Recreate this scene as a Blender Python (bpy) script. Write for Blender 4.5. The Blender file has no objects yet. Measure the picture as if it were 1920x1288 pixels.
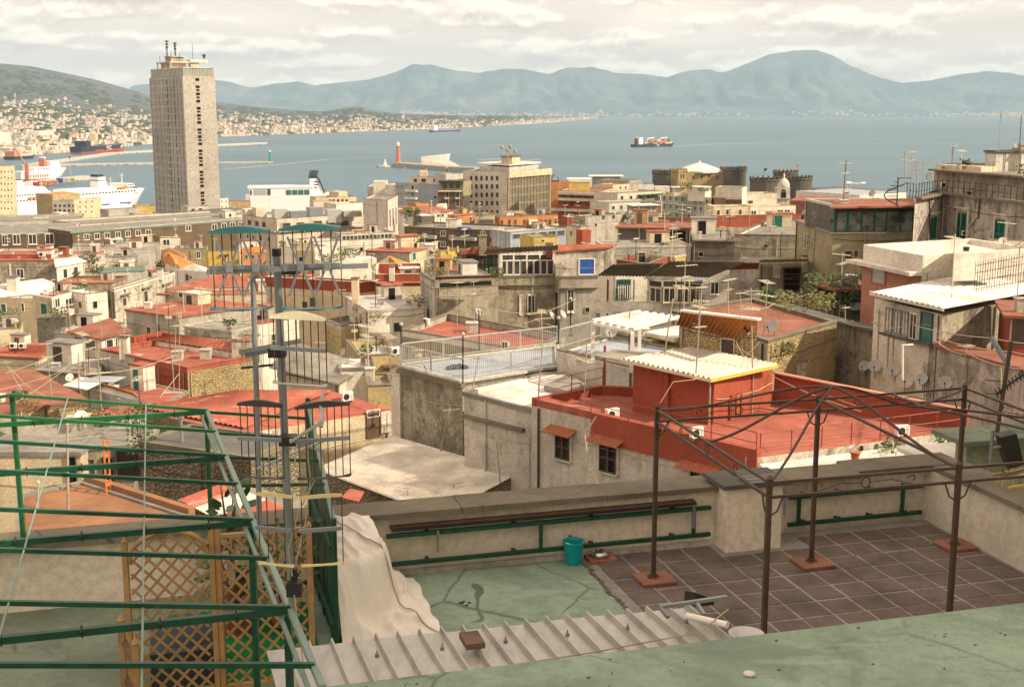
import bpy, bmesh, math, random
from mathutils import Vector, Matrix
rnd = random.Random(7)
R = math.radians
S = bpy.context.scene
COL = S.collection

# ------------------------------------------------------------------ camera
CAMZ = 90.0
FPX = 2350.0                      # focal length in pixels of the 1920 px wide photograph
PITCH = math.atan(433 / FPX)
cam_data = bpy.data.cameras.new('camera')
cam = bpy.data.objects.new('camera', cam_data)
COL.objects.link(cam)
cam.location = (0, 0, CAMZ)
cam.rotation_euler = (R(90) - PITCH, 0, 0)
cam_data.sensor_width = 36
cam_data.lens = FPX / 1920 * 36
cam_data.clip_start = 0.3
cam_data.clip_end = 150000
S.camera = cam

# ------------------------------------------------------------------ light
SUN_EL, SUN_AZ = 36.0, 110.0       # azimuth clockwise from the view direction (+Y)
sx, sy = math.sin(R(SUN_AZ)), math.cos(R(SUN_AZ))
sun_dir = Vector((sx * math.cos(R(SUN_EL)), sy * math.cos(R(SUN_EL)), math.sin(R(SUN_EL))))
sd = bpy.data.lights.new('sun', 'SUN')
sd.energy = 4.4
sd.angle = R(0.9)
sd.color = (1.0, 0.86, 0.66)
sun = bpy.data.objects.new('sun', sd)
COL.objects.link(sun)
sun.rotation_euler = sun_dir.to_track_quat('Z', 'Y').to_euler()

W = bpy.data.worlds.new('World')
S.world = W
W.use_nodes = True
wt = W.node_tree
wt.nodes.clear()
def wn(t, **k):
    n = wt.nodes.new(t)
    for a, b in k.items():
        setattr(n, a, b)
    return n
wl = wt.links.new
w_out = wn('ShaderNodeOutputWorld'); w_bg = wn('ShaderNodeBackground')
w_bg.inputs['Strength'].default_value = 0.1
wl(w_bg.outputs[0], w_out.inputs[0])
sky = wn('ShaderNodeTexSky', sky_type='NISHITA')
sky.sun_disc = False
sky.sun_elevation = R(SUN_EL)
sky.sun_rotation = R(SUN_AZ)
sky.dust_density = 3.0
w_tc = wn('ShaderNodeTexCoord')
def wmap(scale, loc=(0, 0, 0)):
    m = wn('ShaderNodeMapping')
    m.inputs['Scale'].default_value = scale
    m.inputs['Location'].default_value = loc
    wl(w_tc.outputs['Generated'], m.inputs['Vector'])
    return m
def wnoise(m, scale, detail, rough, dist=0.0):
    n = wn('ShaderNodeTexNoise')
    n.inputs['Scale'].default_value = scale
    n.inputs['Detail'].default_value = detail
    n.inputs['Roughness'].default_value = rough
    n.inputs['Distortion'].default_value = dist
    wl(m.outputs[0], n.inputs['Vector'])
    return n.outputs['Fac']
def wramp(src, stops):
    r = wn('ShaderNodeValToRGB')
    e = r.color_ramp.elements
    while len(e) < len(stops):
        e.new(0.5)
    for el, (p, c) in zip(e, stops):
        el.position = p
        el.color = (c[0], c[1], c[2], 1) if isinstance(c, tuple) else (c, c, c, 1)
    wl(src, r.inputs[0])
    return r.outputs[0]
def wmix(f, a, b):
    m = wn('ShaderNodeMix', data_type='RGBA')
    for i, s in ((0, f), (6, a), (7, b)):
        if isinstance(s, (int, float)):
            m.inputs[i].default_value = s
        elif isinstance(s, tuple):
            m.inputs[i].default_value = (*s, 1)
        else:
            wl(s, m.inputs[i])
    return m.outputs[2]
# a broken deck of cumulus: grey undersides, cream tops, veiled sky between
big = wnoise(wmap((5, 5, 26), (1.3, 0.4, 0.2)), 1.0, 5, 0.55, 0.4)
def wpuff(dz):
    a = wnoise(wmap((10, 10, 46), (0.2, 3.1, 46 * dz)), 1.0, 2.0, 0.5)
    b = wnoise(wmap((46, 46, 78), (1.2, 0.1, 78 * dz)), 1.0, 7, 0.60, 0.4)
    s = wn('ShaderNodeMath', operation='MULTIPLY_ADD'); wl(b, s.inputs[0]); s.inputs[1].default_value = 0.42; wl(a, s.inputs[2])
    t = wn('ShaderNodeMath', operation='SUBTRACT'); wl(s.outputs[0], t.inputs[0]); t.inputs[1].default_value = 0.21
    return t.outputs[0]
puff, puff_up = wpuff(0.0), wpuff(0.0055)
dif = wn('ShaderNodeMath', operation='SUBTRACT'); wl(puff, dif.inputs[0]); wl(puff_up, dif.inputs[1])
lit = wn('ShaderNodeMath', operation='MULTIPLY_ADD')
wl(dif.outputs[0], lit.inputs[0]); lit.inputs[1].default_value = 3.4; lit.inputs[2].default_value = 0.5
cov = wramp(puff, [(0.455, 0.0), (0.56, 1.0)])
cloud = wramp(lit.outputs[0], [(0.20, (6.7, 5.25, 4.4)), (0.50, (9.2, 7.5, 6.1)), (0.80, (11.4, 9.6, 7.7))])
veil = wramp(big, [(0.34, (8.2, 6.4, 5.2)), (0.66, (10.4, 8.4, 6.8))])
veiled = wmix(0.93, sky.outputs[0], veil)
wl(wmix(cov, veiled, cloud), w_bg.inputs['Color'])

S.view_settings.view_transform = 'Standard'
S.view_settings.look = 'None'
S.view_settings.exposure = 0.52
S.view_settings.gamma = 1.0
S.view_settings.use_curve_mapping = False
S.cycles.use_denoising = True
S.cycles.max_bounces = 6
S.cycles.volume_bounces = 0
S.cycles.sample_clamp_indirect = 4

# ------------------------------------------------------------------ pixel <-> world (measuring the photograph)
CP, SP = math.cos(PITCH), math.sin(PITCH)
def ray(px, py):
    a = (px - 960) / FPX; b = (644 - py) / FPX
    q = CP + SP * b
    return a / q, (-SP + CP * b) / q
def PD(px, py, d):                       # the point seen at a pixel, d metres ahead
    r = ray(px, py)
    return Vector((r[0] * d, d, CAMZ + r[1] * d))
def PZ(px, py, z):                       # the point seen at a pixel, at height z
    r = ray(px, py); t = (z - CAMZ) / r[1]
    return Vector((r[0] * t, t, z))

# ------------------------------------------------------------------ mesh helpers
WLOC = {}
def link(o, parent=None, loc=None):
    COL.objects.link(o)
    if parent is not None:
        o.parent = parent
    if loc is not None:
        o.location = loc
    WLOC[o.name] = (WLOC[parent.name] if parent is not None else Vector((0, 0, 0))) + Vector(o.location)
    return o
def tag(o, label=None, cat=None, group=None, kind=None):
    if label: o['label'] = label
    if cat: o['category'] = cat
    if group: o['group'] = group
    if kind: o['kind'] = kind
    return o
def thing(name, label, cat, loc, group=None):
    o = bpy.data.objects.new(name, None)
    o.empty_display_size = 0.2
    link(o, None, loc)
    return tag(o, label, cat, group)

class MB:
    def __init__(s):
        s.v, s.f, s.m = [], [], []
    def add(s, vs, fs, mi=0):
        n = len(s.v)
        s.v += [tuple(v) for v in vs]
        s.f += [tuple(i + n for i in f) for f in fs]
        s.m += [mi] * len(fs)
        return s
    def box(s, x0, x1, y0, y1, z0, z1, mi=0):
        return s.add([(x0,y0,z0),(x1,y0,z0),(x1,y1,z0),(x0,y1,z0),(x0,y0,z1),(x1,y0,z1),(x1,y1,z1),(x0,y1,z1)],
                     [(0,3,2,1),(4,5,6,7),(0,1,5,4),(1,2,6,5),(2,3,7,6),(3,0,4,7)], mi)
    def hexa(s, b, t, mi=0):               # bottom and top quads of one solid, both counter-clockwise from above
        n = len(b)
        fs = [tuple(range(n - 1, -1, -1)), tuple(range(n, 2 * n))]
        fs += [(i, (i + 1) % n, n + (i + 1) % n, n + i) for i in range(n)]
        return s.add(list(b) + list(t), fs, mi)
    def slab(s, pts, th, mi=0):            # pts = top outline (may slope)
        pts = ccw(pts)
        return s.hexa([Vector(p) - Vector((0, 0, th)) for p in pts], pts, mi)
    def bar(s, p, q, w, h=None, mi=0, up=(0, 0, 1)):      # square bar between two points
        p, q = Vector(p), Vector(q)
        h = h or w
        d = (q - p).normalized()
        u = Vector(up)
        if abs(d.dot(u)) > 0.98: u = Vector((1, 0, 0)) if abs(d.x) < .9 else Vector((0, 1, 0))
        a = d.cross(u).normalized() * (w / 2)
        b = a.cross(d).normalized() * (h / 2)
        vs = [p - a - b, p + a - b, p + a + b, p - a + b, q - a - b, q + a - b, q + a + b, q - a + b]
        return s.add(vs, [(0,1,2,3),(7,6,5,4),(0,4,5,1),(1,5,6,2),(2,6,7,3),(3,7,4,0)], mi)
    def tube(s, pts, r, n=6, mi=0, cap=True):
        pts = [Vector(p) for p in pts]
        rs = r if isinstance(r, (list, tuple)) else [r] * len(pts)
        vs, fs = [], []
        prev = None
        for i, p in enumerate(pts):
            d = (pts[min(i + 1, len(pts) - 1)] - pts[max(i - 1, 0)]).normalized()
            if prev is None:
                a = d.cross(Vector((0, 0, 1)))
                if a.length < 1e-3: a = Vector((1, 0, 0))
                a.normalize()
            else:
                a = (prev - d * prev.dot(d))
                if a.length < 1e-6: a = d.orthogonal()
                a.normalize()
            prev = a
            b = d.cross(a)
            for k in range(n):
                t = 2 * math.pi * k / n
                vs.append(p + (a * math.cos(t) + b * math.sin(t)) * rs[i])
        for i in range(len(pts) - 1):
            for k in range(n):
                fs.append((i*n+k, i*n+(k+1)%n, (i+1)*n+(k+1)%n, (i+1)*n+k))
        if cap:
            fs.append(tuple(range(n - 1, -1, -1)))
            fs.append(tuple(range((len(pts) - 1) * n, len(pts) * n)))
        return s.add(vs, fs, mi)
    def lathe(s, c, prof, n=16, mi=0, axis=None):          # prof: (radius, height) pairs about a vertical axis
        c = Vector(c); vs, fs = [], []
        for r, z in prof:
            for k in range(n):
                t = 2 * math.pi * k / n
                vs.append(c + Vector((r * math.cos(t), r * math.sin(t), z)))
        for i in range(len(prof) - 1):
            for k in range(n):
                fs.append((i*n+k, i*n+(k+1)%n, (i+1)*n+(k+1)%n, (i+1)*n+k))
        return s.add(vs, fs, mi)
    def xf(s, M):
        s.v = [tuple(M @ Vector(v)) for v in s.v]
        return s
    def mesh(s, name, mats):
        me = bpy.data.meshes.new(name)
        me.from_pydata(s.v, [], s.f)
        for m in (mats if isinstance(mats, (list, tuple)) else [mats]):
            me.materials.append(MAT[m] if isinstance(m, str) else m)
        if any(s.m):
            me.polygons.foreach_set('material_index', s.m)
        me.update()
        return me
    def build(s, name, mats, parent=None, smooth=False, local=False, loc=None):
        if parent is not None and not local:
            w = WLOC[parent.name]
            s.v = [(v[0] - w.x, v[1] - w.y, v[2] - w.z) for v in s.v]
        elif loc is not None and not local:
            s.v = [(v[0] - loc[0], v[1] - loc[1], v[2] - loc[2]) for v in s.v]
        me = s.mesh(name, mats)
        if smooth:
            me.polygons.foreach_set('use_smooth', [True] * len(me.polygons))
        return link(bpy.data.objects.new(name, me), parent, loc)

def ccw(p):
    a = sum(p[i][0] * p[(i+1) % len(p)][1] - p[(i+1) % len(p)][0] * p[i][1] for i in range(len(p)))
    return list(p) if a > 0 else list(reversed(p))
def inset(poly, t):                        # poly: ccw list of (x, y)
    n = len(poly); out = []
    for i in range(n):
        p0, p1, p2 = poly[i-1], poly[i], poly[(i+1) % n]
        d1 = Vector((p1[0]-p0[0], p1[1]-p0[1])).normalized(); d2 = Vector((p2[0]-p1[0], p2[1]-p1[1])).normalized()
        n1 = Vector((-d1.y, d1.x)); n2 = Vector((-d2.y, d2.x))
        k = n1 + n2
        den = max(0.25, 1 + n1.dot(n2))
        out.append((p1[0] + k.x * t / den, p1[1] + k.y * t / den))
    return out

# ------------------------------------------------------------------ materials
MAT = {}
class NT:
    def __init__(s, name):
        s.m = bpy.data.materials.new(name); s.m.use_nodes = True
        s.t = s.m.node_tree; s.b = s.t.nodes['Principled BSDF']; s.l = s.t.links.new
        s.geo = None
        MAT[name] = s.m
    def pos(s, scale=(1, 1, 1)):
        if s.geo is None:
            s.geo = s.t.nodes.new('ShaderNodeNewGeometry')
        m = s.t.nodes.new('ShaderNodeMapping'); m.inputs['Scale'].default_value = scale
        s.l(s.geo.outputs['Position'], m.inputs['Vector'])
        return m.outputs[0]
    def noise(s, vec, scale, detail=4, rough=.6, dist=0.0):
        n = s.t.nodes.new('ShaderNodeTexNoise')
        n.inputs['Scale'].default_value = scale; n.inputs['Detail'].default_value = detail
        n.inputs['Roughness'].default_value = rough; n.inputs['Distortion'].default_value = dist
        s.l(vec, n.inputs['Vector']); return n.outputs['Fac']
    def vor(s, vec, scale, feature='F1'):
        n = s.t.nodes.new('ShaderNodeTexVoronoi'); n.feature = feature; n.inputs['Scale'].default_value = scale
        s.l(vec, n.inputs['Vector']); return n
    def ramp(s, src, stops):
        r = s.t.nodes.new('ShaderNodeValToRGB'); e = r.color_ramp.elements
        while len(e) < len(stops): e.new(.5)
        for el, (p, c) in zip(e, stops):
            el.position = p; el.color = (*c, 1) if isinstance(c, tuple) else (c, c, c, 1)
        s.l(src, r.inputs[0]); return r.outputs[0]
    def mix(s, f, a, b, mode='MIX'):
        m = s.t.nodes.new('ShaderNodeMix'); m.data_type = 'RGBA'; m.blend_type = mode
        for i, x in ((0, f), (6, a), (7, b)):
            if isinstance(x, (int, float)): m.inputs[i].default_value = x
            elif isinstance(x, tuple): m.inputs[i].default_value = (*x, 1)
            else: s.l(x, m.inputs[i])
        return m.outputs[2]
    def mul(s, a, b):
        m = s.t.nodes.new('ShaderNodeMath'); m.operation = 'MULTIPLY'
        for i, x in ((0, a), (1, b)):
            if isinstance(x, (int, float)): m.inputs[i].default_value = x
            else: s.l(x, m.inputs[i])
        return m.outputs[0]
    def bump(s, h, strength=.3, dist=.02):
        b = s.t.nodes.new('ShaderNodeBump'); b.inputs['Strength'].default_value = strength; b.inputs['Distance'].default_value = dist
        s.l(h, b.inputs['Height']); s.l(b.outputs[0], s.b.inputs['Normal'])
    def base(s, c):
        if isinstance(c, tuple): s.b.inputs['Base Color'].default_value = (*c, 1)
        else: s.l(c, s.b.inputs['Base Color'])
    def rough(s, r, spec=.3, metal=0.0):
        s.b.inputs['Roughness'].default_value = r
        s.b.inputs['Specular IOR Level'].default_value = spec
        s.b.inputs['Metallic'].default_value = metal

def dk(c, k): return tuple(x * k for x in c)
def plaster(name, c, dirt=.5, grime=(.10, .092, .075), sc=1.0, patch=None, stone=0.0):
    """old render: broad tone changes, run-down streaks, mould patches, fallen areas"""
    n = NT(name); p = n.pos()
    tone = n.ramp(n.noise(p, .32 * sc, 5, .62), [(.3, dk(c, .80 - .27 * dirt)), (.52, c), (.75, tuple(min(1, x * 1.18) for x in c))])
    col = tone
    if patch:
        col = n.mix(n.ramp(n.noise(p, .55 * sc, 6, .65, .8), [(.53, 0.0), (.57, .9)]), col, patch)
    run = n.noise(n.pos((1.6 * sc, 1.6 * sc, .13 * sc)), 1.0, 5, .65, .3)
    blot = n.noise(p, .8 * sc, 7, .7, .5)
    k = n.mul(n.ramp(run, [(.47, 0.0), (.72, 1.0)]), n.ramp(blot, [(.38, .15), (.62, 1.0)]))
    col = n.mix(n.mul(k, dirt), col, grime)
    k2 = n.ramp(n.noise(p, 1.7 * sc, 9, .78), [(.52, 0.0), (.66, 1.0)])
    col = n.mix(n.mul(k2, dirt * .85), col, grime)
    fine = n.noise(p, 9 * sc, 4, .7)
    col = n.mix(n.ramp(fine, [(.35, .38), (.58, 0.0)]), col, grime)
    if stone:
        vv = n.vor(n.pos((1, 1, 1.7)), 1.15 * stone)
        ed = n.vor(n.pos((1, 1, 1.7)), 1.15 * stone, 'DISTANCE_TO_EDGE')
        col = n.mix(n.ramp(ed.outputs['Distance'], [(.0, .35), (.12, 0.0)]), col, dk(c, .33))
        n.bump(n.ramp(ed.outputs['Distance'], [(0, 0.0), (.15, 1.0)]), .8, .1)
    else:
        n.bump(n.noise(p, 4 * sc, 6, .7), .35, .05)
    n.base(col); n.rough(.92, .15)
    return n.m
def paint(name, c, rough=.5, spec=.4, metal=0.0, wear=.25, wc=None, sc=1.0):
    n = NT(name); p = n.pos()
    col = n.ramp(n.noise(p, 2.2 * sc, 5, .65), [(.32, dk(c, 1 - wear)), (.6, c)])
    if wc:
        col = n.mix(n.ramp(n.noise(p, 6 * sc, 7, .72), [(.60, 0.0), (.66, .85)]), col, wc)
    n.base(col); n.rough(rough, spec, metal)
    return n.m
def roofmat(name, c, stain=(.14, .12, .10), amt=.72, sc=1.0, pale=None, crack=0.0):
    """coated flat roof: ponding stains, scuffs, patched strips"""
    n = NT(name); p = n.pos()
    col = n.ramp(n.noise(p, .45 * sc, 5, .6, .4), [(.3, dk(c, .58)), (.55, c), (.75, tuple(min(1, x * 1.22) for x in c))])
    col = n.mix(n.mul(n.ramp(n.noise(p, .9 * sc, 8, .72, .7), [(.52, 0.0), (.68, 1.0)]), amt), col, stain)
    if pale:
        col = n.mix(n.ramp(n.noise(n.pos((.5, 2.0, 1)), .7 * sc, 6, .65), [(.56, 0.0), (.66, .6)]), col, pale)
    col = n.mix(n.ramp(n.noise(p, 7 * sc, 5, .7), [(.36, .3), (.55, 0.0)]), col, dk(c, .5))
    if crack:                                        # hairline cracks and scuffs in the coating
        w = n.mix(.16, p, n.noise(p, 1.3, 4)); ed = n.vor(w, .55 * crack, 'DISTANCE_TO_EDGE')
        k = n.mul(n.ramp(ed.outputs['Distance'], [(.0, 1.0), (.012, 0.0)]), n.ramp(n.noise(p, .7, 3), [(.45, 0.0), (.6, .8)]))
        col = n.mix(k, col, dk(c, .28))
        col = n.mix(n.ramp(n.noise(n.pos((.9, 5, 1)), 1.6, 7, .75), [(.58, 0.0), (.7, .45)]), col, stain)
        col = n.mix(n.ramp(n.noise(p, 26, 3, .7), [(.62, 0.0), (.72, .7)]), col, dk(c, .35))
    n.base(col); n.rough(.85, .2)
    n.bump(n.noise(p, 5 * sc, 5, .7), .25, .04)
    return n.m

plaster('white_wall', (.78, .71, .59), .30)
plaster('cream_wall', (.70, .58, .38), .35)
plaster('beige_wall', (.64, .56, .45), .30)
plaster('pinkish_wall', (.70, .615, .54), .22, sc=.3)
plaster('grimy_white_wall', (.60, .55, .46), .85, patch=(.34, .29, .21))
plaster('grey_wall', (.45, .41, .335), .75)
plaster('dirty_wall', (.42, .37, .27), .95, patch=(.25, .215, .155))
plaster('black_wall', (.16, .145, .12), .95)
plaster('olive_wall', (.36, .31, .185), .65)
plaster('grimy_pink_wall', (.56, .49, .42), 1.0, patch=(.30, .27, .22))
plaster('pink_wall', (.56, .25, .17), .25)
plaster('yellow_wall', (.62, .44, .12), .35)
plaster('ochre_wall', (.55, .42, .20), .5, patch=(.40, .33, .22))
plaster('orange_wall', (.56, .25, .09), .3)
plaster('red_wall', (.35, .086, .05), .25, grime=(.13, .045, .03))
plaster('brick_wall', (.155, .105, .062), .35)
plaster('tuff_wall', (.52, .40, .20), .45, stone=3.4)
plaster('dark_tuff_wall', (.30, .25, .16), .85, stone=3.2)
plaster('concrete', (.48, .455, .39), .6)
plaster('pale_concrete', (.58, .54, .465), .65, grime=(.16, .15, .12))
plaster('castle_stone', (.135, .115, .085), .7, sc=.25)
plaster('castle_tuff', (.40, .29, .13), .6, sc=.25)
plaster('teal_grey_wall', (.36, .41, .37), .2, sc=.4)
plaster('blue_grey_wall', (.36, .40, .44), .3)
plaster('terrace_wall', (.78, .71, .575), .22, grime=(.33, .29, .22))
plaster('pale_green_wall', (.40, .44, .31), .35)
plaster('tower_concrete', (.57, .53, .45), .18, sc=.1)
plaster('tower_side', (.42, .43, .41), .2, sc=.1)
roofmat('red_roof', (.36, .115, .07), pale=(.52, .24, .15))
roofmat('bright_red_roof', (.37, .118, .08), stain=(.22, .07, .04), amt=.6, pale=(.46, .20, .14), crack=.5)
roofmat('brown_red_roof', (.30, .115, .075), pale=(.33, .19, .13))
roofmat('grey_roof', (.25, .235, .205), pale=(.33, .31, .27))
roofmat('dark_roof', (.13, .125, .11))
roofmat('white_roof', (.74, .70, .62), stain=(.45, .40, .34), amt=.3)
roofmat('blue_grey_roof', (.36, .40, .44), stain=(.27, .27, .26), amt=.5)
roofmat('pale_grey_roof', (.50, .48, .44), stain=(.28, .26, .23))
roofmat('orange_roof', (.52, .22, .06), stain=(.27, .12, .05))
roofmat('orange_terrace', (.31, .155, .082), stain=(.22, .10, .05), sc=.7)
roofmat('corrugated_white', (.66, .60, .50), stain=(.38, .31, .22), amt=.35)
roofmat('corrugated_grey', (.40, .375, .32), stain=(.22, .20, .17), amt=.5)
roofmat('corrugated_red', (.40, .12, .08), pale=(.60, .38, .30))
roofmat('old_sheet', (.30, .275, .22), stain=(.12, .11, .09), amt=.6)
roofmat('terrace_green', (.285, .385, .29), stain=(.10, .125, .095), amt=.42, sc=1.6, pale=(.37, .43, .34), crack=1.0)
roofmat('dirty_green', (.20, .24, .175), stain=(.12, .13, .11), amt=.8, sc=1.2, crack=.8)
roofmat('coping_stone', (.205, .178, .128), stain=(.10, .09, .07), amt=.55, sc=1.5, crack=1.3)
roofmat('tile_brown', (.165, .128, .112), stain=(.07, .05, .04), amt=.5, sc=3, pale=(.19, .14, .115))
roofmat('grout', (.31, .295, .28), stain=(.13, .12, .11), sc=3)
roofmat('slab_terracotta', (.33, .155, .10), stain=(.16, .09, .07), sc=4)
paint('white_paint', (.78, .74, .66), .5, wear=.12)
paint('cream_paint', (.66, .58, .40), .5, wear=.15)
paint('green_paint', (.008, .075, .038), .45, .4, wear=.4, wc=(.05, .05, .03), sc=3)
paint('sunlit_green', (.015, .13, .04), .4, .5, wear=.3)  # lighter copy of the green paint: sunshine put into the far pergola's colour
paint('pale_green_metal', (.20, .29, .24), .5, .4, wear=.2)
paint('teal_shutter', (.012, .16, .12), .55, wear=.3)
paint('teal_plastic', (.005, .085, .085), .4, wear=.2)
paint('dark_plastic', (.03, .022, .02), .5, wear=.2)
paint('yellow_plastic', (.62, .52, .22), .5, wear=.15)
paint('cream_plastic', (.56, .52, .38), .5, wear=.15)
paint('brown_shutter', (.075, .05, .04), .6, wear=.3)
paint('blue_shutter', (.02, .09, .36), .6, wear=.2)
paint('rust_brown', (.085, .052, .036), .6, wear=.35, wc=(.17, .08, .045), sc=2)
paint('red_iron', (.30, .07, .04), .6, wear=.3)
paint('galvanised', (.26, .285, .295), .45, .5, .35, wear=.25)
paint('aluminium', (.50, .50, .47), .4, .5, .3, wear=.2)
paint('steel', (.55, .54, .52), .25, .5, .9, wear=.15)
paint('old_mast', (.40, .35, .27), .6, wear=.35, wc=(.20, .11, .06))
paint('black_metal', (.025, .023, .022), .5, wear=.2)
paint('wood', (.42, .25, .10), .55, wear=.35, sc=2)
paint('old_wood', (.16, .10, .06), .8, wear=.4, sc=2)
paint('bucket_plastic', (.0, .30, .32), .35, .5, wear=.08)
paint('cloth', (.84, .79, .70), .9, .1, wear=.14)
paint('grey_cloth', (.07, .085, .095), .95, .1, wear=.3)
paint('cable', (.50, .42, .29), .7, wear=.2)
paint('turf', (.015, .20, .06), .95, .1, wear=.3)
paint('teal_glass', (.06, .17, .16), .15, .6, wear=.3)
paint('ship_white', (.82, .79, .74), .4, wear=.06, sc=.1)
paint('ship_red', (.40, .06, .05), .5, wear=.2, sc=.1)
paint('ship_dark', (.03, .04, .055), .5, wear=.2, sc=.1)
paint('ship_blue', (.04, .07, .26), .5, wear=.1, sc=.1)
paint('ship_orange', (.65, .20, .05), .5, wear=.1, sc=.1)
paint('lighthouse_red', (.50, .17, .11), .6, wear=.1, sc=.1)
paint('lighthouse_green', (.02, .30, .15), .6, wear=.1, sc=.1)
paint('dish_grey', (.42, .41, .37), .5, wear=.2)
paint('dish_pink', (.55, .46, .40), .5, wear=.2)
paint('yellow_fascia', (.62, .45, .08), .6, wear=.2)
paint('terracotta', (.42, .15, .07), .8, wear=.35, sc=3)
n = NT('pane'); n.base(n.ramp(n.noise(n.pos(), .9, 3), [(.35, (.022, .025, .024)), (.65, (.075, .078, .07))])); n.rough(.12, .6)
n = NT('clear_glass'); n.base((.16, .19, .17)); n.rough(.08, .6); n.b.inputs['Transmission Weight'].default_value = .45
n = NT('sky_sheen_glass'); n.base(n.ramp(n.noise(n.pos(), .8, 4), [(.4, (.07, .075, .065)), (.6, (.30, .31, .27))])); n.rough(.1, .6)  # pale patches put the bright sky's reflection into the pane colour
n = NT('dark_opening'); n.base((.02, .018, .015)); n.rough(.9, .1)  # near-black colour stands in for the shade inside openings
n = NT('leaf'); n.base(n.ramp(n.noise(n.pos(), 3, 3), [(.3, (.03, .06, .018)), (.7, (.085, .125, .035))])); n.rough(.55, .3)
n = NT('pale_leaf'); n.base(n.ramp(n.noise(n.pos(), 3, 3), [(.3, (.10, .10, .03)), (.7, (.19, .17, .06))])); n.rough(.6, .25)
n = NT('rubber_leaf'); n.base(n.ramp(n.noise(n.pos(), 9, 3), [(.3, (.03, .075, .03)), (.7, (.10, .155, .07))])); n.rough(.35, .45)
# translucent ribbed plastic sheet
n = NT('plastic_sheet'); p = n.pos()
c = n.ramp(n.noise(n.pos((6, 1.2, 1)), 1.1, 6, .65), [(.3, (.22, .21, .17)), (.55, (.37, .35, .285)), (.75, (.48, .45, .37))])
c = n.mix(n.ramp(n.noise(p, 2.3, 7, .7, .6), [(.55, 0.0), (.7, .6)]), c, (.20, .20, .17))
n.base(c); n.rough(.4, .4); n.b.inputs['Transmission Weight'].default_value = .12
# ================================================================== SETTING
from mathutils import noise as mnoise
def lerp_tab(tab, x):
    if x <= tab[0][0]: return tab[0][1]
    for (a, b), (c, d) in zip(tab, tab[1:]):
        if x <= c: return b + (d - b) * (x - a) / (c - a)
    return tab[-1][1]
GT = [(-60, 72), (0, 70), (30, 62), (60, 54), (100, 47), (160, 38), (250, 26), (400, 16), (650, 8), (950, 3.5), (1500, 2.6)]
def ground(x, y):
    z = lerp_tab(GT, y)
    return z - 9 * max(0, min(1, (-x) / 40)) * max(0, min(1, (y - 20) / 60)) * max(0, min(1, (500 - y) / 250))
NT_ = NT('ground'); NT_.base(NT_.ramp(NT_.noise(NT_.pos(), .08, 6), [(.35, (.07, .062, .05)), (.65, (.16, .14, .11))])); NT_.rough(.95, .1)
m = MB()
ys = [-120, -60, -20, 0, 20, 40, 60, 80, 110, 150, 200, 260, 330, 420, 520, 650, 800, 950, 1060]
xs = [-900, -650, -480, -350, -260, -190, -130, -80, -40, -20, 0, 20, 40, 80, 130, 190, 260, 350, 480, 650, 900]
def shore_y(x): return 1060 if x < -160 else (1060 + (x + 160) * 1.1 if x < 60 else 1302 + (x - 60) * .1)
idx = {}
for j, y in enumerate(ys):
    for i, x in enumerate(xs):
        yy = y if j < len(ys) - 1 else shore_y(x)
        idx[i, j] = len(m.v); m.v.append((x, yy, ground(x, yy)))
for j in range(len(ys) - 1):
    for i in range(len(xs) - 1):
        m.f.append((idx[i, j], idx[i+1, j], idx[i+1, j+1], idx[i, j+1])); m.m.append(0)
n0 = len(m.v)
for i, x in enumerate(xs):
    m.v.append((x, shore_y(x), -4))
for i in range(len(xs) - 1):
    m.f.append((idx[i, len(ys)-1], idx[i+1, len(ys)-1], n0 + i + 1, n0 + i)); m.m.append(0)
tag(m.build('ground', 'ground'), kind='structure')

# sea
n = NT('sea'); p = n.pos((1, 1, 1))
swell = n.noise(n.pos((.012, .02, 1)), 1.0, 6, .65)
broad = n.noise(n.pos((.0006, .0022, 1)), 1.0, 5, .6, .5)
n.base(n.mix(n.ramp(broad, [(.35, 0.0), (.65, 1.0)]), (.032, .098, .14), (.055, .135, .18)))
n.rough(.42, .32)
n.bump(swell, .55, 3.0)
m = MB(); m.add([(-60000, -3000, 0), (60000, -3000, 0), (60000, 90000, 0), (-60000, 90000, 0)], [(0, 1, 2, 3)])
tag(m.build('sea', 'sea'), kind='structure')

# Vesuvius flank with the coastal towns
SHORE = [(-700, 300), (-200, 298), (0, 296), (100, 288), (285, 270), (410, 257), (640, 248), (740, 245), (875, 239), (950, 235), (1025, 231), (1090, 225), (1130, 222)]
RIDGE = [(-700, 40), (-300, 60), (0, 120), (60, 125), (120, 137), (180, 150), (240, 167), (280, 180), (410, 193), (470, 200), (540, 206), (610, 210), (640, 203), (668, 199), (700, 208), (740, 213), (850, 216.5), (950, 218), (1050, 219), (1130, 219.5)]
def flank(px, t):
    sy_ = lerp_tab(SHORE, px); ry = lerp_tab(RIDGE, px)
    s = PZ(px, sy_, 0); d0 = s.y
    d1 = max(10500, d0 * 1.25)
    top = PD(px, ry, d1)
    d = d0 + (d1 - d0) * t
    x = s.x + (top.x - s.x) * t
    h = top.z * (.30 * t + .70 * t ** 2.0)
    h += mnoise.fractal(Vector((x * .0009, d * .0009, 0)), 1.0, 2.0, 5) * top.z * .07 * t * (1.15 - t)
    return Vector((x, d, max(h, 1.5 * min(1, t * 40))))
m = MB(); NX, NTt = 150, 34
for i in range(NX + 1):
    px = -700 + 1830 * i / NX
    for j in range(NTt + 1):
        m.v.append(tuple(flank(px, j / NTt)))
    a = flank(px, 1.0); m.v.append((a.x, a.y + 3000, -10))
K = NTt + 2
for i in range(NX):
    for j in range(NTt + 1):
        m.f.append((i*K+j, (i+1)*K+j, (i+1)*K+j+1, i*K+j+1)); m.m.append(0)
n = NT('hazy_hill'); p = n.pos()
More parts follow.
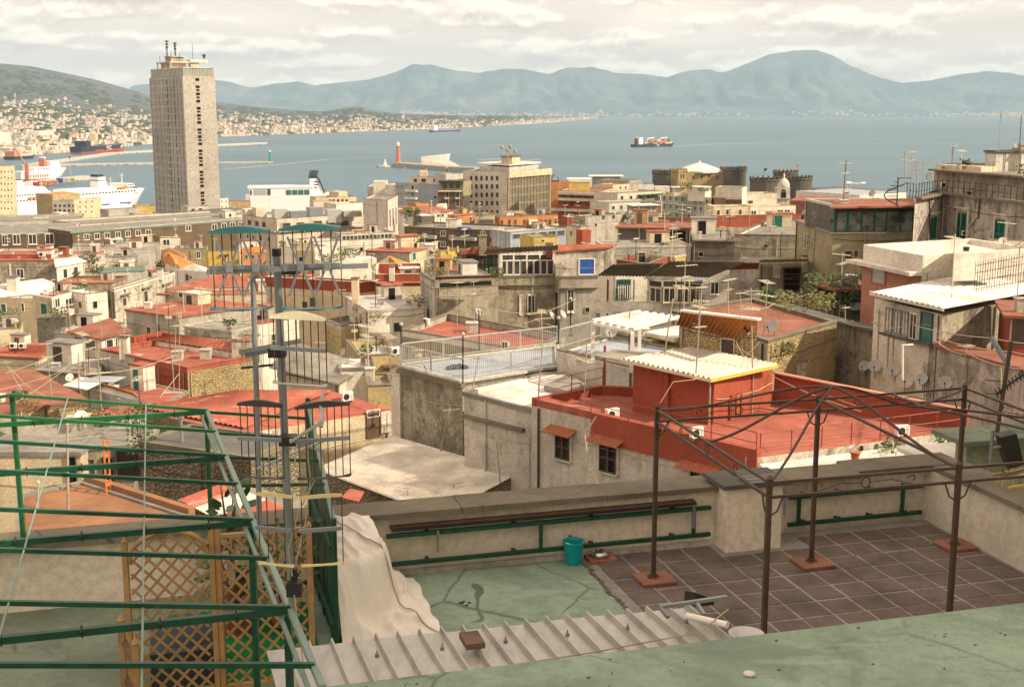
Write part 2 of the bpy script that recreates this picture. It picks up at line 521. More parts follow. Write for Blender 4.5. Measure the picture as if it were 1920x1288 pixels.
n.base(n.mix(n.ramp(n.noise(p, .0045, 7, .7), [(.42, 0.0), (.62, 1.0)]), (.09, .115, .128), (.175, .18, .172)))  # blue of the distance haze mixed into both slope tones
n.rough(.95, .1); n.bump(n.noise(p, .006, 8, .75), .8, 60)
tag(m.build('hills', 'hazy_hill', smooth=True), kind='structure')

# far mountains across the bay
CREST = [(250, 160), (405, 150), (430, 154), (470, 165), (520, 157), (560, 153), (590, 160), (640, 155), (690, 150), (730, 140), (775, 121), (810, 122), (850, 132), (900, 137), (940, 130), (985, 130), (1030, 140), (1060, 128), (1110, 126), (1160, 138), (1200, 139), (1250, 145), (1290, 133), (1330, 130), (1352, 138), (1400, 120), (1440, 103), (1490, 95), (1530, 94), (1560, 104), (1600, 126), (1650, 146), (1690, 156), (1740, 152), (1800, 140), (1850, 134), (1900, 138), (1960, 150), (2100, 160), (2500, 200)]
m = MB(); NX, NTt = 330, 40
for i in range(NX + 1):
    px = 250 + 2250 * i / NX
    c = PD(px, lerp_tab(CREST, px) + 1.5 * mnoise.fractal(Vector((px * .05, 3, 0)), 1.0, 2.0, 4), 30500)
    d0 = 26800 - 900 * math.sin(px * .006)
    for j in range(NTt + 1):
        t = j / NTt
        d = d0 + (30500 - d0) * t
        rid = 1 - abs(mnoise.fractal(Vector((px * .016 + .5 * mnoise.noise(Vector((px * .004, t * 2, 5))), t * .9, 1.0)), .9, 2.0, 5))
        h = c.z * (.16 * t + .84 * t ** 1.25) * (1 - .5 * (1 - rid) * math.sin(math.pi * min(1, t * 1.05))) 
        h *= 1 + .10 * mnoise.noise(Vector((px * .01, t * 4, 9))) * (1 - t)
        m.v.append((c.x * (.985 + .015 * t), d, max(h, 2) if j else 0))
    m.v.append((c.x, 36000, -10))
K = NTt + 2
for i in range(NX):
    for j in range(NTt + 1):
        m.f.append((i*K+j, (i+1)*K+j, (i+1)*K+j+1, i*K+j+1)); m.m.append(0)
n = NT('hazy_mountain'); p = n.pos()
n.base(n.mix(n.ramp(n.noise(p, .0011, 8, .7), [(.45, 0.0), (.66, 1.0)]), (.070, .10, .118), (.185, .20, .195)))  # distance haze put into the colour, bluer than the scrub itself
n.rough(.95, .1); n.bump(n.noise(p, .0016, 8, .7), .6, 150)
tag(m.build('mountains', 'hazy_mountain', smooth=True), kind='structure')

# towns on the slope: thousands of small houses reading as one mass
m = MB()
def house(p, w, l, h, a, mi):
    ca, sa = math.cos(a), math.sin(a)
    q = [(p.x + x*ca - y*sa, p.y + x*sa + y*ca) for x, y in ((-w,-l),(w,-l),(w,l),(-w,l))]
    b = [(x, y, p.z - 12) for x, y in q]; t = [(x, y, p.z + h) for x, y in q]
    m.add(b + t, [(0,1,5,4),(1,2,6,5),(2,3,7,6),(3,0,4,7)], mi)
    m.add(t, [(0,1,2,3)], 5 if rnd.random() < .4 else mi)
cnt = 0
while cnt < 12500:
    px = rnd.uniform(-120, 1120); t = rnd.random() ** 1.5
    dens = max(0, 1 - t * (1.35 if px < 300 else 1.05))
    dens *= .35 + .65 * (mnoise.noise(Vector((px * .03, t * 9, 2))) > -.15)
    if px > 700: dens *= .8
    if rnd.random() > dens: continue
    p = flank(px, t * .8)
    k = p.y / 6000
    house(p, rnd.uniform(4, 10) * (.45 + .4 * k), rnd.uniform(4, 8), rnd.uniform(3, 11 if rnd.random() < .85 else 26) * (.6 + .25 * k), rnd.uniform(-.5, .9), rnd.choice((0, 0, 0, 1, 1, 2, 3, 4)))
    cnt += 1
for k in range(520):                                             # settlements at the foot of the mountains
    px = rnd.choice((rnd.gauss(1000, 110), rnd.gauss(1840, 60), rnd.gauss(800, 40), rnd.uniform(1100, 1900)))
    if not 700 < px < 2050: continue
    t = abs(rnd.gauss(.02, .07))
    d0 = 26800 - 900 * math.sin(px * .006)
    c = PD(px, lerp_tab(CREST, px), 30500)
    house(Vector((c.x * (.985 + .015 * t), d0 + (30500 - d0) * t - 60, c.z * (.2 * t + .5 * t ** 1.25) + 15)), rnd.uniform(12, 40), 12, rnd.uniform(14, 30), 0, rnd.choice((0, 1, 2)))
for nm, c in (('town_white', (.62, .56, .48)), ('town_cream', (.57, .48, .38)), ('town_pink', (.50, .38, .31)), ('town_rust', (.40, .29, .22)), ('town_grey', (.38, .36, .32)), ('town_roof', (.42, .33, .27))):
    n = NT(nm); n.base(c); n.rough(.9, .1)
tag(m.build('town_houses', ['town_white', 'town_cream', 'town_pink', 'town_rust', 'town_grey', 'town_roof']), kind='stuff')
# dark clumps of trees between the houses
m = MB()
for k in range(3600):
    px = rnd.uniform(-120, 1000); t = rnd.random()
    p = flank(px, t * .9)
    if mnoise.noise(Vector((px * .02, t * 6, 7))) < -.1: continue
    s = rnd.uniform(12, 34) * (.6 + .5 * p.y / 9000)
    vs = [(p.x + s * math.cos(a) * rnd.uniform(.7, 1.1), p.y + s * math.sin(a), p.z - 2) for a in [i * 1.0472 for i in range(6)]]
    vs += [(p.x + .6 * s * math.cos(a), p.y + .6 * s * math.sin(a), p.z + s * rnd.uniform(.25, .5)) for a in [i * 1.0472 for i in range(6)]]
    m.add(vs, [(i, (i+1) % 6, 6 + (i+1) % 6, 6 + i) for i in range(6)] + [(6, 7, 8, 9, 10, 11)])
n = NT('far_tree'); n.base((.075, .09, .06)); n.rough(.95, .1)
tag(m.build('woodland', 'far_tree', smooth=True), kind='stuff')

# the sea air
m = MB(); m.box(-26000, 26000, -400, 38000, -1.5 - 12, 1700)
n = NT('haze')
nt = n.t; nt.nodes.remove(n.b)
v = nt.nodes.new('ShaderNodeVolumePrincipled')
v.inputs['Color'].default_value = (.54, .79, 1.0, 1)
v.inputs['Density'].default_value = 3.1e-5
v.inputs['Anisotropy'].default_value = .0
nt.links.new(v.outputs[0], nt.nodes['Material Output'].inputs['Volume'])
tag(m.build('haze', 'haze'), kind='stuff')

# ================================================================== HARBOUR
def mole(label, pts, w, h, mat='pale_concrete', cat='breakwater', hh=0):
    o = thing('breakwater', label, cat, PZ(*pts[0], 0))
    q = [PZ(px, py, 0) for px, py in pts]
    m = MB()
    for a, b in zip(q, q[1:]):
        m.bar(a + Vector((0, 0, h/2 - 1)), b + Vector((0, 0, h/2 - 1)), w, h + 2)
    m.build('quay', mat, o)
    m = MB()                                          # rough armour stones on the seaward foot
    for a, b in zip(q, q[1:]):
        L = (b - a).length
        for k in range(int(L / 9)):
            p = a.lerp(b, rnd.random()) + Vector((rnd.uniform(-w, w) * .6, -w * .55 + rnd.uniform(-3, 3), 0))
            s = rnd.uniform(1, 2.6)
            m.box(p.x - s, p.x + s, p.y - s, p.y + s, -1, s * .9)
    st = m.build('boulders', 'concrete', o); st['kind'] = 'stuff'
    if hh:
        m = MB()
        for a, b in zip(q, q[1:]):
            off = Vector((0, w * .3, 0))
            m.bar(a + off + Vector((0, 0, h + hh/2)), b + off + Vector((0, 0, h + hh/2)), 2.5, hh)
        m.build('sea_wall', mat, o)
    return o
mole('long rubble breakwater curving across the harbour mouth', [(60, 312), (150, 299), (210, 290), (300, 284), (340, 281)], 22, 4)
mole('thin straight mole carrying the small green light', [(40, 313), (200, 310), (330, 308), (512, 306.5)], 14, 3.5)
mole('pale detached breakwater low on the water behind the concrete tower', [(380, 276), (494, 270.5)], 26, 5)
mole('dark mole carrying the red lighthouse', [(745, 313), (790, 316), (850, 321), (900, 323)], 26, 7, 'grey_wall')
mole('low flat spit running out in front of the red lighthouse', [(708, 314), (745, 313)], 16, 2.5)
mole('quay strewn with red and orange freight beside the white ferries', [(20, 352), (120, 340), (172, 335)], 30, 4)
m = MB()
a = PZ(800, 311, 0)
sh = thing('harbour_shed', 'white pitched breakwater building with sloping roof near the red lighthouse', 'building', a)
for dx, l, mt, nm in ((0, 42, 'ship_white', 'hall'),):
    m = MB(); m.hexa([a + Vector(v) for v in ((-8,0,0),(34,-4,0),(36,14,0),(-6,16,0))], [a + Vector(v) for v in ((-10,0,15),(38,-4,20),(40,14,20),(-8,16,15))]); m.build('hall', 'ship_white', sh)
m = MB(); m.hexa([a + Vector(v) for v in ((-4,-30,0),(50,-50,0),(60,-44,0),(36,-2,0))], [a + Vector(v) for v in ((-9,-8,12),(48,-49,2),(58,-44,2),(34,-3,12))]); m.build('ramp', 'pale_concrete', sh)
m = MB(); m.tube([a + Vector((32, 4, 18)), a + Vector((32, 4, 42))], .5, 6); m.build('mast', 'lighthouse_red', sh)
def lighthouse(px, py, h, r, mat, label):
    b = PZ(px, py, 0)
    o = thing('lighthouse', label, 'lighthouse', b)
    m = MB(); m.lathe(b, [(r*1.7, 0), (r*1.7, h*.08 + 5), (r, h*.1 + 5), (r*.75, h*.78), (r*1.05, h*.79), (r*1.05, h*.82)], 14); m.build('tower_shaft', mat, o, smooth=False)
    m = MB(); m.lathe(b, [(r*.62, h*.82), (r*.62, h*.92), (r*.7, h*.92), (0.05, h)], 12); m.build('lantern', 'ship_white', o)
lighthouse(747, 313, 42, 3.6, 'lighthouse_red', 'red round lighthouse with white lantern at the mole end')
lighthouse(507, 306.5, 24, 2.0, 'lighthouse_green', 'small green harbour light on the thin straight mole')
lighthouse(722, 313.5, 13, 1.8, 'ship_white', 'tiny white beacon on the flat spit')
# harbour light pole
b = PZ(133, 338, 0)
o = thing('light_mast', 'tall thin harbour lighting mast on the freight quay', 'light mast', b)
m = MB(); m.tube([b, b + Vector((0, 0, 30))], .45, 6); m.build('pole', 'old_mast', o)
m = MB(); m.lathe(b, [(1.4, 29.5), (1.4, 31), (.2, 31.4)], 8); m.build('lamp_ring', 'dark_plastic', o)

def text_on(body, parent, mat, loc, size, rotz, name='lettering'):
    cu = bpy.data.curves.new(name, 'FONT'); cu.body = body; cu.size = size; cu.extrude = .05
    cu.align_x = 'CENTER'; cu.align_y = 'CENTER'
    cu.materials.append(MAT[mat])
    tmp = bpy.data.objects.new('tmp_text', cu)
    me = bpy.data.meshes.new_from_object(tmp); bpy.data.objects.remove(tmp)
    o = bpy.data.objects.new(name, me)
    COL.objects.link(o); o.parent = parent
    o.location = Vector(loc) - WLOC[parent.name]
    o.rotation_euler = (R(90), 0, rotz)
    return o
class Ship:
    """stern at px a, bow at px b on the water line"""
    def __init__(s, name, label, cat, a, b, beam, free, hullmat, flare=.12, keel='ship_red', band=None, group=None):
        s.A, s.B = PZ(*a, 0), PZ(*b, 0)
        s.L = (s.B - s.A).length
        s.f = (s.B - s.A).normalized(); s.n = Vector((-s.f.y, s.f.x, 0)); s.beam = beam; s.free = free
        s.root = thing(name, label, cat, s.A, group)
        m = MB(); sec = [(0, .8, .92, 0), (.06, .95, 1, 0), (.5, 1, 1, 0), (.78, .96, 1, .0), (.92, .45, .78, .02), (1.0, .03, .30, .05)]
        for lo, hi, mat, nm in ((-.02, .22, keel, 'waterline'), (.22, 1.0, hullmat, 'hull')):
            m = MB()
            for t, wl_, wd, up in sec:
                for zf in (lo, hi):
                    w = (wl_ + (wd - wl_) * max(0, zf)) * beam / 2
                    rake = (zf * free * .7 if t > .9 else 0)
                    for sgn in (-1, 1):
                        q = s.A + s.f * (t * s.L + rake) + s.n * w * sgn
                        m.v.append((q.x, q.y, free * zf * (1 + up * 4)))
            for i in range(len(sec) - 1):
                k, j = i * 4, (i + 1) * 4
                m.f += [(k, j, j+2, k+2), (j+1, k+1, k+3, j+3), (k+2, j+2, j+3, k+3)]
            m.f += [(1, 0, 2, 3), (len(sec)*4-4, len(sec)*4-3, len(sec)*4-1, len(sec)*4-2)]
            m.m = [0] * len(m.f)
            m.build(nm, mat, s.root)
    def P(s, t, u, z): 
        q = s.A + s.f * (t * s.L) + s.n * (u * s.beam / 2); return Vector((q.x, q.y, z))
    def blk(s, nm, t0, t1, w, z0, z1, mat, rake=0.0, u0=None):
        m = MB()
        b = [s.P(t0, -w, z0), s.P(t1, -w, z0), s.P(t1, w, z0), s.P(t0, w, z0)]
        t = [s.P(t0, -w, z1), s.P(t1 - rake, -w, z1), s.P(t1 - rake, w, z1), s.P(t0, w, z1)]
        m.hexa(b, t); return m.build(nm, mat, s.root)
    def row(s, nm, t0, t1, k, z0, z1, mat, u=-1.01, w=.5):
        for i in range(k):
            t = t0 + (t1 - t0) * (i + .5) / k; h = (t1 - t0) / k * w / 2
            m = MB(); m.hexa([s.P(t-h, u, z0), s.P(t+h, u, z0), s.P(t+h, u+.06, z0), s.P(t-h, u+.06, z0)], [s.P(t-h, u, z1), s.P(t+h, u, z1), s.P(t+h, u+.06, z1), s.P(t-h, u+.06, z1)])
            m.build(nm, mat, s.root)
    def mast(s, t, z0, z1, r=.35, mat='ship_white'):
        m = MB(); m.tube([s.P(t, 0, z0), s.P(t, 0, z1)], r, 6); m.tube([s.P(t, -.25, z1 - 2), s.P(t, .25, z1 - 2)], r * .7, 5); m.build('mast', mat, s.root)

# white car ferry whose bow shows beside the tower
f = Ship('car_ferry', 'white car ferry with blue side stripe and dark-topped funnel beside the concrete tower', 'ferry', (96, 402), (252, 389), 25, 15, 'ship_white', keel='ship_white')
f.blk('superstructure', .05, .955, .97, 15.02, 18.5, 'ship_white', .03)
f.blk('upper_deck', .12, .90, .80, 18.5, 21.2, 'ship_white', .03)
f.blk('bridge', .80, .90, 1.06, 21.2, 24, 'ship_white', .02)
f.row('window_strip', .06, .92, 22, 16.2, 17.4, 'pane', -.99, .6)
f.row('bridge_window', .81, .888, 6, 22.3, 23.3, 'pane', -1.07, .7)
f.blk('funnel', .52, .63, .45, 21.2, 31, 'ship_white', .025)
f.blk('funnel_stripe', .517, .615, .47, 27.5, 28.2, 'ship_blue', .0)
f.blk('funnel_cap', .525, .60, .42, 31, 33.2, 'ship_dark', .02)
for t in (.70, .735, .77):
    f.blk('lifeboat', t, t + .028, 1.0, 19.2, 21.0, 'ship_orange', .004)
f.mast(.86, 24, 33); f.mast(.72, 21, 30, .2)
f.blk('hull_stripe', .34, .58, 1.003, 5.2, 6.6, 'ship_blue'); f.blk('bow_stripe', .70, .84, .999, 5.6, 6.8, 'ship_blue')
# second white ferry behind the cream block
f = Ship('passenger_ferry', 'white ferry with orange lifeboats moored behind the tall cream block', 'ferry', (-40, 412), (106, 399), 24, 12, 'ship_white', keel='ship_white')
f.blk('superstructure', .02, .93, .97, 12.02, 17, 'ship_white', .05)
f.blk('upper_deck', .05, .86, .90, 17, 21, 'ship_white', .04)
f.blk('bridge_deck', .40, .80, .86, 21, 25, 'ship_white', .05)
f.row('window_strip', .06, .9, 20, 13.6, 14.6, 'pane', -.99, .6); f.row('deck_window', .3, .84, 16, 18.2, 19.3, 'pane', -.92, .6)
f.row('lifeboat', .50, .80, 5, 15.2, 17.0, 'ship_orange', -1.12, .75)
f.blk('funnel', .46, .55, .4, 25, 31, 'ship_white', .02); f.mast(.70, 25, 34); f.mast(.82, 21, 29, .25)
# roll-on ship with red funnel
f = Ship('freight_ferry', 'white freight ferry with red funnel and red marks along its side', 'ferry', (30, 341), (112, 336), 24, 13, 'ship_white', keel='ship_dark')
f.blk('superstructure', .66, .93, .96, 13.02, 25, 'ship_white', .09)
f.blk('deck_house', .30, .66, .9, 13.02, 18, 'ship_white')
f.row('window_strip', .34, .64, 9, 14.4, 16.2, 'pane', -.93, .5)
f.blk('funnel', .60, .655, .4, 18, 29, 'lighthouse_red', .01); f.blk('funnel_cap', .60, .645, .38, 29, 31, 'ship_white')
f.row('side_mark', .12, .6, 9, 4.5, 8.6, 'lighthouse_red', -1.02, .62)
f.mast(.62, 31, 36)
# laden container ship under way on the bay
f = Ship('container_ship', 'small laden container ship under way in the middle of the bay', 'container ship', (1187, 276.5), (1260, 274.5), 20, 7.5, 'ship_dark', keel='ship_dark')
f.blk('superstructure', .09, .19, .9, 7.52, 22, 'ship_white', .01)
f.blk('bridge', .10, .17, 1.0, 22, 25, 'ship_white'); f.blk('funnel', .055, .085, .3, 7.5, 23, 'brown_shutter')
f.mast(.12, 25, 31)
k = 0
for i in range(11):
    for h in range(rnd.choice((2, 3, 3, 4))):
        for u in (-.62, 0.0, .62):
            t0 = .235 + i * .064
            mm = MB(); mm.hexa([f.P(t0, u-.29, 7.7 + 2.7*h), f.P(t0+.058, u-.29, 7.7 + 2.7*h), f.P(t0+.058, u+.29, 7.7 + 2.7*h), f.P(t0, u+.29, 7.7 + 2.7*h)], [f.P(t0, u-.29, 10.3 + 2.7*h), f.P(t0+.058, u-.29, 10.3 + 2.7*h), f.P(t0+.058, u+.29, 10.3 + 2.7*h), f.P(t0, u+.29, 10.3 + 2.7*h)])
            mm.build('container', rnd.choice(('lighthouse_red', 'cream_wall', 'white_wall', 'orange_wall', 'brown_shutter', 'pink_wall')), f.root)
for t in (.36, .70):
    mm = MB(); mm.bar(f.P(t, 0, 7), f.P(t, 0, 22.5), 2.0); mm.bar(f.P(t, 0, 22), f.P(t + .17, 0, 24), 1.8); mm.build('deck_crane', 'ship_white', f.root)
text_on('MSC', f.root, 'ship_white', f.P(.56, -1.06, 4.2), 6.5, math.atan2(f.f.y, f.f.x))
# wakes and current lines on the water
m = MB()
for pts, w in (([(1262, 274.6), (1330, 271), (1500, 265), (1700, 259), (1950, 254)], 5.0), ([(1000, 282), (1100, 280), (1190, 277)], 2.2), ([(420, 318), (560, 305), (620, 299), (760, 292)], 3.0)):
    q = [PZ(*p, .12) for p in pts]
    for a, b in zip(q, q[1:]):
        s_ = (b - a).normalized().cross(Vector((0, 0, 1))) * w
        m.add([a - s_, a + s_, b + s_, b - s_], [(0, 1, 2, 3)])
n = NT('foam'); n.base((.42, .47, .46)); n.rough(.8, .2)
tag(m.build('wake_water', 'foam'), kind='structure')
# tanker and coaster further out, moored container ship
f = Ship('cargo_ship', 'small coaster with white bridge anchored off the far shore', 'cargo ship', (808, 248.5), (862, 246.5), 22, 8, 'ship_blue', keel='ship_blue')
f.blk('superstructure', .04, .16, .9, 8.02, 30, 'ship_white'); f.mast(.1, 30, 38, .6); f.blk('deck', .2, .9, .9, 8.02, 10.5, 'pink_wall')
f = Ship('moored_container_ship', 'long dark container ship with red underside and white MSC lettering in the docks', 'container ship', (142, 288.5), (222, 283.5), 32, 15, 'ship_dark', keel='ship_red')
f.blk('superstructure', .12, .22, .9, 15.02, 27, 'ship_dark')
f.blk('red_hull_band', .30, .985, 1.0, 1, 7, 'ship_red', 0)
text_on('MSC', f.root, 'ship_white', f.P(.62, -1.03, 9.6), 13, math.atan2(f.f.y, f.f.x))
f = Ship('dock_barge', 'dark low barge with red crane house in the inner docks', 'barge', (16, 300), (60, 297), 24, 6, 'ship_dark', keel='ship_dark')
f.blk('deck_house', .05, .3, .8, 6, 16, 'pink_wall'); f.blk('deck', .3, .85, .9, 6, 9, 'pale_concrete')
# red dock crane
b = PZ(52, 341, 0)
o = thing('dock_crane', 'red slewing dock crane with long jib beside the freight ferry', 'crane', b)
m = MB(); m.bar(b + Vector((0, 0, 2)), b + Vector((0, 0, 24)), 4); m.build('crane_tower', 'lighthouse_red', o)
m = MB(); m.bar(b + Vector((0, 0, 20)), b + Vector((-22, 20, 44)), 1.3); m.build('jib', 'lighthouse_red', o)
# freight on the quay
for i, (mt, cl_) in enumerate((('ship_red', 'dark red'), ('ship_orange', 'orange'), ('lighthouse_red', 'brick red'), ('pink_wall', 'pink'), ('ship_blue', 'blue'), ('pale_concrete', 'pale grey'), ('ochre_wall', 'ochre'))):
    p = PZ(68 + i * 11, 345.5 - i * 1.3, 4)
    m = MB(); w_ = rnd.uniform(3, 5); m.box(p.x - w_, p.x + w_, p.y - 2, p.y + 2, 2.0, rnd.uniform(4.6, 9))
    tag(m.build('freight_container', mt, None, loc=p), cl_ + ' freight container standing on the ferry quay', 'container', 'freight containers on the ferry quay')
# docks in the distance: sheds and white storage blocks
for lab, px0, py0, px1, py1, dp, h, mt in (
    ('long low grey dock shed at the water edge', 150, 271, 288, 267, 40, 12, 'blue_grey_wall'),
    ('pale dock warehouse left of the red and black ship', 20, 291, 140, 285, 60, 14, 'beige_wall'),
    ('white silo block among the docks', 0, 282, 22, 281, 40, 42, 'white_wall'),
    ('row of pale slab flats above the docks', 74, 272, 102, 270, 30, 38, 'white_wall'),
    ('square cream dock office above the moored ship', 168, 276, 180, 276, 20, 34, 'cream_wall')):
    a, b = PZ(px0, py0, 0), PZ(px1, py1, 0)
    dv = Vector((-(b - a).y, (b - a).x, 0)).normalized() * dp
    m = MB(); m.hexa([a, b, b + dv, a + dv], [v + Vector((0, 0, h)) for v in (a, b, b + dv, a + dv)])
    m.build('dock_building', mt, None, loc=a); tag(COL.objects[-1], lab, 'building')
# ================================================================== BUILDINGS
class Bd:
    pass
def wl_list(w, n): return list(w) + [w[-1]] * (n - len(w)) if isinstance(w, (list, tuple)) else [w] * n
def q3(L, M, Rr, d):
    m = PD(*M, d); z = m.z; l = PZ(*L, z); r = PZ(*Rr, z)
    return [l, m, r, l + r - m]
def q2(L, Rr, d, deep):
    l = PD(*L, d); r = PZ(*Rr, l.z); e = (r - l).normalized(); nn = Vector((-e.y, e.x, 0))
    return [l, r, r + nn * deep, l + nn * deep]
def qp(pts, d):
    a = PD(*pts[0], d); return [a] + [PZ(*p, a.z) for p in pts[1:]]
def qs(pts, d):                         # outline whose corners sit dz above the first one
    a = PD(pts[0][0], pts[0][1], d); return [a] + [PZ(p[0], p[1], a.z + p[2]) for p in pts[1:]]
BN = []
def bd(label, pts, wall, roof, par=0.0, h=None, name='apartment_building', cat='building', group=None, pmat=None, cop=None, eave=0.0, slope=None):
    """a prism building: pts = outline of its top; wall = one material or one per side"""
    b = Bd(); P = [Vector(p) for p in pts]
    flip = sum(P[i].x * P[(i+1) % len(P)].y - P[(i+1) % len(P)].x * P[i].y for i in range(len(P))) < 0
    if flip: P.reverse()
    n = len(P); mats = wl_list(wall, n)
    if flip: mats = [mats[(n - 2 - i) % n] for i in range(n)]
    cx = sum(p.x for p in P) / n; cy = sum(p.y for p in P) / n
    zs = [p.z - par for p in P]
    z = P[0].z
    zb = (ground(cx, cy) - 1.5) if h is None else z - h
    b.zs = zs; b.z = z; b.zf = z - par; b.zb = zb; b.poly = [(p.x, p.y) for p in P]; b.n = n
    b.root = thing(name, label, cat, (cx, cy, zb), group)
    um = list(dict.fromkeys(mats))
    m = MB()
    for i in range(n):
        p, q = b.poly[i], b.poly[(i+1) % n]
        m.add([(*p, zb), (*q, zb), (*q, zs[(i+1) % n]), (*p, zs[i])], [(0, 1, 2, 3)], um.index(mats[i]))
    m.build('wall', um, b.root)
    m = MB()
    if eave:
        o = inset(b.poly, -eave)
        m.hexa([(x, y, k + .01) for (x, y), k in zip(o, zs)], [(x, y, k + .16) for (x, y), k in zip(o, zs)])
    else:
        m.add([(x, y, k) for (x, y), k in zip(b.poly, zs)], [tuple(range(n))])
    m.build('roof', roof, b.root)
    if par > 0:
        t = .28; inn = inset(b.poly, t); pm = pmat or um
        pmats = wl_list(pm, n) if pmat else mats
        up = list(dict.fromkeys(pmats))
        m = MB()
        for i in range(n):
            j = (i + 1) % n
            a, c, d, e = b.poly[i], b.poly[j], inn[j], inn[i]
            m.add([(*a, b.zf), (*c, b.zf), (*c, z), (*a, z)], [(0, 1, 2, 3)], up.index(pmats[i]))
            m.add([(*d, b.zf), (*e, b.zf), (*e, z), (*d, z)], [(0, 1, 2, 3)], up.index(pmats[i]))
        m.build('parapet', up, b.root)
        oo = inset(b.poly, -.05); ii = inset(b.poly, t + .05); m = MB()
        for i in range(n):
            j = (i + 1) % n
            m.hexa([(*oo[i], z), (*oo[j], z), (*ii[j], z), (*ii[i], z)], [(*oo[i], z + .07), (*oo[j], z + .07), (*ii[j], z + .07), (*ii[i], z + .07)])
        m.build('coping', cop or 'coping_stone', b.root)
    BN.append(b)
    return b
def face_hit(b, px, py):
    r = ray(px, py); D = Vector((r[0], 1, r[1])); best = None
    for i in range(b.n):
        p, q = Vector((*b.poly[i], 0)), Vector((*b.poly[(i+1) % b.n], 0))
        e = (q - p); L = e.length
        if L < .05: continue
        e.normalize(); nn = Vector((e.y, -e.x, 0))
        den = nn.dot(D)
        if den >= -1e-5: continue
        t = nn.dot(p - Vector((0, 0, CAMZ))) / den
        if t <= 0: continue
        X = Vector((0, 0, CAMZ)) + D * t
        s_ = (X - p).dot(e)
        pen = 0 if -.2 <= s_ <= L + .2 else min(abs(s_), abs(s_ - L))
        if best is None or (pen, t) < (best[0], best[1]):
            best = (pen, t, X, e, nn)
    return best
def on_face(b, px, py, wpx, hpx):
    f = face_hit(b, px, py)
    if f is None: return None
    _, t, X, e, nn = f
    w = abs(wpx / FPX * t * 1.0 / max(.25, abs(e.x * 1.0 - e.y * ray(px, py)[0])))
    h = hpx / FPX * t * 1.03
    return X, e, nn, w, h, math.atan2(e.y, e.x)
UNIT = {}
def unit_mesh(style, fm, pm):
    """window one metre square before scaling; x along the wall, -y outwards"""
    key = (style, fm, pm)
    if key in UNIT: return UNIT[key]
    m = MB()
    if style == 'tiny':
        m.box(-.5, .5, -.04, .02, -.5, .5, 1)
        for x0, x1, z0, z1 in ((-.58, -.5, -.56, .56), (.5, .58, -.56, .56), (-.5, .5, .5, .56), (-.5, .5, -.58, -.5)):
            m.box(x0, x1, -.10, .02, z0, z1, 0)
    elif style == 'frame':
        for x0, x1, z0, z1 in ((-.5, -.42, -.5, .5), (.42, .5, -.5, .5), (-.42, .42, .43, .5), (-.42, .42, -.5, -.43), (-.03, .03, -.43, .43)):
            m.box(x0, x1, -.09, .02, z0, z1, 0)
        m.box(-.56, .56, -.16, .02, -.55, -.5, 0)
    elif style == 'pane':
        m.box(-.42, .42, -.045, .015, -.43, .43, 0)
    elif style == 'surround':
        for x0, x1, z0, z1 in ((-.66, -.5, -.5, .56), (.5, .66, -.5, .56), (-.66, .66, .56, .66)):
            m.box(x0, x1, -.06, .02, z0, z1, 0)
        m.box(-.72, .72, -.22, .02, .66, .70, 0)
        m.box(-.66, .66, -.16, .02, -.56, -.5, 0)
    elif style == 'leaf':                              # one louvred leaf, x 0..1
        for x0, x1, z0, z1 in ((0, .14, -.5, .5), (.86, 1, -.5, .5), (.14, .86, .44, .5), (.14, .86, -.5, -.44), (.14, .86, -.03, .03)):
            m.box(x0, x1, -.10, -.03, z0, z1, 0)
        for k in range(14):
            z = -.43 + k * .0625
            if abs(z + .02) < .03: continue
            m.add([(.14, -.045, z), (.86, -.045, z), (.86, -.085, z + .05), (.14, -.085, z + .05)], [(0, 1, 2, 3), (3, 2, 1, 0)], 0)
        m.box(.14, .86, -.04, .02, -.44, .44, 0)
    me = m.mesh('window_' + style, [fm, pm] if pm else fm)
    UNIT[key] = me
    return me
def put(b, nm, me, X, w, h, rz, parent=None, loc=None, sx=None):
    o = bpy.data.objects.new(nm, me); COL.objects.link(o)
    if parent is None:
        o.parent = b.root; o.location = X - WLOC[b.root.name]; o.rotation_euler = (0, 0, rz); o.scale = (w, 1, h)
    else:
        o.parent = parent
        if loc: o.location = loc
        if sx: o.scale = (sx, 1, 1)
    return o
def win(b, px, py, wpx, hpx, style='glass', frame='white_paint', pane='pane', surround=None):
    f = on_face(b, px, py, wpx, hpx)
    if f is None: return None
    X, e, nn, w, h, rz = f
    if style == 'tiny':
        return put(b, 'window', unit_mesh('tiny', frame, pane), X, w, h, rz)
    if style == 'glass':
        o = put(b, 'window', unit_mesh('frame', frame, None), X, w, h, rz)
        put(b, 'pane', unit_mesh('pane', pane, None), None, 1, 1, 0, parent=o)
    else:                                              # a pair of closed louvred shutters
        o = put(b, 'window', unit_mesh('surround', surround or 'white_wall', None), X, w, h, rz)
        for x0 in (-.5, 0.005):
            put(b, 'shutter', unit_mesh('leaf', style, None), None, 1, 1, 0, parent=o, loc=(x0, 0, 0), sx=.495)
    return o
def wrow(b, pts, wpx, hpx, **k):
    for p in pts: win(b, p[0], p[1], wpx, hpx, **k)
def wgrid(b, p00, p10, p01, nx, ny, wpx, hpx, style='tiny', frame='white_wall', pane='pane', skip=0.0):
    for j in range(ny):
        for i in range(nx):
            if rnd.random() < skip: continue
            u = i / max(1, nx - 1); v = j / max(1, ny - 1)
            win(b, p00[0] + (p10[0]-p00[0])*u + (p01[0]-p00[0])*v, p00[1] + (p10[1]-p00[1])*u + (p01[1]-p00[1])*v, wpx, hpx, style, frame, pane)
def add_box(b, nm, pts, h, mat, over=0.0):             # a solid on the roof: outline at its top
    P = ccw([Vector(p) for p in pts])
    m = MB(); m.hexa([p - Vector((0, 0, h)) for p in P], P)
    return m.build(nm, mat, b.root)
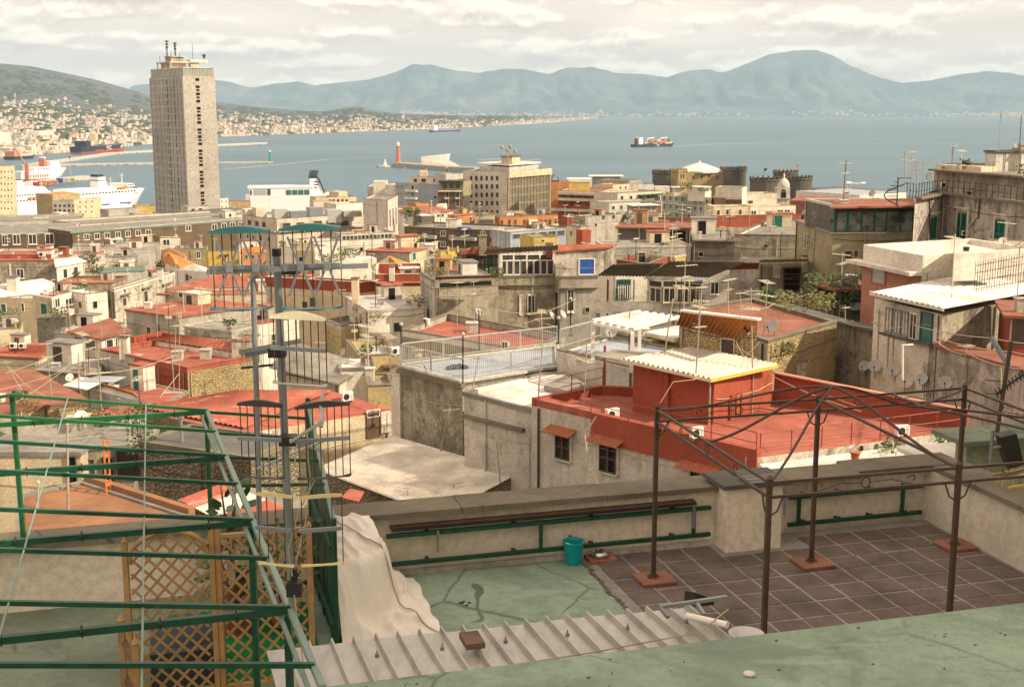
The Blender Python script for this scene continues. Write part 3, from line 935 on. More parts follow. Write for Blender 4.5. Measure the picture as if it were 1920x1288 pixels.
def strip(b, nm, p0, p1, hpx, out, mat, lift=0.0):     # a ledge or balcony on a wall between two pixels
    f0, f1 = face_hit(b, *p0), face_hit(b, *p1)
    if not f0 or not f1: return None
    A, B_, nn = f0[2], f1[2], f0[4]
    B_ = B_.copy(); B_.z = A.z
    h = hpx / FPX * f0[1]
    m = MB(); o = nn * out; k = nn * -.02
    m.hexa([A + k, A + o, B_ + o, B_ + k], [v + Vector((0, 0, h)) for v in (A + k, A + o, B_ + o, B_ + k)])
    return m.build(nm, mat, b.root)
def corr(nm, A, B_, C, D, n, amp, mat, parent, trap=False, th=.02, sheets=1):
    """profiled sheets; ridges run A->D and B->C, waves across A->B"""
    A, B_, C, D = map(Vector, (A, B_, C, D))
    up = (B_ - A).cross(D - A).normalized()
    if up.z < 0: up = -up
    prof = [(0, 0), (.2, 1), (.45, 1), (.65, 0)] if trap else [(0, 0), (.25, .7), (.5, 1), (.75, .7)]
    if sheets > 1: mats_ = mat
    for s_ in range(sheets):
        m = MB(); us = []
        k0, k1 = n * s_ // sheets, n * (s_ + 1) // sheets
        for k in range(k0, k1):
            us += [((k + f) / n, hh) for f, hh in prof]
        us.append((k1 / n, 0))
        lift = up * (.012 * (s_ % 2))
        for u, hh in us:
            o = up * amp * hh + lift
            m.v += [tuple(A.lerp(B_, u) + o), tuple(D.lerp(C, u) + o), tuple(A.lerp(B_, u) + o - up * th), tuple(D.lerp(C, u) + o - up * th)]
        for k in range(len(us) - 1):
            i, j = 4 * k, 4 * k + 4
            m.f += [(i, j, j+1, i+1), (i+2, i+3, j+3, j+2), (i, i+2, j+2, j), (i+1, j+1, j+3, i+3)]
        m.m = [0] * len(m.f)
        m.build(nm, mat[s_ % len(mat)] if isinstance(mat, (list, tuple)) else mat, parent)

# ------------------------------------------------------------------ the concrete tower
d = 620
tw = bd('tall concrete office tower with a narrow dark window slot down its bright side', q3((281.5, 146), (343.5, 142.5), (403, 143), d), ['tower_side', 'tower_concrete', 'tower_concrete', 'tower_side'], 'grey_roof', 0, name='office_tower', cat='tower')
zt = tw.z
crown = inset(tw.poly, .35)
m = MB(); m.hexa([(x, y, zt + .005) for x, y in crown], [(x, y, zt + 3.6) for x, y in crown]); m.build('crown_glazing', 'teal_grey_wall', tw.root)
m = MB(); o2 = inset(tw.poly, .1); m.hexa([(x, y, zt + 3.6) for x, y in o2], [(x, y, zt + 4.1) for x, y in o2]); m.build('crown_cornice', 'white_wall', tw.root)
E0, E1, E2 = [Vector((*p, 0)) for p in tw.poly[:3]]
def side(a, b_, t, out, z): 
    e = (b_ - a).normalized(); nn = Vector((e.y, -e.x, 0)); p = a.lerp(b_, t) + nn * out; return Vector((p.x, p.y, z))
FH = 3.42; NF = 25
for k in range(26):                                  # glazing bars of the crown, one run each face
    for a, b_ in ((E0, E1), (E1, E2)):
        if k % 2 and a is E1: continue
        m = MB(); m.bar(side(a, b_, (k + .5) / 26, -.3, zt + .1), side(a, b_, (k + .5) / 26, -.3, zt + 3.5), .22, .25); m.build('crown_mullion', 'white_wall', tw.root)
ribm = []
for t in (.0, .125, .255, .375, .50, .60, .705, .80, .90, 1.0):
    m = MB(); m.bar(side(E0, E1, t, .22, zt - .4), side(E0, E1, t, .22, 10), .55, .5, up=(0, 0, 1)); m.build('rib', 'tower_concrete', tw.root)
for f in range(NF + 1):
    z = zt - 1.0 - f * FH
    m = MB(); m.bar(side(E0, E1, .0, .08, z), side(E0, E1, 1, .08, z), .3, .5); m.build('floor_band', 'tower_concrete', tw.root)
    if f % 2 == 0:
        m = MB(); m.bar(side(E1, E2, .0, .02, z), side(E1, E2, 1, .02, z), .1, .16); m.build('joint_band', 'beige_wall', tw.root)
wm_ = MB(); wm_.box(-.42, .42, -.03, .03, -1.2, 1.2); wme = wm_.mesh('tower_window', 'pane')
wm2 = MB(); wm2.box(-.9, .9, -.05, .03, -.62, .62); wme2 = wm2.mesh('slot_window', 'dark_opening')
rzl = math.atan2((E1 - E0).y, (E1 - E0).x); rzr = math.atan2((E2 - E1).y, (E2 - E1).x)
for f in range(NF):
    z = zt - 2.7 - f * FH
    for t in (.055, .19, .315, .425, .545, .65, .75, .85):
        if t in (.055, .19, .315) and f % 2: pass
        for s_ in ((t - .035, t + .035) if t in (.545, .75) else (t + .04,)):
            o = put(tw, 'window', wme, side(E0, E1, s_, .04, z), 1, 1, rzl)
    o = put(tw, 'window', wme2, side(E1, E2, .44, .05, z + .9), 1, 1, rzr)
    if f % 3: o = put(tw, 'window', wme2, side(E1, E2, .44, .05, z - .7), .8, .7, rzr)
# plant floors and aerials on the tower
ctr = (E0 + E2) / 2
def tbox(nm, dx0, dx1, dy0, dy1, z0, z1, mat):
    e = (E1 - E0).normalized(); g = Vector((-e.y, e.x, 0)); 
    P = [E0 + e * (x) + g * y for x, y in ((dx0, dy0), (dx1, dy0), (dx1, dy1), (dx0, dy1))]
    m = MB(); m.hexa([Vector((p.x, p.y, z0)) for p in P], [Vector((p.x, p.y, z1)) for p in P]); m.build(nm, mat, tw.root)
tbox('plant_room', 5, 18, 4, 12, zt + .2, zt + 6.93, 'pale_concrete')
tbox('roof_slab', 2.6, 20.5, 2.5, 13.5, zt + 6.93, zt + 7.48, 'beige_wall')
tbox('plant_room', 8.5, 16, 5, 11.5, zt + 7.48, zt + 9.99, 'grey_wall')
tbox('roof_slab', 8, 17, 4.5, 12, zt + 9.99, zt + 10.33, 'beige_wall')
tbox('lift_room', 17, 20, 13.6, 18, zt + .2, zt + 7.27, 'beige_wall')
tbox('roof_slab', 16.5, 21, 13.2, 22.3, zt + 7.27, zt + 8.63, 'white_wall')
tbox('side_parapet', 19, 21.5, 19, 22.2, zt + 4.00, zt + 4.96, 'blue_grey_wall')
for x, y in ((3.2, 3), (3.2, 12.8), (19.9, 3), (8, 3), (14, 3)):
    tbox('column', x - .25, x + .25, y - .25, y + .25, zt + .2, zt + 6.93, 'pale_concrete')
for x, y, z0, z1, r, rm in ((7.6, 6, 7.5, 15.7, 0.128, 0), (10, 5.6, 10.3, 18.3, 0.24, 1), (12.6, 7, 10.3, 13.1, 0.096, 0), (15.6, 7.5, 10.3, 17.0, 0.36, 1), (19.5, 15, 8.6, 16.7, 0.104, 0), (19.6, 21, 8.6, 11.2, 0.176, 1), (4, 4, 7.5, 10.6, 0.096, 0), (17.5, 9, 7.5, 11.5, 0.112, 0), (14.2, 5.5, 10.3, 12.2, 0.096, 0), (11.2, 9.5, 10.3, 12.2, 0.08, 0)):
    e = (E1 - E0).normalized(); g = Vector((-e.y, e.x, 0)); p = E0 + e * x + g * y
    m = MB(); m.tube([(p.x, p.y, zt + z0), (p.x, p.y, zt + z1)], r, 6)
    if rm:
        for kz in (.55, .75, .93):
            zz = zt + z0 + (z1 - z0) * kz
            m.tube([(p.x - 1.3 * kz, p.y, zz), (p.x + 1.3 * kz, p.y, zz)], .13, 5); m.lathe((p.x, p.y, zz), [(.05, -.6), (.55, -.4), (.55, .4), (.05, .6)], 8)
    m.build('aerial', 'rust_brown', tw.root)

# ------------------------------------------------------------------ white office block with fins
d = 520
ob = bd('white office block with square window rows and a finned right face', q3((868, 320), (951, 322), (1031, 316), d), ['pinkish_wall', 'cream_wall', 'cream_wall', 'pinkish_wall'], 'grey_roof', .5, name='office_block')
for r in range(5):
    for k in range(6):
        win(ob, 883.5 + k * 9.75 + r * .12, 334.5 + r * 15.6, 4.6, 8.2 if r < 4 else 5, 'tiny', 'white_wall', 'pane')
E0, E1, E2 = [Vector((*p, 0)) for p in ob.poly[:3]]
zt = ob.z
m = MB(); m.bar(side(E1, E2, 0, .5, zt - 1.3), side(E1, E2, 1, .5, zt - 1.3), 1.2, 2.6); m.build('frame_head', 'cream_wall', ob.root)
for t in (.015, .985):
    m = MB(); m.bar(side(E1, E2, t, .5, zt - 2.6), side(E1, E2, t, .5, ob.zb), 1.2, .5); m.build('frame_side', 'cream_wall', ob.root)
for k in range(27):
    t = .05 + .9 * k / 26
    m = MB(); m.bar(side(E1, E2, t, .3, zt - 2.6), side(E1, E2, t, .3, ob.zb), .7, .16); m.build('fin', 'cream_wall', ob.root)
for r in range(7):
    z = zt - 3.2 - r * 3.45
    m = MB(); m.bar(side(E1, E2, .03, .04, z), side(E1, E2, .97, .04, z), .1, .5); m.build('floor_band', 'beige_wall', ob.root)
    m = MB(); m.hexa([side(E1, E2, .03, .01, z - 3.0), side(E1, E2, .03, .03, z - 3.0), side(E1, E2, .97, .03, z - 3.0), side(E1, E2, .97, .01, z - 3.0)], [side(E1, E2, .03, .01, z - .4), side(E1, E2, .03, .03, z - .4), side(E1, E2, .97, .03, z - .4), side(E1, E2, .97, .01, z - .4)]); m.build('window_band', 'teal_grey_wall', ob.root)
pt = q3((893, 305.5), (955, 309), (1015, 304), 524)
add_box(ob, 'penthouse', [p - Vector((0, 0, .6)) for p in q3((899, 309), (955, 311), (1010, 307), 525)], 3.6, 'pale_concrete')
add_box(ob, 'penthouse_slab', pt, .5, 'white_wall')
m = MB()
for a, b_ in zip(pt, pt[1:] + pt[:1]):
    m.bar(a + Vector((0, 0, 1.1)), b_ + Vector((0, 0, 1.1)), .12)
    for k in range(12):
        q = a.lerp(b_, k / 12); m.bar(q, q + Vector((0, 0, 1.1)), .08)
m.build('penthouse_railing', 'aluminium', ob.root)
add_box(ob, 'lift_room', [p + Vector((0, 0, 3.3)) for p in q3((940, 309), (960, 310), (975, 307), 527)], 3.4, 'cream_wall')
add_box(ob, 'lift_room_slab', [p + Vector((0, 0, 3.6)) for p in q3((938, 309), (960, 310), (978, 307), 526.5)], .35, 'dark_roof')
for px, y0, y1 in ((941, 292, 276), (957, 292, 275), (952, 296, 282), (966, 292, 284)):
    a = PD(px, y0, 528); c = PD(px, y1, 528); m = MB(); m.tube([a, c], .25, 6); m.lathe(c, [(.1, -.8), (.7, -.4), (.7, .5), (.1, .8)], 8); m.build('aerial', 'old_mast', ob.root)

# ------------------------------------------------------------------ harbour front and lower town
b = bd('tall cream block with scattered small dark windows at the harbour edge', q2((-60, 313.5), (27, 311), 800, 22), 'cream_wall', 'orange_roof', .8, name='tower_block')
for j in range(7):
    for i in range(4):
        if rnd.random() < .85: win(b, 2.5 + i * 6.5, 322 + j * 11.5 + rnd.uniform(-1, 1), 2.0, 3.2, 'tiny', 'beige_wall', 'pane')
b = bd('small cream harbour house in front of the white car ferry', q3((138, 374), (178, 371), (190, 369), 860), 'cream_wall', 'orange_roof', .4, name='house')
wgrid(b, (150, 379), (172, 378), (150, 398), 3, 3, 2, 3.4)
b = bd('grey framed harbour shed beside the white ferries', q2((98, 377), (142, 377), 880, 14), 'pale_concrete', 'grey_roof', .3, name='warehouse')
wgrid(b, (104, 386), (138, 386), (104, 395), 5, 2, 5, 5)
bd('low buff harbour roof stretching between the two white ferries', q2((98, 365), (150, 362), 960, 22), 'ochre_wall', 'orange_roof', 0, name='warehouse')
bd('little yellow house at the foot of the concrete tower', q2((252, 387), (290, 386), 520, 9), 'yellow_wall', 'grey_roof', .3, name='house')
b = bd('white two-storey house just right of the tower foot', q2((412, 372), (428, 371), 640, 8), 'white_wall', 'orange_roof', .3, name='house')
wgrid(b, (416, 378), (424, 378), (416, 388), 2, 2, 2, 3)
bd('long brown customs shed by the water right of the tower', q2((408, 379), (470, 378), 760, 14), 'ochre_wall', 'brown_red_roof', 0, name='warehouse')
# moored cruise ferry seen over the roofs
f = Ship('cruise_ferry', 'white moored ferry with teal glazing and a slanted black-topped funnel', 'ferry', (462, 396), (612, 394), 26, 15, 'ship_white', keel='ship_white')
f.blk('superstructure', .05, .82, .98, 15.02, 21.5, 'ship_white'); 
f.blk('roof_edge', .03, .84, 1.02, 21.5, 23, 'ship_white')
f.blk('recess', .10, .26, .995, 15.1, 20.8, 'aluminium'); f.blk('recess_side', .27, .31, .994, 15.1, 20.8, 'grey_cloth')
for i in range(4): f.blk('glazing', .50 + i * .075, .565 + i * .075, 1.0, 15.1, 19.8, 'teal_glass')
f.blk('stair_slot', .06, .08, 1.0, 15.5, 20, 'ship_dark')
m = MB(); m.hexa([f.P(.80, -.5, 14), f.P(.99, -.5, 14), f.P(.99, .5, 14), f.P(.80, .5, 14)], [f.P(.80, -.5, 30), f.P(.90, -.5, 30), f.P(.90, .5, 30), f.P(.80, .5, 30)]); m.build('funnel', 'ship_white', f.root)
m = MB(); m.hexa([f.P(.785, -.52, 30), f.P(.905, -.52, 30), f.P(.905, .52, 30), f.P(.785, .52, 30)], [f.P(.795, -.5, 33), f.P(.89, -.5, 33), f.P(.89, .5, 33), f.P(.795, .5, 33)]); m.build('funnel_cap', 'ship_dark', f.root)
m = MB(); m.bar(f.P(.905, -.53, 30.5), f.P(.99, -.53, 15), 1.6, 1.2); m.build('funnel_edge', 'ship_dark', f.root)
for i in range(6):
    m = MB(); m.tube([f.P(.80 + i * .018, (-1)**i * .2, 33), f.P(.805 + i * .018 + .012, (-1)**i * .2, 37)], .6, 6); m.build('exhaust', 'ship_dark', f.root)
for i, w_ in enumerate((.085, .06, .04)): f.blk('funnel_stripe', .85, .85 + w_, .505, 26 - i * 2.6, 27.1 - i * 2.6, 'ship_blue')

# long brick range on the left
b = bd('long brown brick range with green eaves and white framed windows', q2((135, 434), (462, 410), 330, 13), 'brick_wall', 'grey_roof', 0, name='brick_range', eave=.0)
for x, y in ((162, 444.5), (182, 443), (201, 441.5), (221, 440), (240, 438.5), (259, 437), (278, 436), (353, 428), (402, 426), (420, 424), (436, 422.5), (452, 421.5)): win(b, x, y, 10.5, 11, 'glass')
strip(b, 'eave_band', (135.5, 437.6), (461, 413.2), 4.2, .5, 'pale_green_metal')
E = [Vector(p) for p in q2((135, 433), (462, 409), 330, 13)]
b2 = bd('brown brick wing with large white framed windows at the picture edge', q2((-40, 440), (134, 436), 332, 30), 'brick_wall', 'grey_roof', 0, name='brick_range')
for x, y, w_ in ((9, 450, 11), (31, 449, 14), (61, 448.5, 16), (93, 448, 17)): win(b2, x, y, w_, 19, 'glass')
bd('flat grey rooftop terrace behind the long brick range', q2((150, 421), (455, 402), 372, 20), 'beige_wall', 'grey_roof', .5, h=6, name='rooftop_block')
bd('wide grey flat roof with low sheds behind the brick wing', q2((-40, 416), (150, 412), 420, 26), 'pale_concrete', 'grey_roof', .5, h=9, name='rooftop_block')
bd('small white rooftop cabin above the green eaves', q2((422, 396), (443, 395), 372, 5), 'white_wall', 'white_roof', 0, h=5, name='roof_cabin')
bd('grey metal rooftop shed left of the concrete tower foot', q2((203, 394), (262, 391), 470, 8), 'concrete', 'grey_roof', 0, name='roof_cabin')
bd('white box house behind the grey roofs near the tower', q2((112, 400), (128, 399), 455, 6), 'white_wall', 'white_roof', 0, name='house')
bd('pale plaster roof house behind the brick wing', q2((62, 408), (92, 407), 440, 6), 'white_wall', 'grey_roof', 0, name='house')
bd('beige rooftop store with shuttered front beside the tower foot', q2((252, 402), (300, 400), 420, 7), 'cream_wall', 'grey_roof', .3, name='roof_cabin')
b = bd('round-arched pale gatehouse at the tower foot', q2((352, 388), (392, 386), 560, 8), 'pale_concrete', 'grey_roof', .3, name='house')
wrow(b, [(362, 395), (376, 394)], 7, 7, style='tiny')
bd('dark low workshop roofs right of the tower foot', q2((392, 398), (470, 392), 480, 12), 'grey_wall', 'dark_roof', 0, name='workshop')

# beige palazzo and blind block
b = bd('long beige palazzo with plant machinery on its flat roof', q3((455, 404), (519, 411), (683, 401), 330), 'beige_wall', 'grey_roof', 1.0, name='palazzo')
wrow(b, [(468, 417), (482, 419), (495, 421)], 6, 8, style='glass', frame='old_wood')
wrow(b, [(537, 423), (563, 422), (596, 419), (619, 418), (646, 419)], 15, 9, style='tiny', frame='beige_wall')
wrow(b, [(441 + 24, 443), (475, 445), (490, 447), (504, 449)], 3, 9, style='tiny')
strip(b, 'ledge', (519.5, 436), (682, 426), 2.2, .8, 'concrete'); strip(b, 'ledge', (455.5, 428), (518.5, 437), 2.0, .8, 'concrete')
for i, (x0, x1, yy, dd, hh, mt) in enumerate(((515, 540, 393, 340, 3, 'aluminium'), (545, 575, 397, 338, 2, 'galvanised'), (614, 641, 394, 340, 3.5, 'aluminium'), (480, 500, 390, 342, 4, 'beige_wall'), (580, 606, 390, 348, 3, 'galvanised'), (460, 482, 393, 345, 4, 'pinkish_wall'), (645, 678, 397, 340, 1.5, 'concrete'))):
    add_box(b, 'roof_plant', q2((x0, yy), (x1, yy - .8), dd, 3.5), hh, mt)
b = bd('blind beige stone block with three tall slots in its side', q3((681, 373), (727, 376), (746, 367), 318), 'pinkish_wall', 'grey_roof', .4, name='stone_block')
for x in (731, 736.5, 742): win(b, x, 409 - (x - 731) * .4, 3.0, 30, 'tiny', 'pinkish_wall', 'dark_opening')
strip(b, 'balcony', (727.5, 431), (745.5, 421), 4, 1.4, 'concrete')
b = bd('white wing with a long glazed strip below the blind block', q2((640, 440), (740, 435), 292, 6), 'pale_concrete', 'grey_roof', .3, h=6, name='glazed_wing')
for i in range(13): win(b, 645 + i * 7.2, 446.5 - i * .33, 5.6, 7, 'tiny', 'pale_concrete', 'pane')
bd('plain white rendered wall building below the glazed strip', q2((560, 455), (745, 447), 284, 8), 'white_wall', 'pale_grey_roof', .4, name='house')

# white houses left of the office block
bd('grey terraced house end with white rooftop hut above the bay', q3((688, 350), (741, 362), (752, 356), 560), ['pale_concrete', 'white_wall'], 'grey_roof', .4, name='house')
bd('white rooftop hut on the terraced house end', q2((700, 340), (724, 340), 566, 7), 'white_wall', 'white_roof', 0, h=6, name='roof_cabin')
bd('low white stair roof next to the white flats', q2((722, 346), (748, 347), 562, 7), 'white_wall', 'white_roof', 0, h=8, name='roof_cabin')
b = bd('white flats with a grey blind side and small balcony', q3((741, 343), (785, 344), (827, 347), 530), ['white_wall', 'blue_grey_wall'], 'red_roof', .5, name='apartment_building')
for x, y in ((747, 350), (753, 350), (748, 364), (753, 364)): win(b, x, y, 2.2, 6, 'tiny')
for x, y in ((774, 352), (774, 365)): win(b, x, y, 5, 8, 'tiny')
for x, y in ((816, 370),): win(b, x, y, 5, 5, 'tiny')
strip(b, 'balcony', (763, 359), (784, 359), 4, 1.3, 'white_wall'); strip(b, 'balcony', (763, 373), (784, 373), 4, 1.3, 'white_wall')
b = bd('white penthouse with red roof edge and dark windows', q2((768, 331.5), (822, 333), 540, 9), 'white_wall', 'red_roof', .3, h=8, name='penthouse')
for x, w_ in ((779, 6), (794.5, 9), (815, 5)): win(b, x, 338.5, w_, 6.5, 'tiny')
bd('small round cream water tank house on the white penthouse', q2((786, 321), (800, 321), 544, 6), 'cream_wall', 'cream_wall', 0, h=5, name='roof_cabin')
b = bd('brown brick flats with white balcony slabs beside the office block', q2((821.5, 358), (868, 358), 512, 12), 'brick_wall', 'grey_roof', 0, name='apartment_building')
for y in (364.5, 381): 
    for x in (838, 858): win(b, x, y, 6, 12, 'tiny', 'white_wall', 'pane')
strip(b, 'balcony_slab', (822, 359.5), (867, 359.5), 1.6, 1.0, 'white_wall')
for x in (838, 858): strip(b, 'balcony_slab', (x - 5, 373), (x + 5, 373), 1.4, .8, 'white_wall')
b = bd('roof terrace with green awnings above the brown brick flats', q2((824, 339), (868.5, 340), 516, 8), 'olive_wall', 'grey_roof', .3, h=6, name='roof_terrace')
strip(b, 'awning', (824.5, 341.5), (867, 342), 3, 1.5, 'green_paint'); wrow(b, [(834, 349), (846, 349), (858, 349)], 7, 7, style='tiny', frame='green_paint')
bd('cream lift housing beside the office block roof', q2((836, 327), (868, 325), 530, 6), 'pale_concrete', 'grey_roof', .3, h=8, name='roof_cabin')
b = bd('cream terraced villa with terracotta window trims', q2((592, 371), (668, 369), 520, 10), 'cream_wall', 'grey_roof', .4, name='villa')
wrow(b, [(618 + i * 8, 376) for i in range(5)], 4, 4, style='tiny', frame='pink_wall')
bd('small cream cube on top of the terraced villa', q2((635, 360), (651, 359), 525, 6), 'cream_wall', 'cream_wall', 0, h=7, name='roof_cabin')
bd('pale low wing in front of the cream terraced villa', q2((630, 383), (680, 380), 470, 8), 'white_wall', 'pale_grey_roof', .4, name='house')
bd('dusty pink-white house left of the cream villa', q2((588, 378), (628, 377), 500, 8), 'pinkish_wall', 'orange_roof', .3, name='house')

# around the foot of the office block
bd('white cube water-tank house among red roofs', q3((818, 384), (832, 384), (838, 382), 420), 'white_wall', 'white_roof', 0, name='roof_cabin')
bd('tan rooftop cabin with rail above the red roofs', q2((780, 382), (804, 381), 430, 6), 'orange_wall', 'grey_roof', .2, name='roof_cabin')
b = bd('low house under a broad red roof behind the brick flats', q3((742, 395), (776, 404), (850, 396), 380), 'white_wall', 'red_roof', 0, name='house', eave=.3)
bd('dark red flat roof beside the white flats', q2((742, 391), (810, 389), 420, 10), 'pinkish_wall', 'brown_red_roof', 0, name='house')
b = bd('pale house with two dark windows behind the orange cube', q2((812, 401), (842, 400), 370, 6), 'white_wall', 'grey_roof', .2, name='house'); wrow(b, [(822, 404.5), (830, 404)], 4, 4.5, style='tiny')
b = bd('bright orange cube house with red roof', q3((840, 404), (857, 406), (890, 401), 310), 'orange_wall', 'red_roof', 0, name='house', eave=.25); win(b, 882, 413, 4, 12, 'tiny')
bd('low white annexe in front of the orange cube house', q2((836, 412), (857, 412), 302, 4), 'white_wall', 'white_roof', 0, name='house')
bd('dark green roof shed on the brick flats', q2((790, 405), (815, 404), 322, 5), 'black_wall', 'white_roof', 0, name='roof_cabin')
bd('dark timber roof shelter beside the long orange house', q2((895, 411), (925, 411), 312, 6), 'black_wall', 'grey_roof', 0, name='roof_cabin')
b = bd('long orange house with brown shutters', q3((928, 406), (937, 408), (986, 406), 318), 'orange_wall', 'dark_roof', .3, name='house')
wrow(b, [(941, 418), (955, 417), (966, 417), (983, 417)], 4, 10, style='tiny', frame='orange_wall', pane='brown_shutter')
b = bd('pale orange house with white bay in the orange row', q2((986, 405), (1046, 403), 322, 8), 'orange_wall', 'dark_roof', .3, name='house')
wrow(b, [(1014, 417), (1023, 417), (1031, 416.5), (1042, 416)], 4.5, 10, style='tiny', frame='orange_wall', pane='brown_shutter')
strip(b, 'bay', (990, 421), (1006, 420.5), 9, .8, 'white_wall')
bd('thin pink-roofed veranda in front of the finned facade', q2((951, 399), (985, 398), 345, 4), 'white_wall', 'red_roof', 0, h=3, name='roof_cabin')
bd('grey roof strip under the office block', q2((868, 403), (930, 402), 350, 8), 'ochre_wall', 'grey_roof', .3, name='house')
b = bd('brown brick flats with balconies and a blue awning', q2((757, 425), (962, 434), 300, 14), 'brick_wall', 'grey_roof', .3, name='apartment_building')
for x, pn in ((785, 'pane'), (799, 'pane'), (813, 'pane'), (857, 'pane'), (872, 'pane'), (887, 'pane')):
    win(b, x, 434.5 + (x - 785) * .03, 6, 11, 'tiny', 'brick_wall', pn); win(b, x + .5, 456.5 + (x - 785) * .03, 6, 11, 'tiny', 'brick_wall', pn)
for x in (831, 906, 925): win(b, x, 437 + (x - 785) * .02, 10, 10, 'glass'); win(b, x, 457 + (x - 785) * .02, 10, 10, 'glass')
for x0, x1, y in ((781, 820, 446), (845, 895, 449), (781, 820, 468), (845, 895, 470)):
    strip(b, 'balcony', (x0, y), (x1, y), 6, 1.2, 'concrete')
strip(b, 'awning', (862, 430), (883, 430.5), 4.5, 1.3, 'blue_shutter')
bd('stone chimney stack and white vents on the brick flats', q2((757, 423), (764, 423), 303, 2), 'white_wall', 'white_wall', 0, h=6, name='chimney_stack', cat='chimney')
b = bd('blue-grey arcaded roof storey above the yellow house', q2((957, 436), (1066, 427), 262, 6), 'blue_grey_wall', 'pale_grey_roof', .2, name='arcaded_house')
for i in range(6): win(b, 968 + i * 16.6, 443.5 - i * 1.35, 13, 7.5, 'tiny', 'blue_grey_wall', 'pane')
b = bd('bright yellow house front below the arcaded storey', q2((1000, 446), (1046, 444), 236, 6), 'yellow_wall', 'grey_roof', .2, name='house'); win(b, 1018, 452, 5, 5, 'tiny')
bd('cream gable end with small chimney beside the red wall stub', q2((1088, 425), (1106, 424), 252, 5), 'cream_wall', 'grey_roof', 0, name='house')
bd('red rendered wall stub on a roof beside the cream gable', q2((1092, 432), (1108, 431), 240, 2), 'red_wall', 'red_wall', 0, h=6, name='roof_wall')
b = bd('weathered grey house with two upper windows', q3((1064, 405), (1098, 407), (1168, 401), 292), 'grey_wall', 'grey_roof', .3, name='house')
wrow(b, [(1131, 408), (1150, 407)], 5, 6.5, style='tiny', frame='grey_wall'); win(b, 1117, 422, 5, 6, 'tiny')
bd('little red shed against the weathered grey house', q2((1063, 407), (1078, 406.5), 288, 3), 'red_wall', 'white_roof', 0, h=5, name='shed')
b = bd('beige apartment block with deep balcony bands over red walls', q3((1047, 357.5), (1124, 360), (1152, 353), 480), 'red_wall', 'brown_red_roof', .4, name='apartment_building', pmat='beige_wall')
for y in (358.5, 369.5, 389):
    strip(b, 'balcony', (1036 if y > 380 else 1048, y + 6), (1123, y + 7), 5, 1.5, 'beige_wall')
strip(b, 'side_wall', (1125, 404), (1140, 400), 44, .3, 'cream_wall'); strip(b, 'side_wall', (1144, 400), (1151, 398), 42, .3, 'cream_wall')
for y in (367, 382, 397):
    for x in (1058, 1072, 1086, 1100, 1114): win(b, x, y + (x - 1058) * .02, 6, 6, 'tiny', 'red_wall', 'pane')
    win(b, 1142, y - 1, 3, 6, 'tiny', 'red_wall', 'pane')
b = bd('orange brick stair tower with barrel roof beside the finned facade', q2((1034, 341), (1068, 341), 510, 8), 'orange_wall', 'brown_red_roof', 0, name='stair_tower')
m = MB(); q = [Vector(p) for p in q2((1035, 341), (1048, 341), 510, 12)]
for k in range(8):
    a0, a1 = math.pi * k / 8, math.pi * (k + 1) / 8
    A, B_, C, D = q
    f0 = lambda t, s_, e_: s_.lerp(e_, (1 - math.cos(t)) / 2) + Vector((0, 0, 2.6 * math.sin(t)))
    m.add([f0(a0, A, B_), f0(a1, A, B_), f0(a1, D, C), f0(a0, D, C)], [(0, 1, 2, 3)])
m.build('barrel_roof', 'brown_red_roof', b.root)
bd('lemon yellow rooftop box above the balcony block', q2((1067, 343.5), (1106, 343.5), 486, 6), 'yellow_wall', 'dark_roof', .2, h=5, name='roof_cabin')
bd('white curved canopy roofs behind the yellow rooftop box', q2((1064, 336), (1110, 336), 520, 12), 'white_wall', 'white_roof', 0, h=4, name='canopy')
b = bd('thin white flat canopy on posts near the sea', q2((1113, 331), (1163, 331), 620, 10), 'blue_grey_wall', 'white_roof', 0, h=6, name='canopy', eave=2.0)
bd('grey glazed roof lodge right of the white canopy', q2((1120, 337), (1180, 339), 600, 12), 'grey_wall', 'grey_roof', .3, h=8, name='roof_cabin')
b = bd('cream corner house with small windows near the castle', q2((1149, 347), (1180, 345), 520, 9), 'cream_wall', 'orange_roof', .3, name='house'); wrow(b, [(1163, 352), (1173, 352)], 3, 5, style='tiny')
bd('long pale grey wall house left of the castle', q2((1178, 346), (1226, 345), 540, 9), 'pale_concrete', 'grey_roof', .3, name='house')
bd('small white hut row at the castle foot', q2((1228, 350), (1256, 350), 640, 6), 'white_wall', 'white_roof', 0, name='house')
b = bd('stepped beige house with awnings left of the teal-grey block', q2((1158, 363), (1242, 358), 450, 12), 'beige_wall', 'grey_roof', .5, name='house')
wrow(b, [(1166, 371), (1183, 371), (1200, 370), (1215, 369)], 5, 7, style='tiny'); strip(b, 'awning', (1195, 368), (1235, 366), 2.5, 1.6, 'green_paint')
b = bd('grey terrace house with ledges below the stepped beige house', q2((1142, 381), (1242, 377), 420, 12), 'pale_concrete', 'grey_roof', .5, name='house')
wrow(b, [(1150, 390), (1165, 389), (1186, 388), (1204, 387)], 5, 7, style='tiny')
b = bd('low house with a wide white slab canopy', q2((1190, 386), (1231, 385), 390, 6), 'grey_wall', 'white_roof', 0, name='house', eave=1.2); wrow(b, [(1200, 392), (1215, 392)], 7, 5, style='tiny')
bd('red-brown brick pier house beside the teal-grey block', q2((1231, 380), (1240, 379), 400, 6), 'brick_wall', 'brown_red_roof', 0, name='house')
bd('green tarpaulin-roofed yard house', q2((1180, 401), (1203, 400), 340, 5), 'grey_wall', 'green_paint', 0, name='shed')
bd('pale rubble-walled house row below the white canopy', q2((1150, 405), (1240, 400), 330, 8), 'grey_wall', 'grey_roof', .3, name='house')

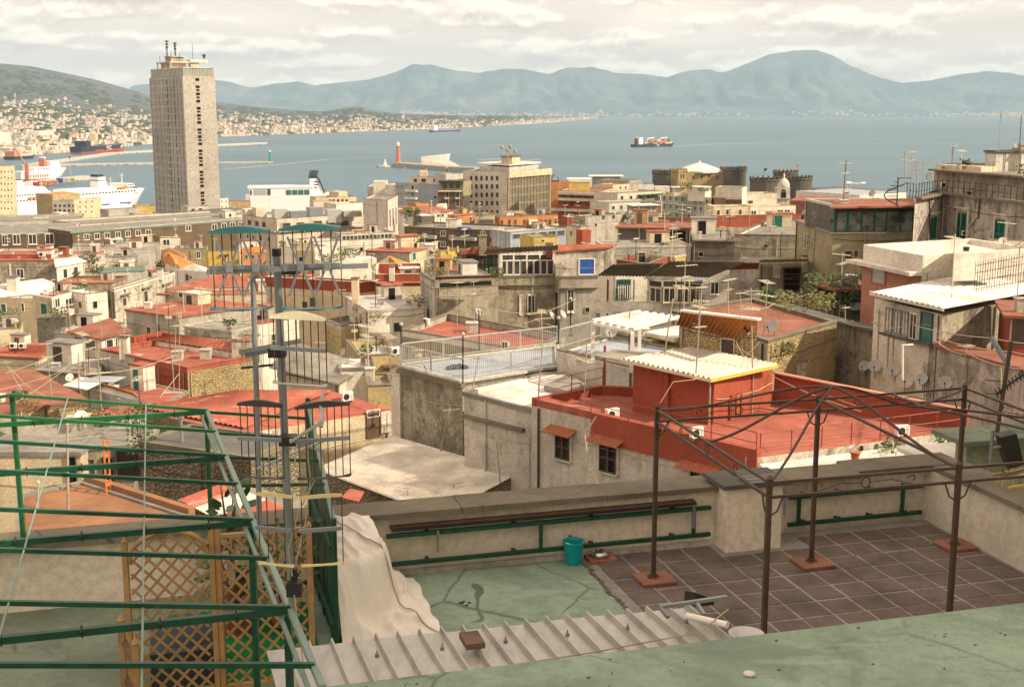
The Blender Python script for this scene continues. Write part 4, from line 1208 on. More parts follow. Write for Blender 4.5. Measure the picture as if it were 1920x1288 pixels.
# teal-grey palazzo
b = bd('teal-grey palazzo with ordered window rows and a turquoise end', q3((1240, 363), (1334, 371.5), (1340, 368), 430), ['teal_grey_wall', 'teal_glass'], 'grey_roof', .6, name='palazzo', pmat='cream_wall')
for r in range(4):
    for k in range(8):
        win(b, 1246 + k * 11.4, 371.5 + r * 15.2 + k * .95, 4.2, 7.5, 'tiny', 'white_wall', 'pane')
    if r: strip(b, 'string_course', (1240.5, 365.5 + r * 15.2), (1333, 373.5 + r * 15.2), 1.0, .3, 'white_wall')
bd('white rooftop pavilion on the teal-grey palazzo', q2((1290, 350), (1322, 351), 436, 6), 'white_wall', 'white_roof', 0, h=5, name='roof_cabin')
bd('little white parasol-roofed kiosk on the palazzo roof', q2((1264, 352), (1284, 352), 440, 4), 'white_wall', 'white_roof', 0, h=3, name='roof_cabin', eave=.8)
m = MB(); rb = []
# white modern terraces
b = bd('white rooftop cube with brown lower band', q2((1341, 351), (1392, 352), 440, 10), 'white_wall', 'grey_roof', .8, name='apartment_building'); strip(b, 'brick_band', (1360, 382), (1391, 382), 8, .3, 'brick_wall')
bd('glazed brown-framed terrace beside the white cube', q2((1340, 371), (1361, 371), 428, 5), 'brick_wall', 'brown_red_roof', 0, name='glazed_wing')
b = bd('long low white flat with lime roof edge before the bell gable', q2((1392, 364), (1457, 363), 445, 10), 'white_wall', 'grey_roof', .5, name='apartment_building', cop='yellow_fascia'); win(b, 1407, 379, 9, 5, 'tiny')
b = bd('wide white terraced flats with glass doors', q2((1405, 388), (1492, 386), 405, 9), 'white_wall', 'grey_roof', .5, name='apartment_building', cop='yellow_fascia'); wrow(b, [(1413, 399), (1441, 399), (1463, 397), (1476, 397)], 11, 8, style='glass', frame='white_paint')
b = bd('cream terrace house with arched doors below the white cube', q2((1338, 388), (1406, 387), 400, 9), 'cream_wall', 'pale_grey_roof', .4, name='house'); wrow(b, [(1347, 399), (1364, 398), (1388, 398)], 5, 9, style='tiny')
bd('long white balcony parapet along the terraces', q2((1352, 409), (1505, 404), 380, 6), 'white_wall', 'pale_grey_roof', .9, name='terrace_block')
b = bd('grey boxy offices with dark glass right of the white terraces', q2((1504, 396), (1566, 398), 400, 12), 'blue_grey_wall', 'pale_grey_roof', .5, name='office_block'); wrow(b, [(1520, 401), (1540, 401), (1558, 402)], 16, 5, style='tiny')
bd('white cube with drum roof on the grey offices', q2((1525, 384), (1536, 384), 410, 4), 'white_wall', 'white_roof', 0, h=4, name='roof_cabin')
b = bd('white glazed rooftop studio on the grey offices', q2((1538, 384), (1566, 385), 412, 5), 'white_wall', 'white_roof', 0, h=5, name='roof_cabin'); wrow(b, [(1546, 389), (1560, 390)], 8, 5, style='tiny')
bd('brown flat roof in front of the red-walled hall', q2((1480, 376), (1565, 378), 620, 40), 'brown_red_roof', 'brown_red_roof', 0, name='hall')
b = bd('long dark red hall with grey roof by the sea', q2((1500, 352.5), (1625, 362), 1010, 40), 'red_wall', 'dark_roof', 0, name='hall')
bd('pale grey flat-roofed hall at the water edge', q2((1612, 366), (1700, 361), 900, 60), 'white_wall', 'blue_grey_roof', 0, name='hall')

# ------------------------------------------------------------------ castle
def crenel(b, mat, n_side, w=1.2, h=1.6, out=.6):
    poly = inset(b.poly, -out)
    m = MB(); m.hexa([(x, y, b.z - 2.6) for x, y in b.poly], [(x, y, b.z - 1.2) for x, y in poly]); m.hexa([(x, y, b.z - 1.2) for x, y in poly], [(x, y, b.z) for x, y in poly]); m.build('machicolation', mat, b.root)
    inn = inset(b.poly, .7 - out)
    for i in range(b.n):
        p, q = Vector((*poly[i], b.z)), Vector((*poly[(i+1) % b.n], b.z)); e = (q - p).normalized(); nn = Vector((-e.y, e.x, 0)) * .8
        k = max(1, int((q - p).length / (w * 1.9)))
        for j in range(k):
            a = p + e * ((j + .5) * (q - p).length / k - w / 2) + nn * .02; c = a + e * w
            m = MB(); m.hexa([a, c, c + nn, a + nn], [v + Vector((0, 0, h)) for v in (a, c, c + nn, a + nn)]); m.build('merlon', mat, b.root)
def drum(label, px, py, rad, d, mat, bot, n=18):
    c = PD(px, py, d); pts = [(c.x + rad * math.cos(2*math.pi*k/n), c.y + rad * math.sin(2*math.pi*k/n), c.z) for k in range(n)]
    b = bd(label, pts, mat, 'dark_roof', 0, name='castle_tower', cat='castle tower'); crenel(b, mat, 1); return b
drum('round dark castle tower at the far edge of the keep', 1252, 322, 13.5, 1120, 'castle_stone', 0)
b = bd('square crenellated castle turret beside the round tower', q2((1272, 319.5), (1288, 319), 1085, 10), 'castle_tuff', 'dark_roof', 0, name='castle_tower', cat='castle tower'); crenel(b, 'castle_tuff', 2)
wrow(b, [(1277, 331), (1282, 331)], 2.2, 7, style='tiny', frame='castle_tuff', pane='dark_opening')
b = bd('ochre castle hall with broad wall below the white dome roof', q2((1288, 322.5), (1364, 322), 1095, 40), 'castle_tuff', 'pale_grey_roof', 0, name='castle_hall', cat='castle')
wrow(b, [(1300, 333), (1316, 332), (1330, 330), (1345, 333)], 2.5, 6, style='tiny', frame='castle_tuff', pane='dark_opening')
c = PD(1311, 321, 1115); m = MB(); m.lathe(c, [(22, -1), (22, .5), (13, 3.6), (5, 6.4), (1.2, 7.4), (1.0, 9)], 8); m.build('dome_roof', 'white_roof', b.root)
b = bd('dark stone castle range closing the keep on the seaward side', q2((1362, 317), (1394, 317), 1090, 30), 'castle_stone', 'dark_roof', 0, name='castle_hall', cat='castle'); crenel(b, 'castle_stone', 2, 1.0, 1.0)
drum('slim round castle turret at the end of the dark range', 1393, 315.5, 3.2, 1086, 'castle_stone', 0, 10)
drum('broad dark round castle tower with full battlements', 1436, 335, 12.5, 1000, 'castle_stone', 0)
drum('second broad dark round tower standing behind the bell gable', 1500, 333, 9.6, 1000, 'castle_stone', 0)
drum('taller dark castle tower with battlements and a flag', 1473, 322.5, 9.8, 1040, 'castle_stone', 0)
p = PD(1491, 320, 1036); o = thing('flagpole', 'flag on a short pole over the taller castle tower', 'flag', p)
m = MB(); m.tube([p, p + Vector((0, 0, 5))], .12, 5); m.build('pole', 'white_paint', o)
m = MB(); m.add([p + Vector((.1, 0, 3)), p + Vector((2.6, .2, 2.6)), p + Vector((2.7, 0, 4.5)), p + Vector((.1, 0, 5))], [(0, 1, 2, 3)]); m.build('flag', 'orange_wall', o)
p = PD(1432, 330, 1000); o = thing('flagpole', 'dark flag flying over the broad castle tower', 'flag', p)
m = MB(); m.tube([p + Vector((0, 0, -3)), p + Vector((0, 0, 6))], .1, 5); m.build('pole', 'black_metal', o)
m = MB(); m.add([p + Vector((.1, 0, 3.6)), p + Vector((2.4, .3, 4.4)), p + Vector((2.6, 0, 6.2)), p + Vector((.1, 0, 5.6))], [(0, 1, 2, 3)]); m.build('flag', 'ship_dark', o)
# bell gable with arched opening, dome and statue
b = bd('pale stone bell gable with arched opening and small dome', q2((1457.5, 351), (1482, 351), 560, 5), 'pale_concrete', 'pale_concrete', 0, name='bell_gable', cat='bell tower')
win(b, 1469, 366, 10, 11, 'tiny', 'pale_concrete', 'dark_opening')
f = on_face(b, 1469, 360.5, 10, 10); m = MB(); m.tube([f[0] + f[2] * -.03, f[0] + f[2] * .08], f[3] / 2, 18); m.build('arch_head', 'dark_opening', b.root)
strip(b, 'cornice', (1457.6, 353), (1481.8, 353), 1.2, .7, 'pale_concrete'); strip(b, 'cornice', (1457.6, 373), (1481.8, 373), 1.2, .7, 'pale_concrete')
c = PD(1469.5, 350, 562.5); m = MB(); m.lathe(c, [(2.7, -.2), (2.7, .6), (2.5, 1.5), (1.9, 2.6), (1.0, 3.4), (.45, 3.7), (.45, 4.2)], 16); m.build('dome', 'pale_concrete', b.root, smooth=True)
m = MB(); m.lathe(c, [(.35, 4.2), (.42, 4.9), (.28, 5.3), (.2, 5.5), (.24, 5.8), (.02, 6.1)], 8); m.tube([c + Vector((-.7, 0, 5.2)), c + Vector((.7, 0, 5.1))], .09, 5); m.build('statue', 'white_wall', b.root)
# CCTV-like mast in front of the hall
p = PD(1590, 378, 300); o = thing('camera_mast', 'slim lattice mast with white horizontal cylinder head above the green veranda', 'mast', p)
m = MB()
for dx in (-.35, .35): m.tube([p + Vector((dx, 0, -6)), p + Vector((dx, 0, 4.0))], .07, 5)
for k in range(12): m.tube([p + Vector((-.35, 0, -6 + k * .8)), p + Vector((.35, 0, -5.4 + k * .8))], .04, 4)
m.build('lattice_pole', 'white_paint', o)
m = MB(); m.tube([p + Vector((-.6, 0, 4.3)), p + Vector((.5, 0, 4.3))], .42, 10); m.tube([p + Vector((.5, 0, 4.3)), p + Vector((3.3, 0, 4.2))], .14, 6); m.tube([p + Vector((2.9, 0, 4.25)), p + Vector((3.9, 0, 4.25))], .33, 8); m.build('head', 'white_paint', o)
# ================================================================== OLD TOWN ROOFS, right and centre
def roof_on(b, pts, n, amp, mat, trap=False, dz=0.0, sheets=1, nm='roof_sheet'):
    """profiled sheet roof; pts = near-left, near-right, far-right, far-left as (px, py, dz over b.z)"""
    q = [PZ(p[0], p[1], b.z + p[2] + dz) for p in pts]
    corr(nm, *q, n, amp, mat, b.root, trap, sheets=sheets)
    return q

# roofs behind the long grey wall block
bd('row of low roofs with rust-red parapets behind the grey block', q2((1186, 416), (1312, 417), 215, 9), 'grey_wall', 'grey_roof', .9, name='terrace_block', pmat='red_wall')
bd('flat roof with a long dark red parapet behind the antennas', q2((1342, 416), (1566, 411), 225, 12), 'dirty_wall', 'grey_roof', 1.1, name='terrace_block', pmat='red_wall')
bd('rusty tiled lean-to roof in the middle of the aerials', q2((1310, 432), (1346, 430), 190, 6), 'dirty_wall', 'brown_red_roof', 0, name='shed')
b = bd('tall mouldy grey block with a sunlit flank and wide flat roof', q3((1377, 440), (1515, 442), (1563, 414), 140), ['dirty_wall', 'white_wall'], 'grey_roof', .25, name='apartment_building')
win(b, 1437, 461, 4, 4, 'tiny', 'dirty_wall', 'dark_opening'); win(b, 1543, 484, 4, 13, 'tiny', 'white_wall', 'dark_opening')
strip(b, 'hood', (1522, 477), (1532, 476), 2, .5, 'old_wood')
b = bd('lower mould-blackened wall block beside the tall grey block', q2((1299, 451), (1377, 452), 141, 12), 'black_wall', 'grey_roof', 0, name='apartment_building')
strip(b, 'coping', (1299.5, 452.5), (1376, 453), 2, .25, 'coping_stone')
b = bd('ramshackle black roof shed with rusty sheet roof', q2((1158, 428), (1292, 430), 152, 7), 'black_wall', 'brown_red_roof', 0, name='shed', eave=.3)
win(b, 1252, 442, 70, 18, 'tiny', 'old_wood', 'dark_opening')
for x in (1160, 1212, 1288): strip(b, 'post', (x - .8, 457), (x + .8, 457), 28, .15, 'old_mast')
p = PD(1240, 455, 145); o = thing('pigeon_loft', 'small pitched wooden pigeon loft under the black shed roof', 'pigeon loft', p)
m = MB(); m.box(p.x-.5, p.x+.5, p.y-.4, p.y+.4, p.z-.2, p.z+.7); m.add([(p.x-.6,p.y-.5,p.z+.7),(p.x+.6,p.y-.5,p.z+.7),(p.x,p.y-.5,p.z+1.2),(p.x-.6,p.y+.5,p.z+.7),(p.x+.6,p.y+.5,p.z+.7),(p.x,p.y+.5,p.z+1.2)], [(0,1,2),(5,4,3),(0,2,5,3),(2,1,4,5),(1,0,3,4)]); m.build('box', 'wood', o)
m = MB(); m.box(p.x-.15, p.x+.15, p.y-.42, p.y-.39, p.z+.1, p.z+.5); m.build('opening', 'dark_opening', o)
b = bd('sunken red-walled roof terrace ahead of the black shed', q3((1156, 488), (1215, 496), (1292, 466), 131), 'red_wall', 'grey_roof', .9, name='roof_terrace', h=9, cop='coping_stone')
bd('plain concrete wall building behind the blue shutter house', q2((1136, 463), (1296, 461), 140, 6), 'concrete', 'grey_roof', 0, name='apartment_building')
bd('slim yellow rendered corner beside the red-walled terrace', q2((1264, 482), (1286, 478), 138, 3), 'yellow_wall', 'grey_roof', 0, name='house')

# glazed veranda house and blue shutter house
b = bd('weathered palazzo carrying the white-framed glazed veranda', q2((934, 519), (1042, 517.5), 131, 9), ['dirty_wall'], 'grey_roof', 0, name='palazzo')
strip(b, 'ledge', (934.5, 536), (1041, 535), 1.6, .25, 'coping_stone')
win(b, 996, 570, 14, 36, 'glass', 'white_paint'); win(b, 977, 572, 6, 34, 'tiny', 'white_wall', 'white_wall')
ver = b
vb = bd('white-framed rooftop veranda with seven tall panes under a tilted roof', qs([(936, 475, 0), (1041, 469.5, 0), (1042, 462, .5), (934, 466, .5)], 131.1), 'pale_concrete', 'dark_roof', 0, h=3.2, name='glazed_veranda', cat='veranda')
for k in range(4): win(vb, 950.5 + k * 24.5, 483 - k * .2, 22, 9, 'tiny', 'white_paint', 'pane')
for k in range(8): win(vb, 943.5 + k * 12.6, 502 - k * .1, 9.6, 24, 'tiny', 'white_paint', 'pane')
roof_on(vb, [(905, 478, .25), (1046, 470, .25), (1046, 460.5, .9), (915, 467, .9)], 18, .10, 'old_sheet', sheets=4)
b = bd('open steel cage loggia with dark curtain beside the veranda', qs([(872, 478, 0), (936, 477, 0), (936, 468, .4), (885, 468, .4)], 133), 'black_wall', 'brown_red_roof', 0, h=4, name='loggia', cat='loggia', eave=.4)
for k in range(9): strip(b, 'bar', (874 + k * 7, 518), (875.2 + k * 7, 518), 38, .12, 'black_metal')
strip(b, 'rail', (872.5, 497), (935, 496), 1.2, .16, 'black_metal'); win(b, 919, 493, 12, 20, 'tiny', 'black_wall', 'green_paint')
roof_on(b, [(866, 477, .2), (940, 473, .2), (938, 462, .9), (885, 464, .9)], 16, .07, 'red_roof', sheets=2)
b = bd('whitewashed top-floor house with closed blue roller shutter', qs([(1042, 474, 0), (1140, 466, .35), (1150, 461, .6), (1046, 462, .5)], 130.6), 'grimy_white_wall', 'red_roof', 0, name='apartment_building', h=4.2, eave=.2)
win(b, 1100, 500, 27, 27, 'tiny', 'white_paint', 'blue_shutter')
b = bd('stained lower storeys under the blue shutter house', q2((1047, 519.5), (1121, 519), 130.2, 9), 'grey_wall', 'grey_roof', 0, name='apartment_building')
strip(b, 'ledge', (1048, 541), (1120, 541), 1.6, .3, 'coping_stone'); win(b, 1070, 563, 13, 44, 'glass', 'white_paint'); win(b, 1101, 581, 8, 9, 'tiny', 'white_wall')
b = bd('dark stained wall house with a tiled canopy along its top', q3((788, 512), (818, 529), (934, 523), 121), ['grimy_white_wall', 'dirty_wall'], 'grey_roof', 0, name='apartment_building')
corr('tile_canopy', PZ(815, 526, b.z + .4), PZ(929, 521.5, b.z + .4), PZ(931, 517, b.z + .9), PZ(817, 520, b.z + .9), 26, .1, 'terracotta', b.root)
win(b, 872, 532, 100, 10, 'tiny', 'dirty_wall', 'dark_opening')
# red terrace in front, with low wall
b = bd('flat red roof terrace below the dark stained wall', qp([(752, 619), (985, 657), (1062, 629), (838, 588)], 90), ['olive_wall', 'grey_wall'], 'bright_red_roof', .45, name='roof_terrace', pmat=['white_wall', 'grey_wall'])
RT = b
win(b, 948, 640 + 8, 12, 16, 'glass', 'white_paint')
# grey-roofed sheds
b = bd('white panelled shed with barred window under a grey sheet roof', qs([(1121, 517, 0), (1216, 519, 0), (1240, 496, 1.3), (1150, 498, 1.3)], 113), 'white_wall', 'old_sheet', 0, name='shed')
roof_on(b, [(1118, 518, .12), (1219, 520, .12), (1243, 494.5, 1.5), (1148, 497, 1.5)], 16, .10, 'old_sheet', sheets=4)
win(b, 1169, 541, 27, 34, 'glass', 'teal_shutter'); 
for k in range(6): strip(b, 'window_bar', (1158 + k * 4.2, 560), (1158.9 + k * 4.2, 560), 26, .25, 'white_paint')
for x in (1140, 1188): strip(b, 'panel_joint', (x, 562), (x + 1.2, 562), 38, .05, 'old_wood')
bd('damp grey base wall under the white panelled shed', q2((1118, 564), (1250, 566), 112.5, 5), 'dirty_wall', 'grey_roof', 0, name='boundary_wall', cat='wall')
b = bd('glazed garden room with yellow bars under a wide grey roof', qs([(1214, 518, 0), (1324, 520, 0), (1368, 494, 1.4), (1258, 493, 1.4)], 109), 'pale_concrete', 'old_sheet', 0, name='garden_room', h=9)
roof_on(b, [(1210, 518.5, .12), (1327, 521, .12), (1397, 491.5, 1.7), (1254, 491, 1.7)], 20, .10, 'old_sheet', sheets=5)
strip(b, 'fascia', (1213, 522.5), (1323, 524.5), 4, .35, 'blue_grey_wall')
for k in range(4): win(b, 1230 + k * 25, 532 + k * .3, 23, 10, 'tiny', 'cream_paint', 'pane'); win(b, 1230 + k * 25, 553 + k * .3, 23, 28, 'glass', 'cream_paint')
for y in (545, 549.5): strip(b, 'rail', (1213, y), (1323, y + 1), 1.2, .3, 'cream_plastic')
win(b, 1340, 540, 16, 24, 'glass', 'white_paint')
b = bd('peeling grey patch wall with a row of clay tiles on top', qs([(1350, 507, 0), (1420, 505, 0), (1424, 497, .5), (1362, 496, .5)], 111), 'grimy_pink_wall', 'grey_roof', 0, name='shed', h=8)
corr('tile_edge', PZ(1349, 507.5, b.z + .1), PZ(1421, 505.5, b.z + .1), PZ(1424, 494, b.z + 1.0), PZ(1362, 493, b.z + 1.0), 20, .09, 'terracotta', b.root)
b = bd('grey lean-to hut with yellow-green roof and shelves inside', q2((1424, 494), (1514, 492), 113, 5), 'grey_wall', 'grey_roof', 0, name='shed', h=8)
roof_on(b, [(1421, 493, .1), (1516, 491, .1), (1516, 485.5, .9), (1428, 487, .9)], 18, .04, 'yellow_fascia', sheets=2)
win(b, 1456, 509, 12, 20, 'glass', 'white_paint', 'white_wall'); win(b, 1484, 524, 28, 40, 'tiny', 'old_wood', 'dark_opening')
for k in range(3): strip(b, 'shelf', (1471, 515 + k * 9), (1497, 515 + k * 9), 1.4, .3, 'old_wood')
win(b, 1429, 531, 5, 14, 'tiny', 'grey_wall', 'pane')
b = bd('low cream terrace wall along the foot of the sheds', q2((1118, 566), (1426, 572), 108, .5), 'pale_concrete', 'coping_stone', 0, h=1.0, name='boundary_wall', cat='wall')

# olive house with green glazed veranda, right
b = bd('olive rendered house carrying the green glazed veranda', q2((1561, 437), (1717, 436.5), 106, 12), 'olive_wall', 'grey_roof', 0, name='apartment_building')
strip(b, 'sill', (1562, 438.5), (1716, 438), 2.2, .25, 'beige_wall')
GV = bd('green glazed veranda with dark red valance and sky-pale panes', q2((1567, 386), (1713, 385), 106.2, 8), 'black_wall', 'dark_roof', 0, h=2.35, name='glazed_veranda', cat='veranda')
for k, (x, w_) in enumerate(((1577, 20), (1603, 24), (1626, 22), (1650, 20), (1675, 24), (1699, 22))):
    win(GV, x, 415.5, w_, 34, 'tiny', 'teal_shutter', 'sky_sheen_glass')
strip(GV, 'valance', (1568, 397.5), (1712, 396.5), 9.5, .1, 'brown_shutter')
for x in (1567.5, 1638, 1711.5): strip(GV, 'post', (x - 1.5, 434), (x + 1.5, 434), 46, .16, 'teal_shutter')
q = [PZ(px_, py_, GV.z + .1) for px_, py_ in ((1556, 388), (1716, 386), (1713, 372), (1566, 374))]
m = MB(); m.slab(q, .15); m.build('roof_slab', 'brown_red_roof', GV.root)
# grimy palazzo on the right edge
b = bd('grimy pink palazzo with green shutters and a railed cornice terrace', qp([(1716, 372), (1766, 362), (1935, 381), (1990, 330), (1800, 338)], 101), 'grimy_pink_wall', 'grey_roof', .3, name='palazzo')
GP = b
for x, y, w_, h_ in ((1748.5, 428, 11, 40), (1804, 427, 17, 52), (1875, 440, 19, 54)): win(b, x, y, w_, h_, 'teal_shutter')
strip(b, 'cornice', (1767, 364), (1933, 383), 4, .5, 'coping_stone'); strip(b, 'cornice', (1717, 374.5), (1765, 364.5), 4, .5, 'coping_stone')
for x0, y0, x1, y1 in ((1840, 368, 1836, 410), (1740, 375, 1741, 440)):
    f0, f1 = face_hit(b, x0, y0), face_hit(b, x1, y1); m = MB(); m.tube([f0[2] + f0[4] * .12, f1[2] + f1[4] * .12], .07, 6); m.build('drainpipe', 'rust_brown', b.root)
f0, f1, f2 = face_hit(b, 1836, 405), face_hit(b, 1818, 427), face_hit(b, 1818, 440); m = MB(); m.tube([f0[2] + f0[4] * .15, f1[2] + f1[4] * .15, f2[2] + f2[4] * .15], .08, 6); m.build('drainpipe', 'beige_wall', b.root)
b = bd('dark upper storey with overhanging cornice at the top of the palazzo', qp([(1752, 318), (1935, 332), (1990, 308), (1770, 307)], 112), ['dirty_wall'], 'grey_roof', .3, name='palazzo_attic', h=6)
strip(b, 'cornice', (1753, 320), (1932, 334.5), 3.2, .7, 'coping_stone')
bd('pale block wall behind the potted agave on the attic roof', q2((1756, 309), (1840, 313), 118, 2), 'cream_wall', 'pale_grey_roof', 0, h=1.2, name='roof_wall', cat='wall')
for x, w_ in ((1848, 20), (1874, 38)):
    bd('pale panelled water cabinet on the highest roof', q2((x, 285), (x + w_, 286), 116, 3), 'pale_concrete', 'dark_roof', 0, h=2.4, name='roof_cabinet', cat='cabinet', group='panelled cabinets on the highest roof', eave=.15)
COL_ = [o for o in COL.objects if o.name.startswith('roof_cabinet')]
COL_[0]['label'] = 'narrow pale panelled cabinet on the highest roof'; COL_[1]['label'] = 'wide pale panelled cabinet on the highest roof'
# white-roofed pink house
b = bd('pink house under a white parapet roof with a jutting canopy slab', q3((1618, 487), (1729, 510), (1940, 495), 76), ['pink_wall', 'white_wall'], 'white_roof', 0, name='house')
PH = b
win(b, 1648, 517, 24, 26, 'tiny', 'pink_wall', 'aluminium')
strip(b, 'wall_lamp', (1622, 500), (1628, 501), 3, .4, 'rust_brown')
pb = [Vector((*p, b.z)) for p in b.poly]
e01 = (pb[1] - pb[0]).normalized(); n01 = Vector((e01.y, -e01.x, 0))
m = MB(); m.slab([pb[0] - e01 * .6 + n01 * .95, pb[1] + e01 * .1 + n01 * .95, pb[1] + e01 * .1, pb[0] - e01 * .6], .22); m.build('canopy_slab', 'white_wall', b.root)
ph = 1.0; inn = inset(b.poly, .3); m = MB()
for i in range(4):
    j = (i + 1) % 4
    m.hexa([(*b.poly[i], b.z + .01), (*b.poly[j], b.z + .01), (*inn[j], b.z + .01), (*inn[i], b.z + .01)], [(*b.poly[i], b.z + ph), (*b.poly[j], b.z + ph), (*inn[j], b.z + ph), (*inn[i], b.z + ph)])
m.build('parapet', 'white_wall', b.root)
m = MB(); q = [PZ(px_, py_, b.z + 1.6) for px_, py_ in ((1790, 476), (1800, 455), (1872, 470), (1870, 474))]
m.hexa([Vector((v.x, v.y, b.z + .02)) for v in q], q); m.build('stair_head', 'white_wall', b.root)
bd('white block house behind the pink house at the picture edge', q2((1862, 470), (1990, 474), 86, 8), 'white_wall', 'white_roof', .6, name='house')
# big white sheet roof shed
b = bd('stone shed under a broad white sheet roof with peeling paint', qs([(1640, 560, 0), (1768, 590, 0), (1960, 556, 0), (1830, 524, 0)], 70), ['white_wall', 'dirty_wall', 'dirty_wall'], 'old_sheet', 0, name='shed')
WS = b
roof_on(b, [(1632, 549, .55), (1769, 579, .55), (1975, 541, .3), (1815, 514, .3)], 14, .06, 'white_roof', True, sheets=7)
q = [PZ(*p, b.z + .5) for p in ((1632, 549.5), (1769, 579.5))]
m = MB(); m.bar(q[0], q[1], .1, .22); m.build('gutter', 'white_paint', b.root)
for x, w_, fr in ((1668, 13, 'galvanised'), (1684, 13, 'galvanised'), (1698, 12, 'galvanised')): win(b, x, 600 + (x - 1668) * .24, w_, 46, 'glass', fr, 'white_wall')
win(b, 1714, 612, 14, 52, 'glass', 'white_paint'); win(b, 1738, 616, 20, 54, 'tiny', 'teal_shutter', 'teal_glass')
# lean-to in front of pink house
b = bd('rusty flat lean-to roof with blue tarpaulin under it', q2((1570, 545), (1682, 540), 84, 3), 'black_wall', 'brown_red_roof', 0, h=4, name='shed', eave=.5)
strip(b, 'tarpaulin', (1588, 562), (1634, 562), 16, .5, 'grey_cloth'); strip(b, 'tarpaulin', (1590, 580), (1625, 580), 14, .55, 'blue_grey_wall')
# long wall with the satellite dishes
b = bd('long damp boundary wall dotted with satellite dishes', [PD(1396, 553, 88), PD(1576, 604.5, 74.5), PD(1757, 651, 64.5), PD(1757, 643, 66.5), PD(1590, 600, 76.5), PD(1400, 549, 90)], 'dirty_wall', 'dark_roof', 0, name='boundary_wall', cat='wall')
LW = b
m = MB()
for a, c in (((1396, 552.5, 88), (1576, 604, 74.5)), ((1576, 604, 74.5), (1757, 650.5, 64.5))):
    m.bar(PD(*a) + Vector((0, .3, .05)), PD(*c) + Vector((0, .3, .05)), .9, .14)
m.build('coping', 'dark_roof', b.root)
b = bd('pale stained wall with a rust-red gutter beside the dish wall', [PD(1757, 651, 64.4), PD(1960, 706, 55), PD(1970, 690, 58), PD(1760, 641, 66)], 'grimy_pink_wall', 'brown_red_roof', 0, name='boundary_wall', cat='wall', eave=.2)
GWL = b
b = bd('brick-red boarded shed at the picture edge above the stained wall', q2((1893, 596), (1990, 600), 62, 5), 'red_wall', 'brown_red_roof', 0, h=6, name='shed', eave=.3); win(b, 1912, 625, 22, 44, 'tiny', 'old_wood', 'pane')
# red-brown roof with tuff wall
b = bd('house of yellow tuff stone under a wide red-brown flat roof', qp([(1440, 640), (1569, 604), (1412, 560), (1258, 583)], 66.5), ['tuff_wall', 'grey_wall'], 'brown_red_roof', .15, name='house', pmat='coping_stone')
TH = b
b = bd('lean-to with bright orange ridged sheet roof and white ridge strip', qs([(1286, 628, 0), (1384, 646, 0), (1420, 602, 1.3), (1274, 586, 1.3)], 65.5), 'tuff_wall', 'old_wood', 0, name='lean_to', h=4)
roof_on(b, [(1268, 612, .3), (1390, 641, .3), (1424, 600, 1.7), (1278, 583, 1.7)], 16, .10, 'orange_roof', sheets=4)
q = [PZ(*p, b.z + 1.82) for p in ((1424, 599), (1278, 582))]; m = MB(); m.bar(*q, .35, .08); m.build('ridge_strip', 'white_paint', b.root)
# slab shelter and white pergola
b = bd('concrete hut below a pale cantilevered roof slab', qp([(1155, 626), (1212, 640), (1340, 632), (1300, 608)], 68), ['concrete', 'olive_wall'], 'grey_roof', 0, name='roof_hut', h=4)
m = MB(); q = [PZ(*p, b.z + .35) for p in ((1209, 622), (1264, 634), (1367, 617), (1312, 603))]; m.slab(q, .16); m.build('roof_slab', 'white_roof', b.root)
m = MB(); m.slab([v - Vector((0, 0, .165)) for v in q], .08); m.build('slab_edge', 'yellow_fascia', b.root)
m = MB(); a = PZ(1361, 626, b.z + .1); m.bar(a, a - Vector((0, 0, 1.4)), .35); m.build('corner_post', 'white_wall', b.root)
b = bd('blue-floored upper terrace with stained pale wall', qp([(1045, 657), (1190, 690), (1275, 655), (1140, 630)], 64), 'pale_concrete', 'blue_grey_roof', .12, name='roof_terrace', pmat='white_wall')
UT = b
o = thing('roof_pergola', 'white painted timber pergola over the blue terrace', 'pergola', PZ(1128, 655, UT.z))
zt = UT.z + 2.1
c4 = [PZ(1112, 601, zt), PZ(1186, 617, zt), PZ(1273, 594, zt), PZ(1200, 584, zt)]
for i in range(6):
    m = MB(); k = i / 5; m.bar(c4[0].lerp(c4[1], k), c4[3].lerp(c4[2], k), .16, .14); m.build('rafter', 'white_paint', o)
for a, c in ((0, 1), (3, 2)):
    m = MB(); m.bar(c4[a] - Vector((0, 0, .14)), c4[c] - Vector((0, 0, .14)), .14, .13); m.build('beam', 'white_paint', o)
for i in (0, 1, 3):
    m = MB(); m.bar(c4[i] - Vector((0, 0, .2)), Vector((c4[i].x, c4[i].y, UT.z)), .17); m.build('post', 'white_paint', o)
